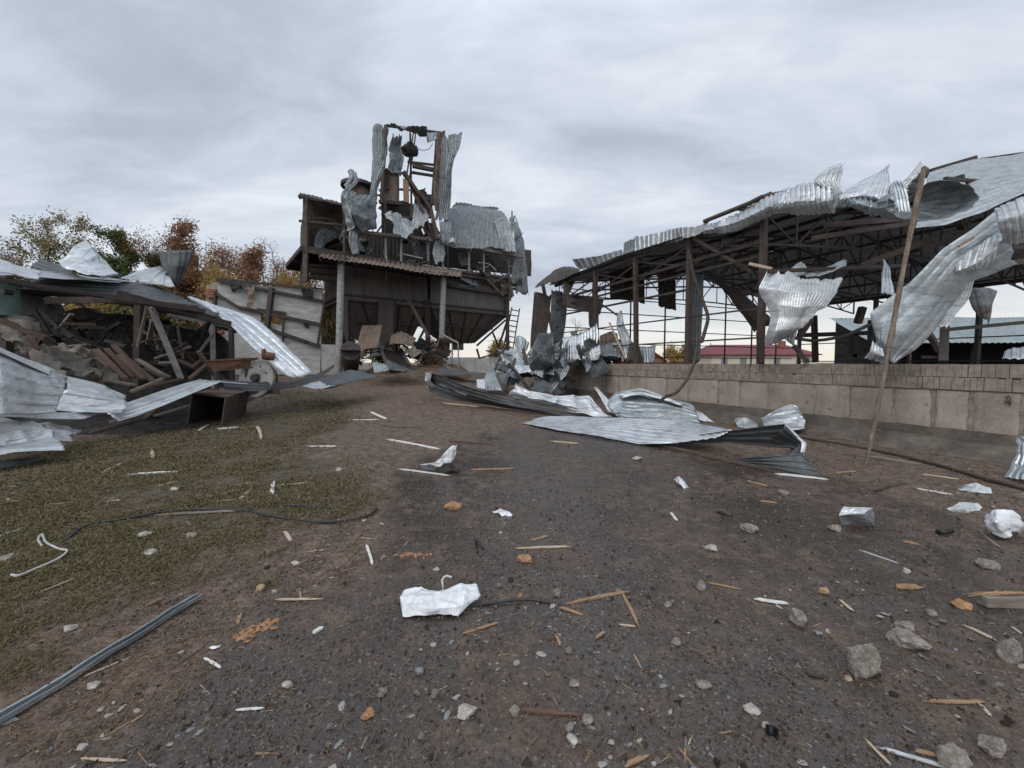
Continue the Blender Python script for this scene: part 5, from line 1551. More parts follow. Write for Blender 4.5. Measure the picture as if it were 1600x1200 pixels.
rng = np.random.default_rng(8)
for k in range(30):
    z = float(gz(*PO[:2])) + k * .14
    yy = 568 - (z - 1.6) * FPX / 19
    if 470 < yy < 502 and k % 3:
        continue
    c = P(329 + (k % 2) * 1.5, yy, 19)
    n = 2 if z < 4.2 else 1
    for j in range(-n, n):
        x = c[0] + j * .26 + (k % 2) * .06 + rng.normal(0, .02)
        rows.hexa([(x, 18.9, z), (x + .25, 18.9, z), (x + .25, 19.3, z), (x, 19.3, z), (x, 18.9, z + .125), (x + .25, 18.9, z + .125), (x + .25, 19.3, z + .125), (x, 19.3, z + .125)])
rows.build('brick_stack', M['brick_red'], bp)
MB().hexa([P(318, 575, 19.1), P(338, 575, 19.1), P(338, 575, 19.35), P(318, 575, 19.35), P(322, 446, 19.1), P(340, 440, 19.1), P(340, 440, 19.35), P(322, 446, 19.35)]).build('mortar_core', M['mortar'], bp)

# ------------------------------------------------------------------ the collapsed shed on the left
cs_ = thing('collapsed_shed', 'collapsed open fronted shed at the left with its metal roof fallen over dark rubble', 'shed', G(180, 640))


def cpart(name, mb, m, smooth=None, solid=0.0, label=None):
    o = mb.build(name, M[m], cs_, smooth, solid)
    if label:
        o['label'] = label
    return o


cpart('roof_sheet', sheet(PG([[(-60, 428, 7.4), (61, 431, 8.6), (180, 440, 10.0), (243, 445, 10.8)], [(-60, 405, 7.8), (40, 417, 9.2), (150, 436, 11), (242, 444, 11.6)]]), 4, .05, .06, .6, .03, 311), 'galv_grey', 28, .01)
cpart('roof_sheet', sheet(PG([[(-80, 425, 6.7), (-10, 428, 7.2), (61, 441, 8.0)], [(-80, 398, 7.2), (0, 402, 7.8), (66, 425, 8.7)]]), 3, .05, .08, .8, .04, 312), 'galv_white', 28, .01, label='pale roof sheet at the top left')
cpart('roof_sheet', sheet([list(r) for r in zip(*PG([[(60, 433, 9.4), (185, 440, 10.2), (245, 446, 10.6), (300, 470, 11), (343, 489, 11.4)], [(20, 452, 8.6), (140, 462, 9.6), (220, 466, 10.0), (290, 478, 10.4), (338, 495, 11.0)]]))][::1], 5, .05, .04, .6, .02, 313), 'galv_dark', 28, .01)
cpart('roof_sheet', sheet([list(r) for r in zip(*PG([[(40, 438, 11.5), (185, 446, 12.5), (300, 478, 13.5), (380, 512, 13.5)], [(0, 455, 15.5), (160, 470, 16), (290, 498, 16.5), (370, 520, 16.5)]]))], 6, .05, .05, .6, .04, 314), 'sheet_black', 28, .01)
for a, b, w, h, m in (((-60, 428, 6.6), (185, 466, 9.3), .06, .07, 'steel_dark'), ((10, 440, 7.8), (320, 486, 10.6), .08, .1, 'steel_dark'), ((70, 470, 8.8), (180, 468, 9.4), .09, .14, 'steel_brown'), ((180, 468, 9.4), (310, 482, 10.6), .09, .14, 'steel_brown'), ((180, 458, 9.2), (360, 507, 11.4), .1, .16, 'steel_dark'), ((262, 492, 11.6), (362, 511, 11.8), .05, .09, 'steel_grey'), ((250, 462, 12), (385, 512, 13), .1, .1, 'steel_dark')):
    cpart('roof_beam', MB().beam(P(*a), P(*b), w, h), m)
cpart('post', MB().beam(P(283, 592, 10.7), P(236, 480, 10.0), .11, .09), 'steel_grey', label='pale grey leaning post')
cpart('post', MB().beam(gfoot(P(212, 585, 13)), P(219, 466, 13), .2, .2), 'steel_dark')
cpart('post', MB().beam(gfoot(P(334, 585, 12.5)), P(331, 495, 12.5), .1, .1), 'steel_grey')
cpart('post', MB().beam(gfoot(P(362, 585, 13.5)), P(361, 504, 13.5), .12, .12), 'steel_dark')
cpart('post', MB().beam(gfoot(P(5, 585, 9.5)), P(10, 430, 9.5), .16, .16), 'steel_dark')
# back wall of the shed, ragged on top
top = [(-120, 447), (0, 455), (62, 461), (72, 470), (80, 484), (100, 487), (118, 482), (130, 480), (138, 486), (160, 490), (190, 490), (196, 500), (212, 503), (230, 498), (246, 498), (256, 506), (275, 512), (300, 516), (325, 518), (340, 530), (352, 545), (352, 600)]
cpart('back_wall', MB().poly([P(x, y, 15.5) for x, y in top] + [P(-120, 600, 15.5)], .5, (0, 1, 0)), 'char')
rng = np.random.default_rng(77)
# charred lumps heaped in front of it
hp = MB()
V = []
nx_, ny_ = 90, 30
for j in range(ny_ + 1):
    for i in range(nx_ + 1):
        u, v = i / nx_, j / ny_
        y = 8.6 + v * 6.8
        x = (-1.95 + 1.35 * u) * (6 + y * .62)
        q = np.array([[x * 1.6, y * 1.6, 0]])
        h = (.1 + 1.25 * v) * (1 - max(0, u - .72) * 2.6) + .55 * float(facets(q, 3)[0]) * v + .4 * v * float(fbm(q * 2, 5)[0])
        e = min(1, min(u, 1 - u) * 9) * min(1, v * 8)
        V.append((x, y, float(gz(x, y)) - .05 + max(0, h) * e))
hp.add(V, [(j * (nx_ + 1) + i, j * (nx_ + 1) + i + 1, (j + 1) * (nx_ + 1) + i + 1, (j + 1) * (nx_ + 1) + i) for j in range(ny_) for i in range(nx_)])
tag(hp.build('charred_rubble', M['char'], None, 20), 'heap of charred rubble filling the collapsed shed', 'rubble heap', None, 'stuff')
tank = thing('teal_tank', 'pale teal painted tank at the left edge under the fallen roof', 'tank', P(2, 500, 8.6))
a, b = P(-4, 492, 8.6), P(-4, 441, 8.6)
MB().tube([a, b, b + np.array([0, 0, .04])], [.31, .31, .24], 24).build('tank_body', M['teal'], tank, 40)
t0 = P(8, 456, 8.35)
MB().tube([t0 + np.array([0, .1, 0]), t0 - np.array([0, .05, 0])], .06, 12).build('port', M['rubber'], tank, 40)
ss = 'dusty sacks and cloths among the rubble'
for lbl, g, sd in (
        ('pale rounded cloth bundle under the teal tank', [[(-20, 494, 9), (10, 490, 9), (34, 494, 9), (40, 505, 9)], [(-20, 505, 8.5), (14, 503, 8.4), (40, 504, 8.5), (54, 515, 8.7)], [(-20, 515, 8.4), (14, 518, 8.3), (40, 518, 8.4), (52, 519, 8.6)]], 321),
        ('long pale cloth draped over rubble left of the brown planks', [[(66, 541, 9.5), (100, 548, 9.8), (140, 570, 10), (158, 582, 10.2)], [(72, 556, 8.8), (110, 566, 9.1), (140, 586, 9.4), (160, 590, 9.8)], [(100, 580, 8.6), (120, 588, 8.8), (140, 592, 9.1), (156, 594, 9.5)]], 322),
        ('grey cloth hanging behind the big fallen sheets', [[(40, 535, 8.6), (62, 545, 8.6), (80, 560, 8.7)], [(44, 560, 8.2), (66, 566, 8.2), (84, 580, 8.4)], [(80, 582, 8), (96, 588, 8.1), (104, 592, 8.3)]], 323),
        ('dark grey tarpaulin spread between cloths and planks', [[(85, 541, 11), (120, 546, 11.4), (165, 556, 11.6)], [(110, 556, 10.4), (140, 568, 10.6), (170, 575, 10.8)]], 324),
        ('pale sack beside the brown plank pile', [[(160, 576, 10.4), (176, 580, 10.5), (196, 592, 10.6)], [(164, 590, 9.9), (176, 596, 9.9), (196, 600, 10.2)]], 325),
        ('pale cloth scrap at the top of the black back wall', [[(117, 476, 15), (131, 474, 15)], [(118, 478, 14.8), (132, 480, 14.8)]], 326),
        ('crumpled grey film over a beam at the left edge', [[(0, 515, 8), (22, 520, 8), (40, 532, 8.2)], [(4, 530, 7.6), (30, 540, 7.6), (45, 560, 7.9)]], 327)):
    tag(sheet(PG(g), 0, 0, .15, 3.2, .10, sd, 44).build('dusty_cloth', M['cloth'] if sd not in (324,) else M['wood_grey'], None, 60, .012), lbl, 'cloth', ss)
# beams and planks in the rubble
pk = 'brown planks tumbled in the collapsed shed'
planks = [((150, 546, 11.2), (196, 592, 10.0), .13, .05, 'wood_red'), ((166, 545, 11.6), (208, 590, 10.4), .12, .05, 'wood_brown'), ((178, 540, 12), (222, 586, 10.8), .14, .05, 'wood_brown'), ((186, 555, 11.5), (226, 592, 10.3), .16, .05, 'wood_red'), ((198, 560, 11.4), (240, 596, 10.2), .12, .05, 'wood_brown'), ((215, 562, 11.8), (258, 588, 10.6), .12, .06, 'wood_grey'), ((224, 576, 11.2), (262, 590, 10.4), .1, .05, 'wood_brown'), ((205, 612, 9.6), (264, 588, 10.6), .1, .06, 'wood_grey'), ((215, 608, 9.8), (282, 592, 10.6), .09, .05, 'wood_brown'), ((150, 592, 9.9), (208, 601, 9.8), .16, .04, 'wood_grey'), ((152, 594, 9.6), (158, 604, 9.4), .12, .1, 'wood_brown'), ((0, 500, 8.3), (72, 529, 8.5), .12, .1, 'wood_brown'), ((170, 660, 9.4), (240, 642, 10), .12, .05, 'wood_grey'), ((186, 662, 9.6), (215, 679, 9.3), .13, .05, 'wood_grey'), ((140, 678, 9.0), (205, 658, 9.6), .1, .06, 'wood_brown'), ((225, 655, 10), (262, 625, 11), .1, .05, 'wood_brown'), ((240, 650, 10.2), (300, 632, 10.8), .1, .05, 'wood_grey'), ((100, 690, 8.4), (138, 688, 8.6), .14, .05, 'wood_red'), ((46, 525, 9.4), (58, 546, 9.0), .1, .05, 'wood_red'), ((300, 575, 11.6), (318, 560, 12), .12, .06, 'wood_brown'), ((296, 592, 10.8), (322, 570, 11.6), .1, .06, 'wood_red')]
pl_lab = ['reddish plank leaning steeply, leftmost of the brown plank pile', 'dark plank right behind the leftmost reddish plank', 'dark plank highest up the brown plank pile', 'reddish plank in the middle of the brown plank pile', 'dark plank lying at the foot of the middle reddish plank', 'weathered grey plank right of the brown plank pile', 'short brown plank low on the right of the plank pile', 'grey plank slanting up towards the foot of the leaning grey post', 'narrow brown plank ending at the foot of the leaning grey post', 'grey board lying flat behind the bright folded sheet', 'stub of a square brown timber beside the pale sack', 'brown timber with a split end beneath the pale cloth bundle at the left edge', 'grey board under the ribbed sheet that bridges to the square duct', 'grey board resting on the grass under the ribbed bridging sheet', 'brown timber lying along the grass edge beside the fallen sheets', 'brown plank slanting in the dark under the ribbed bridging sheet', 'grey plank in the dark left of the square duct', 'red brown board on the grass at the end of the crumpled pale sheet', 'short reddish plank behind the fallen sheets near the left edge', 'brown plank left of the rusty trough, in the dark', 'reddish plank slanting below the left end of the rusty trough']
for (a, b, w, h, m), lb in zip(planks, pl_lab):
    p = MB().beam(P(*a), P(*b), w, h)
    tag(p.build('loose_plank', M[m]), lb, 'plank', pk)
# dark clutter on the black heap: broken timber ends one can just tell apart
rng = np.random.default_rng(9)
ck = 'broken timbers on the rubble heap'
for k in range(95):
    px, yy = rng.uniform(30, 330), rng.uniform(11.5, 15)
    py = rng.uniform(495, 572)
    a = P(px, py, yy)
    g = float(gz(a[0], a[1]))
    d = rng.normal(size=3) * [1, .5, .55]
    d /= np.linalg.norm(d)
    L = rng.uniform(.4, 1.3)
    tag(MB().beam(a - d * L / 2, a + d * L / 2, rng.uniform(.05, .13), rng.uniform(.03, .1)).build('broken_timber', M[('char', 'char', 'steel_dark', 'wood_brown', 'char', 'char', 'wood_grey')[k % 7]]), 'broken timber on the dark rubble heap inside the collapsed shed', 'timber', ck)
# rusty trough, motor, square duct
tr = thing('rusty_trough', 'long rusty red brown metal trough beside the grey pulley wheel', 'trough', P(358, 575, 11.2))
a0, a1 = P(322, 565, 11.2), P(392, 561, 11.6)
for nm, o0, o1 in (('front_plate', (0, -.02, 0), (0, .08, -.27)), ('rear_plate', (0, .35, .05), (0, .25, -.25))):
    MB().hexa([a0 + o0, a1 + o0, a1 + np.array(o0) + [0, .02, 0], a0 + np.array(o0) + [0, .02, 0], a0 + np.array(o1) + [.2, 0, 0], a1 + np.array(o1) - [.1, 0, 0], a1 + np.array(o1) + [-.1, .02, 0], a0 + np.array(o1) + [.2, .02, 0]]).build(nm, M['rust'], tr)
MB().beam(a0 + np.array([0, -.03, .02]), a1 + np.array([0, -.03, .02]), .06, .05).build('rim_bar', M['rust'], tr)
MB().beam(a0 + np.array([.2, .1, -.28]), a0 + np.array([.2, .1, -.9]), .08).build('leg', M['steel_brown'], tr)
MB().beam(a1 + np.array([-.2, .1, -.28]), a1 + np.array([-.2, .1, -.8]), .08).build('leg', M['steel_brown'], tr)
mo = thing('pulley_wheel', 'grey round pulley wheel of an old machine with a rusty motor on top', 'machine', G(404, 618))
c = P(404, 592, 11.7)
ax = np.array([-.15, -.97, .2])
ax /= np.linalg.norm(ax)
MB().tube([c, c + ax * .10], .56, 36).build('disc', M['steel_grey'], mo, 40)
MB().tube([c - ax * .22, c], .46, 36).build('wheel_body', M['steel_dark'], mo, 40)
MB().tube([c + ax * .10, c + ax * .2], [.15, .11], 18).build('hub', M['steel_dark'], mo, 40)
e1 = np.cross(ax, (0, 0, 1.0))
e1 /= np.linalg.norm(e1)
e2 = np.cross(e1, ax)
for k in range(8):
    q = c + ax * .1 + (e1 * math.cos(k * .785 + .3) + e2 * math.sin(k * .785 + .3)) * .36
    MB().tube([q, q + ax * .03], .02, 8).build('bolt', M['steel_dark'], mo, 40)
q = P(420, 556, 11.4)
MB().tube([q + np.array([-.10, 0, 0]), q + np.array([.12, .06, -.02])], [.13, .10], 16).tube([q + np.array([-.16, -.02, .05]), q + np.array([-.10, 0, .05])], .16, 14).build('motor', M['rust'], mo, 40)
MB().hexa([P(372, 616, 11.5), P(438, 616, 11.5), P(438, 616, 12), P(372, 616, 12), P(374, 603, 11.5), P(436, 602, 11.5), P(436, 602, 12), P(374, 603, 12)]).build('machine_base', M['steel_dark'], mo)
dct = thing('square_duct', 'open ended dark square steel duct lying at the grass edge', 'duct', G(335, 664))
f = [G(293, 664), G(347, 667), None, None]
f[3] = P(302, 614, f[0][1])
f[2] = P(354, 620, f[1][1])
bk_ = np.array([-.42, 1.5, 0.06])
bf = [q + bk_ for q in f]
cen = sum(f) / 4
bcen = sum(bf) / 4
for k, nm in enumerate(('bottom_plate', 'right_plate', 'top_plate', 'left_plate')):
    n = (k + 1) % 4
    i0, i1 = f[k] + (cen - f[k]) * .03, f[n] + (cen - f[n]) * .03
    j0, j1 = bf[k] + (bcen - bf[k]) * .03, bf[n] + (bcen - bf[n]) * .03
    MB().hexa([f[k], f[n], bf[n], bf[k], i0, i1, j1, j0]).build(nm, M['steel_brown'] if k != 2 else M['sheet_rust'], dct)
MB().hexa([q for q in bf] + [q + bk_ * .01 for q in bf]).build('end_plate', M['steel_dark'], dct)
fl_ = MB()
for k in range(4):
    n = (k + 1) % 4
    fl_.beam(f[k] - bk_ * .012, f[n] - bk_ * .012, .035, .05)
fl_.build('flange', M['steel_brown'], dct)

# loose sheets around it
lg = 'torn roof sheets of the collapsed shed'


def fs_(label, grid, ribs, m, sd, amp=.04, cr=.06, csz=.9, jag=.03, nv=None, transpose=False, solid=.006):
    g = PG(grid)
    if transpose:
        g = [list(r) for r in zip(*g)]
    return tag(sheet(g, ribs, amp, cr, csz, jag, sd, nv).build('torn_sheet', M[m], None, 18, solid), label, 'metal sheet', lg)


fs_('large crumpled silver sheet standing up on the fallen roof behind the leftmost trees', [[(84, 407, 9.6), (96, 420, 9.3), (135, 437, 9.2)], [(112, 390, 10), (128, 408, 9.6), (160, 437, 9.5)], [(134, 376, 10.4), (150, 396, 10.2), (184, 434, 9.9)]], 4, 'galv', 331, .05, .10)
fs_('dark open flap on the right of the large crumpled silver sheet', [[(112, 385, 10.4), (134, 375, 10.5)], [(128, 408, 10.7), (156, 402, 10.6)], [(160, 435, 10.6), (187, 432, 10.3)]], 3, 'galv_green', 332, .05, .08)
fs_('small dark pointed sheet left of the large crumpled silver sheet', [[(48, 416, 9.8), (60, 405, 10)], [(78, 426, 9.7), (88, 412, 10)], [(126, 434, 9.5), (92, 410, 10)]], 3, 'galv_dark', 333)
fs_('upright dark ribbed sheet fanning out like a hopper on the fallen roof', [[(247, 393, 11), (275, 391, 10.8), (304, 390, 10.9)], [(252, 412, 11), (274, 414, 10.7), (296, 412, 10.9)], [(260, 436, 11), (270, 442, 10.8), (277, 447, 10.9)]], 6, 'galv_dark', 334, .05, .05)
fs_('grey ribbed sheet sloping between the silver sheet and the upright dark sheet', [[(185, 436, 10.4), (228, 440, 10.4), (274, 447, 10.5)], [(215, 426, 10.7), (245, 427, 10.7), (266, 432, 10.7)], [(249, 416, 11), (256, 420, 11), (262, 430, 10.9)]], 4, 'galv_grey', 335)
fs_('long bright sheet sliding from the fallen roof down to the ground before the panel wall', [[(296, 465, 11.6), (318, 470, 11.9), (344, 479, 12.2)], [(338, 490, 11.4), (356, 487, 11.8), (378, 487, 12.2)], [(362, 510, 11.4), (380, 508, 11.8), (400, 498, 12.2)], [(392, 540, 11.4), (412, 536, 11.7), (434, 526, 12.1)], [(420, 563, 11.4), (446, 562, 11.6), (464, 557, 11.9)], [(452, 592, 11.4), (474, 590, 11.5), (488, 582, 11.7)]], 4, 'galv', 336, .05, .05, .7, .02)
fs_('narrow bright strip at the edge of the fallen roof above the long sliding sheet', [[(292, 464, 11.4), (300, 463, 11.6)], [(318, 474, 11.3), (326, 472, 11.5)], [(336, 490, 11.2), (344, 487, 11.4)]], 1, 'galv_white', 337)
fs_('broad grey sheet with a folded bright top edge in the left foreground', [[(-80, 530, 6.2), (0, 543, 6.6), (60, 568, 7.2), (106, 590, 7.7)], [(-80, 580, 5.7), (0, 590, 6.2), (55, 605, 6.8), (104, 610, 7.4)], [(-80, 650, 5.4), (0, 648, 5.9), (50, 648, 6.5), (84, 646, 6.9)]], 5, 'galv_white', 338, .05, .06, .8, .03, 44, True)
fs_('bright folded strip along the top of the broad grey sheet', [[(-80, 527, 6.25), (0, 540, 6.62), (60, 566, 7.2), (84, 578, 7.4)], [(-80, 536, 6.1), (0, 549, 6.5), (58, 574, 7.05), (82, 586, 7.3)]], 1, 'galv_white', 339, .03, .04, .9, .02, 40, True)
fs_('bright crumpled sheet with turned up end beside the broad grey sheet', [[(105, 589, 8.3), (150, 602, 8.6), (196, 617, 9.0)], [(104, 606, 7.9), (150, 616, 8.2), (199, 624, 8.8)], [(78, 630, 7.6), (140, 634, 8.0), (200, 634, 8.5)], [(74, 640, 7.4), (130, 645, 7.8), (190, 642, 8.3)]], 5, 'galv_white', 340, .04, .09, .9, .04, None, True)
fs_('bright ribbed sheet bridging from the left sheets up to the square duct', [[(160, 641, 8.6), (174, 650, 8.45), (186, 660, 8.3)], [(215, 624, 9.2), (232, 634, 9.0), (240, 640, 8.9)], [(268, 606, 9.9), (288, 614, 9.7), (300, 616, 9.6)], [(314, 593, 10.6), (332, 595, 10.4), (352, 595, 10.4)]], 4, 'galv', 341, .035, .03, .8, .02)
fs_('long bright band across the left foreground sheets', [[(-80, 637, 5.9), (0, 640, 6.4), (80, 646, 7.2), (162, 641, 8.4)], [(-80, 652, 5.7), (0, 652, 6.2), (80, 656, 7.0), (130, 655, 7.6)]], 1, 'galv_white', 342, .03, .04, .8, .02, 40, True)
fs_('crumpled pale sheet with dark creases on the grass at the left', [[(-60, 650, 6.1), (20, 652, 6.6), (70, 654, 7.2), (130, 666, 7.9)], [(-60, 672, 5.8), (20, 672, 6.3), (70, 668, 6.9), (122, 676, 7.4)], [(-60, 690, 5.7), (20, 688, 6.1), (70, 684, 6.6), (112, 688, 7.0)]], 5, 'galv_white', 343, .03, .15, 1.3, .05, 40, True)
fs_('lowest greenish sheet with a rolled pale edge at the left edge of the grass', [[(-60, 694, 5.9), (20, 690, 6.2), (84, 682, 6.7)], [(-60, 706, 5.6), (20, 700, 6.0), (96, 694, 6.4)], [(-60, 724, 5.5), (20, 706, 5.9), (100, 703, 6.3)]], 3, 'galv', 344, .035, .05, .9, .03, 34, True)
fs_('dark sheet edge tucked under the lowest greenish sheet', [[(-60, 728, 5.6), (20, 716, 6.0), (70, 713, 6.5)], [(-60, 738, 5.55), (20, 728, 6.0), (70, 727, 6.4)]], 1, 'galv_dark', 345, .02, .03, .9, .02, 30, True)
fs_('long dark curved sheet from the square duct to the panel wall', [[(345, 594, 10.5), (350, 610, 10.4)], [(400, 598, 11.2), (402, 612, 11.1)], [(455, 597, 12.2), (458, 606, 12.1)], [(500, 582, 13.4), (500, 590, 13.2)], [(522, 570, 14.5), (520, 576, 14.2)]], 3, 'galv_dark', 346, .03, .04, .8, .02, 60)
fs_('bright sliver lying on the long dark curved sheet', [[(340, 596, 10.3), (350, 597, 10.2)], [(388, 599, 10.9), (386, 600, 10.8)]], 1, 'galv_white', 347, .02, .03)
fs_('dark bent sheet with a bright lower edge at the foot of the ramp', [[(480, 604, 12.3), (508, 608, 12.0), (522, 604, 12.4)], [(512, 590, 13.2), (536, 598, 12.8), (552, 597, 13.0)], [(548, 575, 14.2), (566, 578, 13.9), (592, 586, 13.8)]], 3, 'galv_dark', 348, .04, .05, .8, .05)
fs_('bright torn lip on the dark bent sheet at the foot of the ramp', [[(472, 604, 12.0), (500, 607, 11.8)], [(500, 597, 12.5), (522, 603, 12.3)]], 1, 'galv_white', 349, .03, .06, 1.2, .1)

# ------------------------------------------------------------------ crumpled heap at the far end of the wall
hg = 'crumpled sheets heaped at the far end of the block wall'


def hs(label, grid, ribs, m, sd, amp=.07, cr=.12, csz=.9, jag=.08, nv=None, transpose=False):
    g = PG(grid)
    if transpose:
        g = [list(r) for r in zip(*g)]
    return tag(sheet(g, ribs, amp, cr, csz, jag, sd, nv, 'sine').build('crumpled_sheet', M[m], None, 40, .008), label, 'metal sheet', hg)


hs('wavy bright sheet thrown over the far end of the wall, pointing right', [[(878, 530, 17.2), (882, 548, 17), (882, 572, 16.9)], [(908, 522, 16.9), (908, 545, 16.6), (910, 562, 16.5)], [(934, 506, 16.4), (936, 526, 16.2), (932, 542, 16.1)]], 12, 'galv', 351, .08, .1, .9, .06, None, True)
hs('wavy bright sheet running down the corner of the wall to the ground', [[(880, 552, 17.2), (892, 572, 16.9)], [(862, 578, 17.2), (884, 586, 16.8)], [(846, 592, 17.2), (866, 606, 16.6)], [(850, 604, 16.8), (862, 612, 16.4)]], 6, 'galv', 352)
hs('brightest curled wavy sheet lying on the wall top in the heap', [[(906, 550, 16.2), (936, 537, 16.0)], [(910, 560, 15.9), (938, 552, 15.7)], [(918, 566, 15.9), (934, 562, 15.7)]], 6, 'galv_white', 353)
hs('dark crumpled sheet filling the middle of the heap on the wall', [[(925, 540, 16.8), (955, 536, 16.6), (978, 548, 16.4)], [(930, 556, 16.2), (955, 556, 16.0), (975, 564, 15.8)]], 8, 'galv_sooty', 354)
hs('tall twisted strip rising from the heap with a pointed tip', [[(968, 492, 16.4), (974, 486, 16.4)], [(966, 512, 16.2), (978, 510, 16.1)], [(972, 534, 16), (988, 532, 15.9)], [(980, 566, 15.8), (1000, 566, 15.7)]], 4, 'galv', 355, .08, .16)
hs('dark sheet leaning at the right of the heap behind the twisted strip', [[(985, 536, 16), (998, 540, 15.8)], [(976, 566, 15.6), (1004, 567, 15.4)]], 3, 'sheet_black', 356)
hs('right end grey sheet of the heap standing on the wall top', [[(998, 540, 15.6), (1012, 542, 15.4), (1026, 540, 15.2)], [(998, 566, 15.5), (1012, 567, 15.2), (1020, 566, 15.1)]], 6, 'galv_grey', 357)
hs('pale brown wavy sheet behind the twisted strip', [[(938, 524, 17.4), (955, 517, 17.4), (965, 520, 17.4)], [(936, 545, 17.3), (956, 542, 17.3), (968, 545, 17.3)]], 6, 'sheet_rust', 358)
hs('left wavy sheet at the top of the ground heap near the tower stilts', [[(802, 526, 19), (812, 524, 18.8), (826, 536, 18.6)], [(806, 545, 18.6), (816, 545, 18.5), (822, 548, 18.4)]], 6, 'galv_grey', 359)
hs('grey wavy sheet sloping left of the wall corner', [[(850, 522, 19), (858, 526, 18.8)], [(834, 538, 18.8), (848, 548, 18.6)], [(822, 555, 18.4), (830, 560, 18.3)]], 6, 'galv_grey', 360)
hs('brown flat sheet standing at the end of the wall', [[(826, 548, 18.9), (850, 548, 18.5), (880, 552, 17.9)], [(824, 574, 18.9), (850, 578, 18.5), (880, 580, 17.9)]], 0, 'sheet_black', 361)
hs('dark rounded sheet in the ground heap', [[(780, 570, 17.6), (796, 566, 17.6), (814, 570, 17.6)], [(782, 590, 17), (798, 594, 16.8), (812, 588, 16.9)], [(788, 602, 16.8), (798, 604, 16.6), (806, 600, 16.7)]], 8, 'galv_sooty', 362)
hs('bright fluted sheet curving in the middle of the ground heap', [[(806, 570, 16.8), (830, 572, 16.6), (852, 580, 16.4)], [(812, 584, 16.4), (834, 582, 16.2), (848, 592, 16.0)]], 8, 'galv', 363)
hs('black sheet curling at the foot of the wall corner', [[(832, 590, 16.2), (850, 592, 16), (864, 600, 15.8)], [(832, 606, 15.8), (848, 610, 15.6), (858, 608, 15.6)]], 6, 'galv_dark', 364)
hs('pointed grey fluted sheet standing at the left of the ground heap', [[(762, 574, 16.6), (770, 572, 16.6)], [(756, 594, 16.2), (776, 590, 16.2)], [(756, 610, 15.8), (786, 612, 15.6)]], 6, 'galv_grey', 365)
hs('small bright crumpled sheet left of the pointed fluted sheet', [[(744, 594, 15.8), (758, 592, 15.8)], [(744, 606, 15.4), (758, 610, 15.3)]], 3, 'galv_white', 366)
hs('dark sheet leaning under the ladder', [[(768, 558, 19), (800, 560, 18.8)], [(776, 576, 18.6), (806, 578, 18.4)]], 8, 'galv_sooty', 367)
for k, (a, b, w) in enumerate((((795, 568, 16.6), (830, 612, 15.6), .12), ((818, 545, 18), (824, 578, 17), .14), ((952, 504, 16.2), (978, 560, 15.8), .09), ((938, 474, 17), (972, 498, 16.6), .12), ((760, 548, 19), (800, 556, 18), .1), ((748, 560, 20), (790, 548, 19), .1), ((770, 585, 17), (790, 540, 18), .1), ((805, 560, 17.6), (790, 612, 16), .09), ((846, 575, 17.4), (866, 540, 18), .1))):
    lbs = ['dark bar lying across the middle of the ground heap', 'short dark bar upright in the ground heap', 'pale splintered lath beside the tall twisted strip', 'bent dark bar pointing up left from the twisted strip', 'dark bar below the ladder, lower of two', 'dark bar below the ladder, upper of two', 'dark bar leaning beside the pointed fluted sheet', 'thin dark bar in the ground heap under the fluted sheet', 'dark bar in front of the brown flat sheet']
    tag(MB().beam(P(*a), P(*b), w, w * .6).build('bent_bar', M['wood_pale'] if k == 2 else M['steel_dark']), lbs[k], 'bar', 'bars sticking out of the sheet heap')

# ------------------------------------------------------------------ big sheets lying in the yard
yg = 'large torn sheets lying in the yard'


def ys(label, grid, ribs, m, sd, amp=.04, cr=.05, csz=.7, jag=.03, nv=None, transpose=False, prof='trap'):
    g = PG(grid)
    if transpose:
        g = [list(r) for r in zip(*g)]
    return tag(sheet(g, ribs, amp, cr, csz, jag, sd, nv, prof).build('torn_sheet', M[m], None, 18, .006), label, 'metal sheet', yg)


def q(px, py, lift=0.0, dy=0.0):
    """a picture point standing `lift` metres over the ground at the spot where it stands, as (px, py, Y)"""
    lo = 2.0
    for k in range(4000):
        Y = 2.0 * 1.003 ** k
        p = P(px, py, Y)
        if p[2] <= float(gz(p[0], p[1])) + lift:
            return (px, py, Y + dy)
    return (px, py, 30)


ys('long dark folded sheet curving from the ramp foot into the yard', [[q(675, 581, .95), q(720, 600, .75), q(775, 618, .5), q(830, 632, .25), q(900, 645, .1), q(955, 652, .04)], [q(668, 592, .6), q(715, 612, .45), q(775, 628, .28), q(830, 638, .16), q(900, 649, .08), q(955, 653, .03)], [q(672, 612, .16), q(715, 626, .08), q(770, 634, .05), q(830, 642, .05), q(900, 652, .04), q(955, 655, .02)]], 4, 'galv_dark', 371, .05, .05, .6, .02, 60, True)
ys('bright flattened end of the long dark folded sheet', [[q(666, 583, .8), q(676, 582, .95)], [q(664, 596, .55), q(672, 596, .6)], [q(672, 606, .3), q(684, 608, .3)]], 2, 'galv_white', 372, .05, .1, 1, .06)
ys('bright strip along the fold of the long dark sheet', [[q(670, 589, .7), q(716, 609, .5), q(730, 614, .42)], [q(670, 594, .58), q(714, 612, .45), q(728, 617, .4)]], 1, 'galv_white', 373, .02, .03, .7, .02, 30, True)
ys('pale crumpled sheet lying behind the long dark folded sheet', [[q(806, 604, .85), q(835, 610, .75), q(880, 618, .6), q(915, 622, .5), q(955, 650, .05)], [q(796, 614, .6), q(832, 622, .55), q(880, 634, .35), q(918, 640, .22), q(955, 651, .04)], [q(792, 622, .35), q(830, 632, .28), q(880, 645, .1), q(920, 650, .06), q(958, 652, .03)]], 5, 'galv_white', 374, .035, .16, 1.2, .03, 44, True)
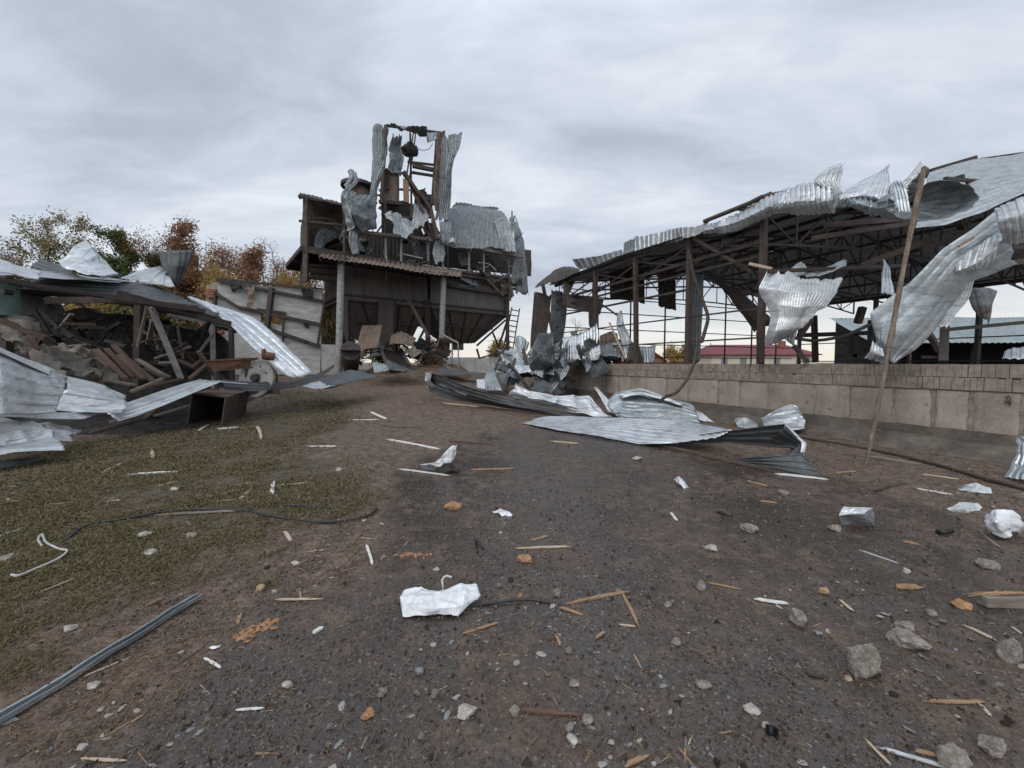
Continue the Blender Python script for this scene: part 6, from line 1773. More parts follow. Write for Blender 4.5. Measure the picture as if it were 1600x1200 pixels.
ys('curled greenish sheet rolled against the foot of the wall', [[(950, 622, 12.6), (962, 611, 12.6), (1000, 609, 12.5), (1045, 620, 12.0), (1088, 640, 11.3)], [(948, 632, 12.0), (965, 619, 12.0), (1005, 622, 11.8), (1050, 635, 11.4), (1086, 645, 11.0)], [(956, 644, 11.5), (970, 642, 11.4), (1010, 644, 11.2), (1056, 650, 10.9), (1092, 654, 10.6)], [(962, 652, 11.3), (976, 655, 11.1), (1014, 658, 10.9), (1060, 661, 10.6), (1096, 664, 10.4)]], 7, 'galv_grey', 375, .07, .10, .9, .03, 60, True)
ys('thin pointed sheet sticking up left of the curled greenish sheet', [[(927, 605, 12.5), (932, 606, 12.5)], [(938, 622, 12.2), (950, 624, 12.2)], [(950, 645, 11.9), (968, 648, 11.7)]], 2, 'galv', 376)
ys('pale rolled piece on top of the curled greenish sheet', [[(966, 617, 12.0), (1000, 612, 12.0), (1040, 621, 11.6), (1066, 634, 11.2)], [(970, 622, 11.7), (1005, 619, 11.6), (1040, 629, 11.3), (1064, 637, 11.0)]], 2, 'galv_white', 377, .06, .08, 1, .05, None, True)
ys('small bright torn piece right of the curled greenish sheet', [[(1086, 640, 11.2), (1100, 648, 10.9)], [(1092, 658, 10.8), (1120, 662, 10.5)]], 2, 'galv_white', 378, .03, .08)
ys('large flat ribbed sheet lying across the yard before the wall', [[q(846, 652, .08), q(900, 652, .16), q(980, 654, .30), q(1060, 658, .36), q(1145, 671, .45)], [q(830, 656, .05), q(880, 661, .12), q(950, 665, .2), q(1040, 672, .25), q(1120, 683, .3)], [q(812, 661, .03), q(870, 671, .06), q(940, 682, .06), q(998, 694, .03), q(1060, 692, .14)]], 9, 'galv', 379, .03, .03, .7, .02, 70, True)
ys('dark turned up side of the large flat ribbed sheet', [[q(1000, 694, .02), q(1060, 684, .2), q(1130, 672, .42), q(1190, 666, .6), q(1226, 663, .68)], [q(1002, 695, .01), q(1070, 692, .1), q(1140, 690, .2), q(1195, 696, .25), q(1252, 704, .28)]], 3, 'galv_dark', 380, .04, .04, .7, .02, 50, True)
ys('dark twisted tail of the large ribbed sheet pointing at the white board', [[q(1228, 663, .68), q(1226, 672, .6), q(1200, 690, .35)], [q(1258, 690, .42), q(1250, 692, .4), q(1236, 700, .28)], [q(1256, 708, .26), q(1240, 711, .22), q(1216, 712, .18)]], 3, 'galv_dark', 381, .04, .04, .8, .02, 36)
ys('lowest dark fold of the large ribbed sheet lying on the soil', [[q(1130, 717, .03), q(1134, 720, .02)], [q(1190, 712, .2), q(1200, 728, .04)], [q(1252, 708, .3), q(1256, 740, .03)], [q(1262, 716, .25), q(1284, 743, .02)]], 3, 'galv_dark', 382, .03, .03, .7, .02, 44)
ys('bright edge strip along the twisted tail of the large ribbed sheet', [[q(1226, 662, .7), q(1232, 664, .68)], [q(1254, 690, .44), q(1261, 692, .42)], [q(1252, 706, .3), q(1258, 708, .28)]], 1, 'galv_white', 383, .015, .03, 1, .02)
ys('rolled silver sheet propped against the wall foot behind the large ribbed sheet', [[(1184, 654, 9.9), (1186, 650, 9.8), (1190, 658, 9.5), (1194, 668, 9.2)], [(1206, 648, 9.85), (1210, 641, 9.7), (1216, 650, 9.35), (1220, 671, 9.0)], [(1234, 641, 9.65), (1238, 631, 9.5), (1246, 642, 9.1), (1246, 671, 8.8)], [(1246, 640, 9.5), (1250, 634, 9.4), (1259, 650, 9.0), (1254, 670, 8.8)]], 4, 'galv', 384, .06, .10, 1.3, .06, 40)
ys('small crumpled end left of the rolled silver sheet', [[(1146, 657, 10.3), (1160, 654, 10.2), (1180, 655, 10.0)], [(1152, 667, 9.9), (1164, 669, 9.8), (1186, 669, 9.5)]], 2, 'galv', 385, .04, .12, 1.5, .1)
ys('torn bright sheet standing on the soil at the right edge', [[q(1582, 680, .55), q(1600, 678, .6), q(1640, 684, .6)], [q(1588, 706, .35), q(1606, 710, .35), q(1640, 712, .38)], [q(1576, 720, .22), q(1604, 728, .2), q(1640, 736, .2)], [q(1562, 742, .04), q(1600, 752, .03), q(1640, 764, .03)]], 5, 'galv', 386, .05, .11, 1.1, .03, 40)
# bent pipe leaning over the wall
tag(MB().tube(densify([P(1090, 528, 12.2), P(1086, 560, 11.9), P(1076, 588, 11.6), P(1058, 612, 11.3), P(1040, 620, 11.0), P(1030, 628, 10.9)], 24), .045, 8).build('bent_pipe', M['steel_brown'], None, 60), 'long bent brown pipe hanging over the wall above the curled sheet', 'pipe')

# ------------------------------------------------------------------ more torn pieces: in the heap, and tangled in the wreck of the tower
rng = np.random.default_rng(404)


def scrap_sheet(c, sx, sy, rng, ribs, amp, cr):
    """a crumpled ribbed scrap about a point"""
    a = rng.normal(size=3)
    a /= np.linalg.norm(a)
    b = rng.normal(size=3)
    b -= a * np.dot(a, b)
    b /= np.linalg.norm(b)
    n = np.cross(a, b)
    g = []
    for j in (-1, 0, 1):
        g.append([c + a * sx * i * rng.uniform(.7, 1.1) + b * sy * j + n * (rng.normal(0, .18) * sx + .25 * sy * (j * j)) for i in (-1, 0, 1)])
    return sheet(g, ribs, amp, cr, 1.3, .14, int(rng.integers(1, 900)), None, 'sine')


for k in range(34):
    px, py, Y = rng.uniform(790, 1000), rng.uniform(545, 602), rng.uniform(15.8, 18.2)
    if px > 880:
        py = rng.uniform(540, 562)
    c = P(px, py, Y)
    c[2] = max(c[2], float(gz(c[0], c[1])) + .2)
    m = ('galv_grey', 'galv_grey', 'galv_sooty', 'galv_dark')[k % 4]
    tag(scrap_sheet(c, rng.uniform(.3, .7), rng.uniform(.3, .8), rng, 7, .07, .14).build('crumpled_sheet', M[m], None, 40, .008), 'crumpled ribbed scrap tangled into the sheet heap at the far end of the wall', 'metal sheet', hg)
for k in range(12):
    c = T(rng.uniform(505, 790), rng.uniform(345, 398), rng.uniform(.3, 2.5))
    tpart('torn_scrap', scrap_sheet(c, rng.uniform(.25, .7), rng.uniform(.3, .9), rng, 5, .06, .2), ('galv_grey', 'galv_sooty', 'sheet_black', 'galv')[k % 4], 30, .008)
for k in range(10):
    c = T(rng.uniform(585, 680), rng.uniform(300, 372), rng.uniform(.0, 2.0))
    tpart('torn_scrap', scrap_sheet(c, rng.uniform(.2, .5), rng.uniform(.25, .6), rng, 4, .05, .2), ('galv_sooty', 'sheet_black', 'sheet_rust')[k % 3], 30, .008)
for k in range(26):
    a = T(rng.uniform(500, 800), rng.uniform(340, 440), rng.uniform(.0, 2.0))
    d = rng.normal(size=3)
    d /= np.linalg.norm(d)
    tpart('bent_bar', MB().tube(densify([a, a + d * rng.uniform(.4, .9), a + (d + rng.normal(0, .35, 3)) * rng.uniform(1.0, 1.8)], 8), rng.uniform(.025, .055), 6), ('steel_dark', 'steel_brown', 'steel_grey')[k % 3], 60)
for k in range(10):
    a = T(rng.uniform(715, 800), rng.uniform(425, 450), rng.uniform(-.2, .8))
    tpart('torn_scrap', scrap_sheet(a, rng.uniform(.2, .5), rng.uniform(.15, .4), rng, 3, .04, .2), ('sheet_rust', 'galv_grey', 'sheet_black')[k % 3], 30, .008)

for k in range(26):
    c = P(rng.uniform(548, 690), rng.uniform(532, 562), rng.uniform(20.2, 22.5))
    c[2] = max(c[2], float(gz(c[0], c[1])) + .35)
    d = rng.normal(size=3) * [1, .7, .5]
    d /= np.linalg.norm(d)
    L = rng.uniform(.5, 1.5)
    tag(MB().beam(c - d * L / 2, c + d * L / 2, rng.uniform(.06, .16), rng.uniform(.03, .1)).build('broken_timber', M[('steel_dark', 'wood_brown', 'char', 'wood_grey')[k % 4]]), 'broken timber in the scrap piled on the ramp under the hoppers', 'timber', 'scrap timbers under the hoppers')
for k in range(12):
    c = P(rng.uniform(548, 690), rng.uniform(540, 566), rng.uniform(19.6, 22))
    c[2] = max(c[2], float(gz(c[0], c[1])) + .3)
    tag(scrap_sheet(c, rng.uniform(.25, .6), rng.uniform(.25, .6), rng, 5, .05, .14).build('crumpled_sheet', M[('sheet_black', 'galv_sooty', 'sheet_rust', 'galv_dark')[k % 4]], None, 40, .008), 'dark crumpled scrap sheet lying on the ramp under the hoppers', 'metal sheet', 'scrap sheets under the hoppers')

# ------------------------------------------------------------------ small things on the ground, one by one
def stick_mesh(L, w, h, rng, split=0.5, n=10):
    """a splinter of wood along x with ragged, tapering ends"""
    mb = MB()
    strands = max(1, int(round(1 + 3 * split)))
    bow0 = rng.normal(0, .012) * L
    for k in range(strands):
        a = -L / 2 + L * rng.uniform(0, .22) * (k > 0)
        b = L / 2 - L * rng.uniform(0, .28) * (k > 0)
        y0 = (k - (strands - 1) / 2) * w / strands
        V, F = [], []
        bow = bow0 + rng.normal(0, .004) * L
        ra, rb = rng.uniform(4, 14), rng.uniform(3, 12)
        for i in range(n + 1):
            t = i / n
            e = min(1.0, t * ra + .2, (1 - t) * rb + .1)
            ww, hh = w / strands * .62 * e * rng.uniform(.85, 1.15), h * .5 * e * rng.uniform(.85, 1.15)
            x = a + (b - a) * t
            yc, zc = y0 + bow * (t - .5) ** 2 * 4 + rng.normal(0, w * .03), h * .5 + k * h * .05
            V += [(x, yc - ww, zc - hh), (x, yc + ww, zc - hh * .8), (x, yc + ww * .8, zc + hh), (x, yc - ww * .9, zc + hh * .9)]
        for i in range(n):
            for j in range(4):
                F.append((i * 4 + j, i * 4 + (j + 1) % 4, i * 4 + 4 + (j + 1) % 4, i * 4 + 4 + j))
        F += [(3, 2, 1, 0), tuple(n * 4 + j for j in range(4))]
        mb.add(V, F)
    return mb


def put(ob, p, rz=0.0, tilt=(0, 0)):
    ob.location = p
    ob.rotation_euler = (tilt[0], tilt[1], rz)
    return ob


def place_stick(name, label, cat, a, b, wpx, m, group=None, seed=1, split=.5, lift=.004, hfac=.5):
    A, B = G(*a), G(*b)
    L = float(np.linalg.norm(B - A))
    w = wpx * A[1] / FPX
    rng = np.random.default_rng(seed)
    w *= .68
    o = stick_mesh(L, w, max(.005, w * hfac), rng, split).build(name, M[m], None, 35, origin=(0, 0, 0))
    put(o, (A + B) / 2 + [0, 0, lift], math.atan2(B[1] - A[1], B[0] - A[0]), (0, -math.atan2(B[2] - A[2], L)))
    return tag(o, label, cat, group)


wg = 'splinters of fresh wood on the ground'
sticks = [
    ((883, 945), (985, 925), 8, 'wood_fresh', 'long forked orange splinter beside the end of the black cable'),
    ((968, 920), (1002, 985), 6, 'wood_fresh', 'straight orange splinter crossing the tip of the long forked splinter'),
    ((874, 950), (911, 962), 6, 'wood_fresh', 'flat orange chip under the black cable end'),
    ((806, 858), (893, 855), 6, 'wood_pale', 'long pale stick lying level above the orange foam lump'),
    ((1398, 919), (1441, 919), 12, 'wood_fresh', 'short thick orange block left of the splintered beam'),
    ((1105, 911), (1159, 922), 4, 'wood_fresh', 'thin splinter lying against a grey stone lump'),
    ((1310, 937), (1334, 957), 5, 'wood_pale', 'pale splinter slanting down right of the flaked white strip'),
    ((1504, 977), (1559, 1003), 6, 'wood_pale', 'pointed pale splinter left of the right edge concrete lump'),
    ((1441, 1098), (1540, 1099), 7, 'wood_fresh', 'long straight orange splinter low on the right'),
    ((1528, 1098), (1549, 1122), 6, 'wood_pale', 'short splinter crossing the end of the long low orange splinter'),
    ((812, 1111), (912, 1118), 9, 'wood_red', 'dark reddish split of wood among pale stones at the bottom'),
    ((974, 1200), (1014, 1181), 9, 'wood_fresh', 'broken orange splinter at the bottom edge in the middle'),
    ((1350, 1155), (1392, 1198), 5, 'wood_pale', 'thin splinter beside the white metal strip at the bottom right'),
    ((1428, 1174), (1470, 1184), 8, 'wood_fresh', 'orange splinter touching the bottom right concrete lump'),
    ((1166, 752), (1201, 761), 5, 'wood_fresh', 'orange splinter below the large ribbed sheet'),
    ((1188, 784), (1216, 787), 6, 'wood_fresh', 'short orange splinter in the middle of the right asphalt'),
    ((1409, 847), (1438, 852), 6, 'wood_fresh', 'orange chip right of the black scraps'),
    ((830, 846), (857, 838), 5, 'wood_fresh', 'short splinter just above the long pale level stick'),
    ((868, 992), (876, 1011), 6, 'wood_fresh', 'upright looking orange chip below the white foil and cable'),
    ((930, 999), (946, 988), 6, 'wood_fresh', 'small orange chip left of the crossing splinter'),
    ((967, 977), (993, 980), 4, 'wood_pale', 'thin pale chip at the foot of the crossing splinter'),
    ((722, 992), (779, 974), 5, 'wood_fresh', 'orange splinter below the white foil packet'),
    ((430, 938), (505, 937), 5, 'wood_pale', 'long straw coloured splinter left of the white foil packet'),
    ((370, 978), (376, 960), 7, 'wood_fresh', 'stubby orange chip above the orange foam flakes'),
    ((445, 831), (455, 848), 7, 'wood_pale', 'pale short stick below the black strap'),
    ((424, 775), (427, 753), 8, 'wood_white', 'whitish stub standing out at the grass edge'),
    ((375, 782), (393, 764), 6, 'wood_pale', 'pale peg on the grass left of the whitish stub'),
    ((431, 760), (486, 755), 5, 'wood_pale', 'straw coloured stick right of the whitish stub'),
    ((573, 852), (583, 884), 5, 'wood_white', 'white painted stick lying alone on the brown soil'),
    ((488, 992), (505, 981), 9, 'wood_white', 'small white block right of the orange foam flakes'),
    ((319, 1029), (346, 1045), 5, 'wood_white', 'slim white piece below the orange foam flakes'),
    ((368, 1111), (413, 1108), 5, 'wood_white', 'slim whitish stick low on the left soil'),
    ((205, 1131), (226, 1117), 5, 'wood_fresh', 'orange splinter near the lower end of the metal channel'),
    ((124, 1187), (198, 1191), 5, 'wood_pale', 'straw coloured stick near the bottom left corner'),
    ((606, 687), (690, 703), 5, 'wood_white', 'long pale lath pointing at the standing white scrap'),
    ((620, 733), (704, 744), 4, 'wood_white', 'pale lath in front of the standing white scrap'),
    ((478, 698), (527, 698), 4, 'wood_white', 'pale lath lying level on the path edge'),
    ((545, 657), (592, 656), 3, 'wood_white', 'pale lath far up the path, left of two'),
    ((578, 644), (604, 656), 5, 'wood_white', 'pale lath far up the path, tilted over the level one'),
    ((194, 744), (281, 738), 8, 'wood_white', 'whitish board lying on the grass'),
    ((157, 740), (205, 718), 5, 'wood_pale', 'pointed straw coloured splinter on the grass left of the whitish board'),
    ((240, 718), (237, 704), 6, 'wood_pale', 'stubby pale peg on the grass above the whitish board'),
    ((139, 701), (232, 696), 3, 'wood_pale', 'long thin straw stick at the top of the grass'),
    ((213, 703), (268, 696), 4, 'wood_fresh', 'orange stick at the top of the grass'),
    ((98, 771), (130, 759), 4, 'wood_pale', 'straw stick in the middle of the grass left of the black strap'),
    ((140, 790), (195, 780), 4, 'wood_pale', 'long straw stick just above the black strap'),
    ((282, 782), (318, 775), 4, 'wood_pale', 'straw stick ending beside the dark stone on the grass'),
    ((322, 778), (384, 764), 4, 'wood_pale', 'long straw stick slanting up to the pale peg'),
    ((345, 764), (400, 754), 4, 'wood_pale', 'long straw stick above the pale peg'),
    ((247, 761), (279, 752), 5, 'wood_pale', 'short straw stick above the pale flat stone on the grass'),
    ((308, 675), (326, 664), 5, 'wood_pale', 'short pale lath leaning at the mouth of the square duct'),
    ((340, 671), (378, 669), 6, 'wood_white', 'white lath on the grass before the square duct'),
    ((403, 666), (410, 688), 5, 'wood_pale', 'pale lath standing askew at the edge of the path'),
    ((1048, 802), (1058, 815), 5, 'wood_white', 'small white sliver on the wet asphalt'),
    ((1340, 712), (1440, 727), 8, 'wood_grey', 'long grey board lying along the wall foot'),
    ((1360, 768), (1412, 755), 13, 'wood_brown', 'dark brown board end lying on the soil before the wall'),
    ((1305, 740), (1338, 737), 5, 'wood_fresh', 'orange splinter on the soil before the pole foot'),
    ((1440, 742), (1500, 750), 5, 'wood_pale', 'straw coloured lath along the wall foot'),
    ((1430, 764), (1488, 774), 4, 'wood_white', 'thin white lath lying by the crumpled film'),
    ((1527, 828), (1562, 858), 5, 'wood_grey', 'grey brown lath beneath the white rag'),
    ((1580, 980), (1597, 992), 4, 'wood_pale', 'thin splinter at the right edge above the concrete lump'),
    ((690, 630), (750, 636), 4, 'wood_pale', 'pale lath before the folded dark sheet'),
    ((860, 690), (905, 694), 4, 'wood_pale', 'pale lath in the middle of the yard'),
    ((700, 690), (770, 694), 4, 'wood_brown', 'dark lath right of the standing white scrap'),
    ((735, 735), (805, 733), 5, 'wood_fresh', 'orange brown lath in the middle distance of the yard'),
]
for i, (a, b, w, m, lb) in enumerate(sticks):
    place_stick('wood_splinter', lb, 'splinter', a, b, w, m, wg, 900 + i, .5 if w > 5 else .1)

# strips of white metal and other oblong pieces
for i, (a, b, w, m, lb) in enumerate((
        ((1342, 860), (1406, 882), 5, 'galv_white', 'narrow white strip ending at a grey stone on the right'),
        ((1368, 1168), (1482, 1202), 9, 'galv_white', 'long white metal strip at the bottom right corner'),
        ((1177, 937), (1233, 945), 9, 'wood_white', 'flaked white strip above the rough concrete lump'),
        ((1210, 741), (1295, 750), 9, 'wood_white', 'white board at the point of the dark sheet tail'))):
    place_stick('white_strip', lb, 'strip', a, b, w, m, 'white strips on the ground', 980 + i, .3, hfac=.3)

bm_ = thing('splintered_beam', 'dark squared beam with a splintered orange end at the right edge', 'beam', G(1570, 946))
A, B = G(1534, 946), G(1660, 950)
MB().beam(A + [0, 0, .035], B + [0, 0, .035], .06, .06).build('beam_body', M['wood_grey'], bm_)
for k in range(7):
    rng = np.random.default_rng(700 + k)
    t = k / 6
    a = A + np.array([.03 + .1 * t, .02 + .0 * k, .075])
    b = a + np.array([rng.uniform(.05, .25), rng.normal(0, .012), .004])
    c = a - np.array([rng.uniform(.02, .12), rng.normal(0, .01), .02 * rng.random()])
    MB().beam(b, c, .02, .008, taper=.2).build('split_fibre', M['wood_fresh'], bm_)

# metal channel in the left foreground
ch = thing('metal_channel', 'long weathered grey metal channel lying in the left foreground', 'channel', G(155, 1045))
a, b = G(-60, 1172), G(312, 937)
d = (b - a) / np.linalg.norm(b - a)
sd = np.cross(d, (0, 0, 1.0))
L_ = np.linalg.norm(b - a)
for nm, o0, w, h in (('web', 0, .04, .004), ('flange', -.020, .005, .022), ('flange', .020, .005, .018), ('lip', -.012, .014, .004)):
    m = MB()
    n = 24
    pts = [a + (b - a) * k / n for k in range(n + 1)]
    zz = .006 + (.015 if nm == 'flange' else (.03 if nm == 'lip' else 0))
    for k in range(n):
        z0 = .004 * math.sin(k * .7)
        z1 = .004 * math.sin((k + 1) * .7)
        j0 = .003 * math.sin(k * 1.9 + o0 * 90)
        j1 = .003 * math.sin((k + 1) * 1.9 + o0 * 90)
        p0, p1 = pts[k].copy(), pts[k + 1].copy()
        p0[2] = float(gz(p0[0], p0[1])) + .012
        p1[2] = float(gz(p1[0], p1[1])) + .012
        m.beam(p0 + sd * (o0 + j0) + [0, 0, zz + z0], p1 + sd * (o0 + j1) + [0, 0, zz + z1], w, h)
    m.build(nm, M['galv_grey'], ch)
place_stick('channel_offcut', 'short grey channel offcut at the left edge beside the long channel', 'channel', (-40, 1132), (30, 1127), 16, 'galv_grey', None, 12, .1, hfac=.35)
place_stick('grey_slat', 'pale grey slat on the grass at the left edge', 'slat', (-10, 845), (48, 822), 8, 'wood_white', None, 13, .2)


def ground_line(pts, lift=.01, n=40):
    w = densify([G(*p[:2]) + np.array([0, 0, lift + (p[2] if len(p) > 2 else 0)]) for p in pts], n)
    return w


tag(MB().tube(ground_line([(100, 850), (135, 825), (190, 815), (255, 803), (320, 799), (380, 801), (420, 809), (470, 817), (520, 819), (570, 811), (590, 798)], .026, 70), [.011 + .004 * math.sin(k * .5) for k in range(70)], 8).build('black_strap', M['rubber'], None, 60), 'long dark cable lying in a curve from the grass to the path', 'cable')
tag(MB().tube(ground_line([(66, 858), (60, 848), (66, 840), (72, 852), (90, 862), (105, 866), (92, 878), (60, 893), (30, 905), (18, 904)], .03, 60), .009, 6).build('white_wire', M['wire'], None, 60), 'kinked whitish wire on the grass at the left', 'wire')
place_stick('grey_slat', 'long grey flat strip lying along the dark cable on the grass', 'slat', (240, 806), (385, 798), 6, 'wood_grey', None, 14, .2)
place_stick('black_strip', 'black flat strip behind the end of the long cable', 'strip', (432, 790), (525, 795), 7, 'rubber', None, 15, .3)
tag(MB().tube(ground_line([(560, 650), (575, 660), (620, 668), (660, 668)], .01, 24), .012, 6).build('rusty_wire', M['steel_brown'], None, 60), 'rusty curved wire lying up the path', 'wire')
tag(MB().tube(ground_line([(1190, 676), (1270, 688), (1360, 704), (1440, 722), (1520, 745), (1660, 784)], .02, 50), .028, 8).build('ground_pipe', M['steel_dark'], None, 60), 'black pipe lying along the foot of the wall apron', 'pipe')
place_stick('edge_timber', 'half buried timber edging under the large ribbed sheet', 'timber', (1000, 690), (1225, 742), 9, 'wood_brown', None, 16, .4)

# white foil packet with wire and cable
fp_ = thing('foil_packet', 'crumpled white foil sheet on the asphalt in the middle foreground', 'foil', G(688, 950))


def lifted(px, py, z):
    d = ray(px, py)
    t = (z - EYE[2]) / d[2]
    return EYE + d * t


fg_ = [[lifted(630, 926, .05), lifted(668, 922, .075), lifted(700, 924, .07), lifted(722, 919, .085), lifted(744, 922, .06)],
       [lifted(626, 938, .05), lifted(665, 938, .085), lifted(700, 941, .07), lifted(726, 936, .085), lifted(752, 936, .05)],
       [lifted(627, 952, .03), lifted(665, 954, .07), lifted(700, 955, .06), lifted(724, 952, .06), lifted(748, 944, .03)],
       [lifted(631, 970, .012), lifted(665, 966, .02), lifted(694, 962, .025), lifted(712, 966, .015), lifted(722, 960, .02)]]
g0 = float(gz(-.3, 2.6))
sheet([[p + np.array([0, 0, g0]) for p in r] for r in fg_], 0, 0, .016, 10, .025, 401, 120).build('foil_sheet', M['plastic_white'], fp_, 18, .003)
tag(MB().tube(densify([lifted(692, 930, .02), lifted(692, 915, .08), lifted(691, 906, .11), lifted(697, 900, .13), lifted(706, 902, .13)], 16), .007, 8).build('wire_hook', M['wire'], fp_, 60))
cb = tag(MB().tube(densify([lifted(742, 946, .03), lifted(770, 942, .035), lifted(800, 938, .04), lifted(835, 937, .04), lifted(870, 944, .03), lifted(905, 952, .02), lifted(934, 973, .012)], 44), [.0085] * 40 + [.008, .007, .006, .004], 8).build('black_cable', M['rubber'], None, 60), 'black cable running out of the white foil sheet to the right', 'cable')

# scraps
def scrap(name, label, cat, rows, m, seed, cr=.02, cs=9, solid=.003, nv=30, group='crumpled scraps of sheet on the ground', ribs=0, amp=0.0):
    g = [[q(*p)[:3] for p in r] for r in rows]
    return tag(sheet(PG(g), ribs, amp, cr, cs, .04, seed, nv).build(name, M[m], None, 20, solid), label, cat, group)


sw = thing('standing_scrap', 'pointed white scrap with a black burnt base standing on the asphalt', 'scrap', G(688, 738))
sheet(PG([[q(706, 694, .42), q(712, 696, .42)], [q(694, 708, .28), q(711, 712, .26)], [q(678, 722, .13), q(706, 722, .15)], [q(656, 726, .08), q(680, 734, .02)]]), 0, 0, .035, 6, .05, 411, 36).build('white_sheet', M['plastic_white'], sw, 20, .004)
sheet(PG([[q(656, 727, .06), q(672, 724, .12)], [q(664, 734, .02), q(684, 732, .08)]]), 0, 0, .03, 7, .06, 412, 16).build('dark_flap', M['galv_dark'], sw, 20, .004)
sheet(PG([[q(682, 733, .06), q(700, 726, .12), q(718, 730, .09)], [q(684, 739, .02), q(702, 736, .06), q(721, 736, .05)], [q(690, 741, .01), q(706, 741, .01), q(718, 739, .02)]]), 0, 0, .05, 7, .08, 413, 24).build('burnt_base', M['char'], sw, 20, .01)
scrap('small_scrap', 'small white folded scrap in the middle of the asphalt', 'scrap', [[(768, 799, .03), (782, 794, .07)], [(778, 803, .02), (794, 798, .04)], [(786, 808, .0), (800, 805, .01)]], 'plastic_white', 414, .02, 14)
scrap('small_scrap', 'small pale twisted scrap right of the middle of the asphalt', 'scrap', [[(1052, 748, .07), (1062, 746, .08)], [(1058, 755, .04), (1070, 754, .05)], [(1068, 764, .0), (1078, 762, .01)]], 'galv_white', 415, .03, 10)
bxg = thing('bent_box', 'bright bent metal box with an open right side on the asphalt', 'box', G(1340, 822))
sheet(PG([[q(1311, 806, .13), q(1318, 792, .2)], [q(1330, 802, .17), q(1336, 792, .22)], [q(1350, 803, .17), q(1364, 793, .2)]]), 3, .006, .01, 9, .02, 421, 22).build('top_face', M['galv_white'], bxg, 25, .003)
sheet(PG([[q(1311, 806, .13), q(1314, 821, .0)], [q(1330, 803, .165), q(1334, 816, .03)], [q(1350, 804, .16), q(1366, 823, .0)]]), 3, .006, .012, 9, .02, 422, 22).build('front_face', M['galv_white'], bxg, 25, .003)
sheet(PG([[q(1350, 804, .16), q(1366, 823, .0)], [q(1364, 793, .2), q(1367, 812, .08)]]), 1, .004, .01, 9, .02, 423, 16).build('end_flap', M['galv_grey'], bxg, 25, .003)
rg = thing('white_rag', 'rounded white bag like scrap with a dark underside at the right edge', 'scrap', G(1568, 838))
sheet(PG([[q(1540, 806, .16), q(1560, 800, .24), q(1578, 802, .22)], [q(1538, 818, .1), q(1562, 816, .2), q(1594, 818, .14)], [q(1544, 834, .02), q(1570, 834, .07), q(1598, 828, .05)]]), 0, 0, .035, 8, .03, 424, 34).build('white_top', M['plastic_white'], rg, 25, .004)
sheet(PG([[q(1548, 832, .05), q(1572, 830, .09), q(1596, 826, .08)], [q(1552, 842, .0), q(1572, 843, .0), q(1594, 836, .01)]]), 0, 0, .02, 8, .03, 425, 18).build('dark_underside', M['galv_dark'], rg, 25, .004)
scrap('crumpled_film', 'milky crumpled film lying before the wall', 'film', [[(1500, 756, .10), (1525, 754, .12), (1548, 762, .08)], [(1498, 765, .02), (1524, 766, .04), (1552, 772, .01)]], 'plastic_clear', 431, .05, 8)
scrap('crumpled_film', 'clear grey plastic film left of the white rag', 'film', [[(1484, 790, .05), (1505, 784, .07), (1530, 788, .05)], [(1478, 794, .02), (1506, 794, .05), (1536, 794, .02)], [(1490, 799, .0), (1510, 800, .01), (1532, 801, .0)]], 'plastic_clear', 432, .02, 8)
scrap('white_shard', 'white torn shard among stones at the bottom in the middle', 'shard', [[(822, 1142, .02), (838, 1139, .035), (853, 1140, .02)], [(818, 1150, .005), (836, 1152, .012), (852, 1146, .01)], [(822, 1156, .0), (836, 1155, .0), (846, 1151, .0)]], 'plastic_white', 433, .008, 25)
scrap('white_shard', 'thin white shard beside pale stones at the bottom edge', 'shard', [[(898, 1162, .01), (904, 1160, .012)], [(908, 1168, .01), (916, 1166, .012)], [(920, 1177, .0), (924, 1175, .0)]], 'plastic_white', 434, .004, 25)
scrap('white_shard', 'curved white shard left of the small white block on the soil', 'shard', [[(326, 1013, .01), (330, 1010, .015)], [(334, 1015, .012), (338, 1010, .016)], [(343, 1012, .003), (345, 1008, .004)]], 'plastic_white', 435, .004, 25)
scrap('blue_scrap', 'small dark blue scrap beside the white torn shard', 'scrap', [[(818, 1137, .01), (828, 1134, .012)], [(820, 1140, .0), (829, 1138, .0)]], 'paint_black', 436, .004, 25)
bs_ = 'black rubber scraps on the asphalt'
for i, (pts, r, lb) in enumerate((
        ([(1120, 800), (1130, 804), (1143, 808)], .022, 'black ragged scrap left of the grey brown lump on the asphalt'),
        ([(1464, 833, .01), (1474, 838, .03), (1488, 834, .02)], .02, 'black scrap curled like fingers left of the white rag'),
        ([(744, 846, .0), (748, 860, .05), (756, 862, .01)], .014, 'black hooked scrap in the middle of the asphalt'),
        ([(1262, 1057), (1278, 1060), (1294, 1062)], .008, 'thin black stick below the large concrete lump'),
        ([(1196, 1142), (1206, 1146), (1216, 1150)], .022, 'black crumbly scrap low on the right asphalt'))):
    tag(MB().tube(ground_line(pts, .01, 16), [r * (.6 + .5 * abs(math.sin(k * 1.7))) for k in range(16)], 7).build('black_scrap', M['rubber'], None, 50), lb, 'scrap', bs_)


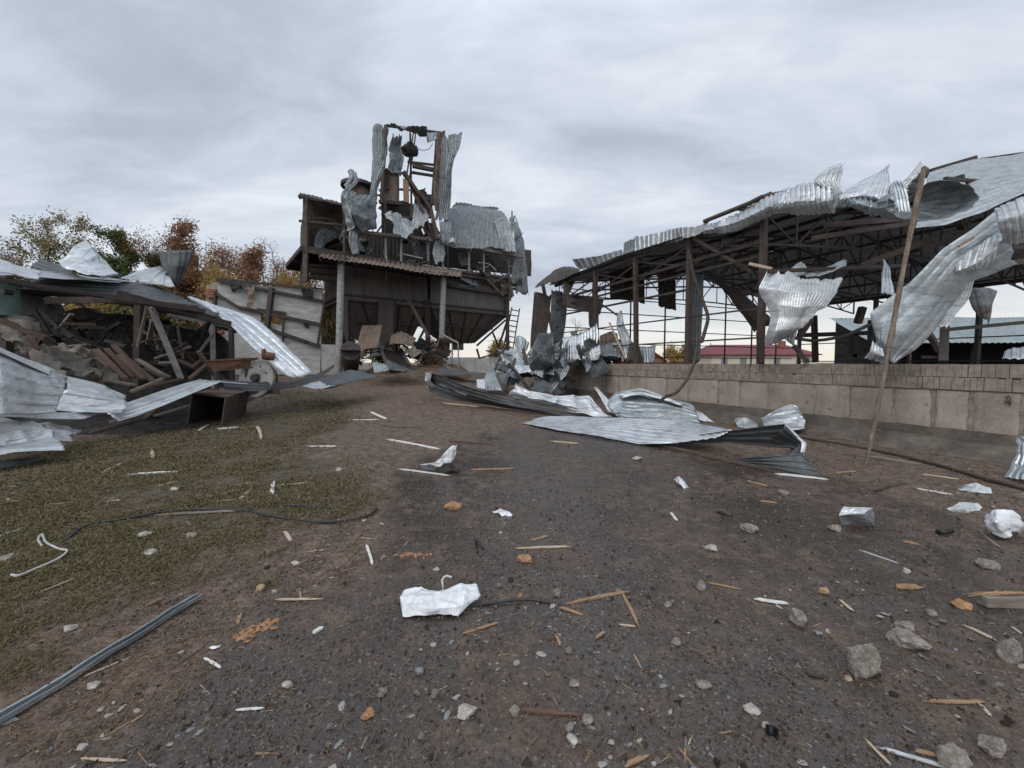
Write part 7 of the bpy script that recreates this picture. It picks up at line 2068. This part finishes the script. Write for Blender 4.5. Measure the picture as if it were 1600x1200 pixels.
# ------------------------------------------------------------------ stones and concrete lumps
def ico(sub):
    t = (1 + 5 ** .5) / 2
    V = np.array([(-1, t, 0), (1, t, 0), (-1, -t, 0), (1, -t, 0), (0, -1, t), (0, 1, t), (0, -1, -t), (0, 1, -t), (t, 0, -1), (t, 0, 1), (-t, 0, -1), (-t, 0, 1)], float)
    F = [(0, 11, 5), (0, 5, 1), (0, 1, 7), (0, 7, 10), (0, 10, 11), (1, 5, 9), (5, 11, 4), (11, 10, 2), (10, 7, 6), (7, 1, 8), (3, 9, 4), (3, 4, 2), (3, 2, 6), (3, 6, 8), (3, 8, 9), (4, 9, 5), (2, 4, 11), (6, 2, 10), (8, 6, 7), (9, 8, 1)]
    V = list(V / np.linalg.norm(V[0]))
    for _ in range(sub):
        mid, N = {}, []

        def m(a, b):
            k = (min(a, b), max(a, b))
            if k not in mid:
                c = V[a] + V[b]
                V.append(c / np.linalg.norm(c))
                mid[k] = len(V) - 1
            return mid[k]
        for a, b, c in F:
            x, y, z = m(a, b), m(b, c), m(c, a)
            N += [(a, x, z), (b, y, x), (c, z, y), (x, y, z)]
        F = N
    return np.array(V), F


ICO = {k: ico(k) for k in (1, 2, 3, 4)}


def stone_mb(seed, sub=3, rough=.35, pits=0.0, sq=(1, 1, 1), angular=.5, blunt=.62):
    V, F = ICO[sub]
    q = V * 1.1 + seed * 7.7
    r_ = np.random.default_rng(seed)
    nn = r_.normal(size=(int(9 + 5 * r_.random()), 3))
    nn /= np.linalg.norm(nn, axis=1, keepdims=True)
    dd = r_.uniform(blunt, .98, len(nn))
    cut = np.min(np.where(V @ nn.T > .15, dd[None] / np.maximum(V @ nn.T, .15), 1.25), axis=1)     # broken along flat faces
    d = cut * (1 + rough * (.45 * fbm(q, seed, 3) + .25 * fbm(q * 3.1, seed + 1, 2)))
    if pits:
        d = d - pits * np.maximum(0, .25 - facets(q * 3.4, seed + 4) - .5) * 1.6 + pits * .35 * fbm(q * 6, seed + 2, 2)
    R = V * d[:, None] * np.asarray(sq)
    R[:, 2] = np.maximum(R[:, 2], -.62 * np.abs(sq[2]))
    return MB().add(R, F)


cg = 'lumps of broken concrete and stone'
lumps = [
    (1348, 1022, 27, 38, 'stone', .12, 'largest rough round concrete lump, on the right of the wet asphalt'),
    (1247, 960, 17, 17, 'stone', .14, 'rough concrete lump right below the flaked white strip'),
    (1417, 995, 30, 14, 'stone', .16, 'wide flat rough lump right of the largest concrete lump'),
    (1415, 976, 14, 8, 'stone', .14, 'small rough lump just behind the wide flat one'),
    (1576, 1012, 18, 24, 'stone', .14, 'rough concrete lump at the right edge beside a pointed splinter'),
    (1542, 879, 15, 10, 'stone', .14, 'rough brown lump under the white rag at the right'),
    (1486, 1178, 25, 20, 'stone', .14, 'jagged pale concrete lump in the bottom right corner'),
    (1552, 1160, 24, 14, 'stone', .14, 'long jagged lump to the right of the bottom right corner lump'),
    (1096, 911, 10, 12, 'stone', .06, 'upright grey lump at the end of a thin splinter'),
    (1286, 920, 9, 8, 'stone_ochre', .05, 'ochre stone above the flaked white strip and rough lump'),
    (1112, 854, 11, 7, 'stone_pale', .08, 'pale grey stone alone on the wet asphalt right of centre'),
    (1303, 823, 12, 7, 'stone', .05, 'flat grey stone left of the bent metal box'),
    (1170, 823, 14, 8, 'stone', .10, 'reddish grey lump right of the black ragged scrap'),
    (870, 924, 8, 8, 'stone', .05, 'grey rounded stone above the black cable'),
    (1172, 1104, 14, 8, 'stone_pale', .05, 'smooth pale stone low in the middle of the right asphalt'),
    (1057, 1000, 9, 8, 'stone', .12, 'small brown lump on the asphalt above the bottom centre'),
    (1416, 890, 8, 5, 'stone_pale', .05, 'pale stone at the tip of the narrow white strip'),
    (1455, 955, 8, 7, 'stone', .1, 'small ochre grey lump left of the splintered beam'),
    (1278, 988, 7, 4, 'slate', .03, 'small flat stone below the rough lump of the flaked strip'),
    (897, 1066, 9, 7, 'stone', .08, 'brown stone right of the bottom centre pebbles'),
    (1098, 1066, 12, 8, 'stone', .12, 'dark crumbly lump with a splinter below the black stick level'),
    (1325, 1058, 8, 5, 'stone_ochre', .08, 'small ochre stone just under the largest concrete lump'),
    (729, 1108, 18, 11, 'stone_pale', .08, 'pale flattish lump at the bottom left of centre'),
    (804, 1105, 11, 13, 'stone', .04, 'angular grey stone at the left tip of the reddish split of wood'),
    (917, 1120, 11, 10, 'stone', .06, 'angular grey stone at the right tip of the reddish split of wood'),
    (890, 1132, 10, 9, 'stone', .06, 'grey stone just below the reddish split of wood'),
    (895, 1152, 11, 8, 'stone_pale', .05, 'pale stone above the thin white shard'),
    (599, 1077, 9, 7, 'stone', .08, 'grey brown stone left above the pale flattish lump'),
    (655, 1045, 8, 9, 'slate', .04, 'bluish grey stone above the pale flattish lump'),
    (450, 1068, 10, 7, 'stone_pale', .05, 'pale pebble on the left soil right of the metal channel'),
    (145, 1070, 12, 7, 'stone_pale', .05, 'pale stone touching the right side of the metal channel'),
    (129, 1164, 10, 7, 'stone_pale', .05, 'pale stone near the bottom left corner'),
    (408, 915, 9, 8, 'stone_ochre', .08, 'rusty brown stone on the soil above the orange foam flakes'),
    (272, 763, 8, 5, 'stone_pale', .04, 'pale flat stone on the grass below the whitish board'),
    (223, 835, 13, 6, 'stone_pale', .04, 'broad pale stone on the grass below the black strap'),
    (299, 833, 12, 6, 'stone', .06, 'grey stone on the grass right of the broad pale stone'),
    (236, 862, 12, 5, 'stone_pale', .04, 'pale stone lowest in the row on the grass'),
    (12, 870, 12, 9, 'stone', .06, 'brownish stone on the grass at the left edge beside the wire'),
    (109, 980, 12, 6, 'stone_pale', .04, 'pale flat stone where the grass thins at the lower left'),
    (529, 732, 6, 5, 'stone_pale', .04, 'small pale stone where the grass meets the path'),
    (462, 878, 7, 5, 'stone_pale', .05, 'small pale stone on the bare soil patch'),
    (1225, 768, 9, 7, 'stone', .05, 'grey stone on the asphalt right of an orange splinter'),
    (995, 714, 9, 6, 'stone_pale', .06, 'pale stone in front of the large ribbed sheet'),
    (682, 888, 6, 4, 'stone_pale', .04, 'small pale stone behind the white foil sheet'),
    (1592, 820, 7, 8, 'stone', .08, 'brown stone at the right edge beside the white rag'),
    (1043, 942, 7, 6, 'stone', .05, 'small grey stone below the upright grey lump'),
]
for i, (px, py, rx, rz, m, pits, lb) in enumerate(lumps):
    p = G(px, py + rz * .7)
    k = math.hypot(p[1], p[0] * .6) / FPX
    r = rx * p[1] / FPX * .8
    h = rz * k * .68
    o = stone_mb(500 + i, 4 if rx > 12 else 3, .42, pits * 2.2, (r, r * .75, h), .6, .84 if pits >= .1 else .66).build('concrete_lump' if pits >= .1 else 'loose_stone', M[m], None, 30, origin=(0, 0, 0))
    put(o, p + np.array([0, 0, h * .5]), i * 1.3)
    o.rotation_euler.z = 0.35 * math.sin(i * 2.1)
    tag(o, lb, 'concrete lump' if pits >= .1 else 'stone', cg)
og = 'orange foam pieces on the ground'
for i, (px, py, rx, rz, lb) in enumerate(((820, 871, 13, 7, 'orange foam lump below the long pale level stick'), (711, 791, 12, 6, 'orange foam lump left of the small white folded scrap'), (575, 1114, 9, 8, 'round orange foam lump at the bottom left of centre'), (1500, 943, 12, 7, 'orange frayed lump touching the splintered beam'), (813, 930, 4, 4, 'tiny orange crumb above the black cable'))):
    p = G(px, py + rz * .6)
    r, h = rx * p[1] / FPX, rz * p[1] / FPX
    o = stone_mb(640 + i, 4, .7, .3, (r, r * .8, h), .8).build('foam_lump', M['foam'], None, 30, origin=(0, 0, 0))
    put(o, p + np.array([0, 0, h * .4]), 0)
    tag(o, lb, 'foam', og)
fk = MB()
rng = np.random.default_rng(66)
for k in range(150):
    t = rng.random()
    px, py = 376 + 48 * t + rng.normal(0, 4), 998 - 26 * t + rng.normal(0, 4)
    p = G(px, py) if k < 90 else G(648 + rng.normal(0, 14), 868 + rng.normal(0, 1.6))
    V, F = ICO[1]
    s_ = rng.uniform(.004, .016)
    V = V * rng.uniform(.35, 1.5, (len(V), 1)) * rng.uniform(.4, 1.5, 3) * [1, 1, .5]
    fk.add(V * s_ + p + [0, 0, s_ * .25], F)
tag(fk.build('foam_flakes', M['foam'], None, None), 'scatter of crumbled orange foam flakes on the soil', None, None, 'stuff')

# ------------------------------------------------------------------ the many small ones: copies of a few shapes
rng = np.random.default_rng(2024)


def spot(n, inside, dmin=1.4, dmax=11, bias=1.0):
    out = []
    while len(out) < n:
        px, py = rng.uniform(-20, 1620), 568 + 640 * rng.random() ** bias
        if py < 640 or py > 1215:
            continue
        p = G(px, py)
        if p[1] > dmax:
            continue
        if _vn2(p[0] * .9, p[1] * .9, 77) + .6 * _vn2(p[0] * 2.7, p[1] * 2.7, 78) < rng.normal(-.05, .35):
            continue
        if inside(p[0], p[1]):
            out.append(p)
    return out


def gm1(x, y):
    return float(grass_mask(np.array([x]), np.array([y]))[0])


def am1(x, y):
    return float(asph_mask(np.array([x]), np.array([y]))[0])


def wall_clear(x, y):
    return np.dot(np.array([x, y]) - WA, WN) < -.3


on_grass = lambda x, y: gm1(x, y) > .6
on_asph = lambda x, y: am1(x, y) > .6 and gm1(x, y) < .3 and wall_clear(x, y)
on_soil = lambda x, y: am1(x, y) < .5 and gm1(x, y) < .4 and wall_clear(x, y) and x > -6


def scatter(name, protos, spots, label, cat, group, smin, smax, power=2.0, lift=.3):
    first = {}
    for i, p in enumerate(spots):
        k = i % len(protos)
        if k not in first:
            o = first[k] = protos[k]()
        else:
            o = first[k].copy()
            COL.objects.link(o)
        s = smin + (smax - smin) * rng.random() ** power
        o.location = p + np.array([0, 0, s * lift])
        o.rotation_euler = (rng.normal(0, .12), rng.normal(0, .12), rng.uniform(0, 6.28))
        o.scale = (s * rng.uniform(.8, 1.25), s * rng.uniform(.7, 1.1), s * rng.uniform(.6, 1.0))
        tag(o, label, cat, group)


def proto_stone(seed, m, sq=(1, 1, .7)):
    return lambda: stone_mb(seed, 2, .45, .05, sq, .7).build('small_stone', M[m], None, 30, origin=(0, 0, 0))


def proto_stick(seed, m, w):
    return lambda: stick_mesh(1.0, w, w * .45, np.random.default_rng(seed), .3, 8).build('small_splinter', M[m], None, 35, origin=(0, 0, 0))


def proto_chip(seed, m):
    return lambda: stone_mb(seed, 2, .4, 0, (1, .75, .22), .9).build('slate_chip', M[m], None, 25, origin=(0, 0, 0))


scatter('small_stone', [proto_stone(801, 'stone'), proto_stone(802, 'stone_pale'), proto_stone(803, 'stone'), proto_stone(804, 'clod')], spot(75, on_asph, bias=.8), 'small rounded stone among many strewn over the wet asphalt', 'stone', 'small stones strewn on the asphalt', .008, .022, 2.2)
scatter('small_stone', [proto_stone(805, 'stone_pale'), proto_stone(806, 'stone'), proto_stone(807, 'stone_pale', (1, .8, .5))], spot(110, on_soil, bias=.8), 'small stone among many strewn over the bare brown soil', 'stone', 'small stones strewn on the soil', .007, .022, 2.2)
scatter('small_stone', [proto_stone(808, 'stone_pale', (1, .8, .5)), proto_stone(809, 'stone')], spot(45, on_grass, bias=.8), 'small stone among those lying in the trampled grass', 'stone', 'small stones in the grass', .010, .035, 1.8)
scatter('slate_chip', [proto_chip(811, 'slate'), proto_chip(812, 'stone_pale'), proto_chip(813, 'slate')], spot(150, lambda x, y: not on_grass(x, y) and wall_clear(x, y) and x > -5, dmax=5, bias=.6), 'small flat grey chip among many lying in the foreground', 'stone chip', 'flat grey chips in the foreground', .008, .02, 2.0, .15)
scatter('small_splinter', [proto_stick(821, 'wood_fresh', .05), proto_stick(822, 'wood_pale', .04), proto_stick(823, 'wood_fresh', .09), proto_stick(824, 'wood_brown', .05)], spot(120, on_asph, bias=.9), 'small splinter of wood among many strewn over the wet asphalt', 'splinter', 'small splinters strewn on the asphalt', .02, .13, 2.2, .01)
scatter('small_splinter', [proto_stick(825, 'wood_pale', .04), proto_stick(826, 'wood_fresh', .05), proto_stick(827, 'wood_brown', .04)], spot(90, on_soil, bias=1.1), 'small splinter of wood among many strewn over the brown soil', 'splinter', 'small splinters strewn on the soil', .04, .24, 1.6, .01)
scatter('small_splinter', [proto_stick(828, 'wood_pale', .035), proto_stick(829, 'wood_fresh', .03), proto_stick(830, 'wood_pale', .06)], spot(60, on_grass, bias=1.0), 'small splinter of wood among many lying in the trampled grass', 'splinter', 'small splinters in the grass', .05, .28, 1.6, .06)

# ------------------------------------------------------------------ stuff nobody could count
def fan(n, ymin, ymax, xpad=1.34):
    """points spread evenly over the picture of the ground"""
    inv = rng.uniform(1 / ymax, 1 / ymin, n)
    y = 1 / inv
    x = y * rng.uniform(-xpad, xpad, n)
    return x, y


def chips_mesh(x, y, size, zf, name, m, label, kind='stuff'):
    n = len(x)
    z = gz(x, y)
    base = np.array([(1, 0, 0), (-.5, .87, 0), (-.5, -.87, 0), (0, 0, 1)], float)
    a = rng.uniform(0, 6.28, n)
    s = size[:, None]
    jit = rng.uniform(.55, 1.4, (n, 4, 3))
    B = base[None] * jit
    ca, sa = np.cos(a)[:, None], np.sin(a)[:, None]
    X = (B[..., 0] * ca - B[..., 1] * sa) * s + x[:, None]
    Y = (B[..., 0] * sa + B[..., 1] * ca) * s + y[:, None]
    Z = B[..., 2] * s * zf + z[:, None] - .002 + .0011 * np.clip(y, 0, 12)[:, None]
    V = np.stack([X, Y, Z], -1).reshape(-1, 3)
    F = []
    for i in range(n):
        k = 4 * i
        F += [(k, k + 1, k + 3), (k + 1, k + 2, k + 3), (k + 2, k, k + 3)]
    return tag(MB().add(V, F).build(name, M[m], None), label, None, None, kind)


x, y = fan(52000, 1.35, 14)
k = (grass_mask(x, y) < .4 + .6 * rng.random(len(x))) & (vnoise(np.stack([x * 1.1, y * 1.1, 0 * x], -1), 79) > rng.normal(-.25, .4, len(x))) & ((np.stack([x, y], -1) - WA) @ WN < -.1)
x, y = x[k], y[k]
chips_mesh(x, y, np.clip(.0027 * y ** .75 * rng.lognormal(0, .5, len(x)), .002, .016), .9, 'gravel', 'chips', 'fine gravel and grit strewn over the yard')
x, y = fan(6500, 1.35, 16)
k = ((np.stack([x, y], -1) - WA) @ WN < -.1)
x, y = x[k], y[k]
chips_mesh(x, y, np.clip(.0032 * y ** .5 * rng.lognormal(0, .55, len(x)), .003, .026), .9, 'earth_crumbs', 'clod', 'dark crumbs of earth and soot strewn over the yard')


def blades(x, y, L, up, name, m, label, wid, z0=0.0):
    n = len(x)
    z = gz(x, y) + z0 + .0011 * np.clip(y, 0, 12)
    a = rng.uniform(0, 6.28, n)
    el = rng.uniform(*up, n)
    d = np.stack([np.cos(a) * np.cos(el), np.sin(a) * np.cos(el), np.sin(el)], -1) * L[:, None]
    sdv = np.stack([-np.sin(a), np.cos(a), rng.normal(0, .3, n)], -1) * wid[:, None]
    p = np.stack([x, y, z], -1)
    bend = np.stack([0 * L, 0 * L, -L * .22 * np.cos(el)], -1)
    V = np.stack([p - sdv, p + sdv, p + d * .55 + sdv * .8 - bend * .35, p + d * .55 - sdv * .8 - bend * .35, p + d + bend], 1).reshape(-1, 3)
    F = []
    for i in range(n):
        k = 5 * i
        F += [(k, k + 1, k + 2, k + 3), (k + 3, k + 2, k + 4)]
    return tag(MB().add(V, F).build(name, M[m], None), label, None, None, 'stuff')


def grass_fan(n, ymin, ymax):
    inv = rng.uniform(1 / ymax, 1 / ymin, n)
    y = 1 / inv
    x = y * rng.uniform(-1.4, .1, n)
    return x, y


x, y = grass_fan(420000, 1.6, 20)
gmv = grass_mask(x, y)
tuft = .5 + .6 * vnoise(np.stack([x * 1.5, y * 1.5, 0 * x], -1), 93) + .4 * vnoise(np.stack([x * 5, y * 5, 0 * x], -1), 91) + .3 * vnoise(np.stack([x * 14, y * 14, 0 * x], -1), 92)
k = (gmv * (.02 + 1.05 * tuft + .05 * np.clip(y - 3, 0, 8)) > rng.random(len(x)) * 1.0) & (gmv > .04)
x, y, tf = x[k], y[k], tuft[k]
L = (.018 + .035 * rng.random(len(x))) * (.6 + .6 * np.clip(tf, 0, 1)) * (1 + .07 * y)
blades(x, y, L, (.0, .7), 'grass', 'blade', 'trampled olive grass mixed with dead stalks', .0012 * np.clip(y, 1.5, 12), .006)
x, y = fan(44000, 1.5, 24)
k = ((np.stack([x, y], -1) - WA) @ WN < -.1) & (rng.random(len(x)) < .2 + .8 * np.maximum(1 - asph_mask(x, y), sm(5, 9, y)))
x, y = x[k], y[k]
blades(x, y, (.012 + .06 * rng.random(len(x)) ** 2.5) * (.7 + .09 * y), (0.0, .12), 'straw_litter', 'straw', 'straw and fine wood litter strewn over the yard', .0014 * np.clip(y, 1.5, 14) ** .85, .004)
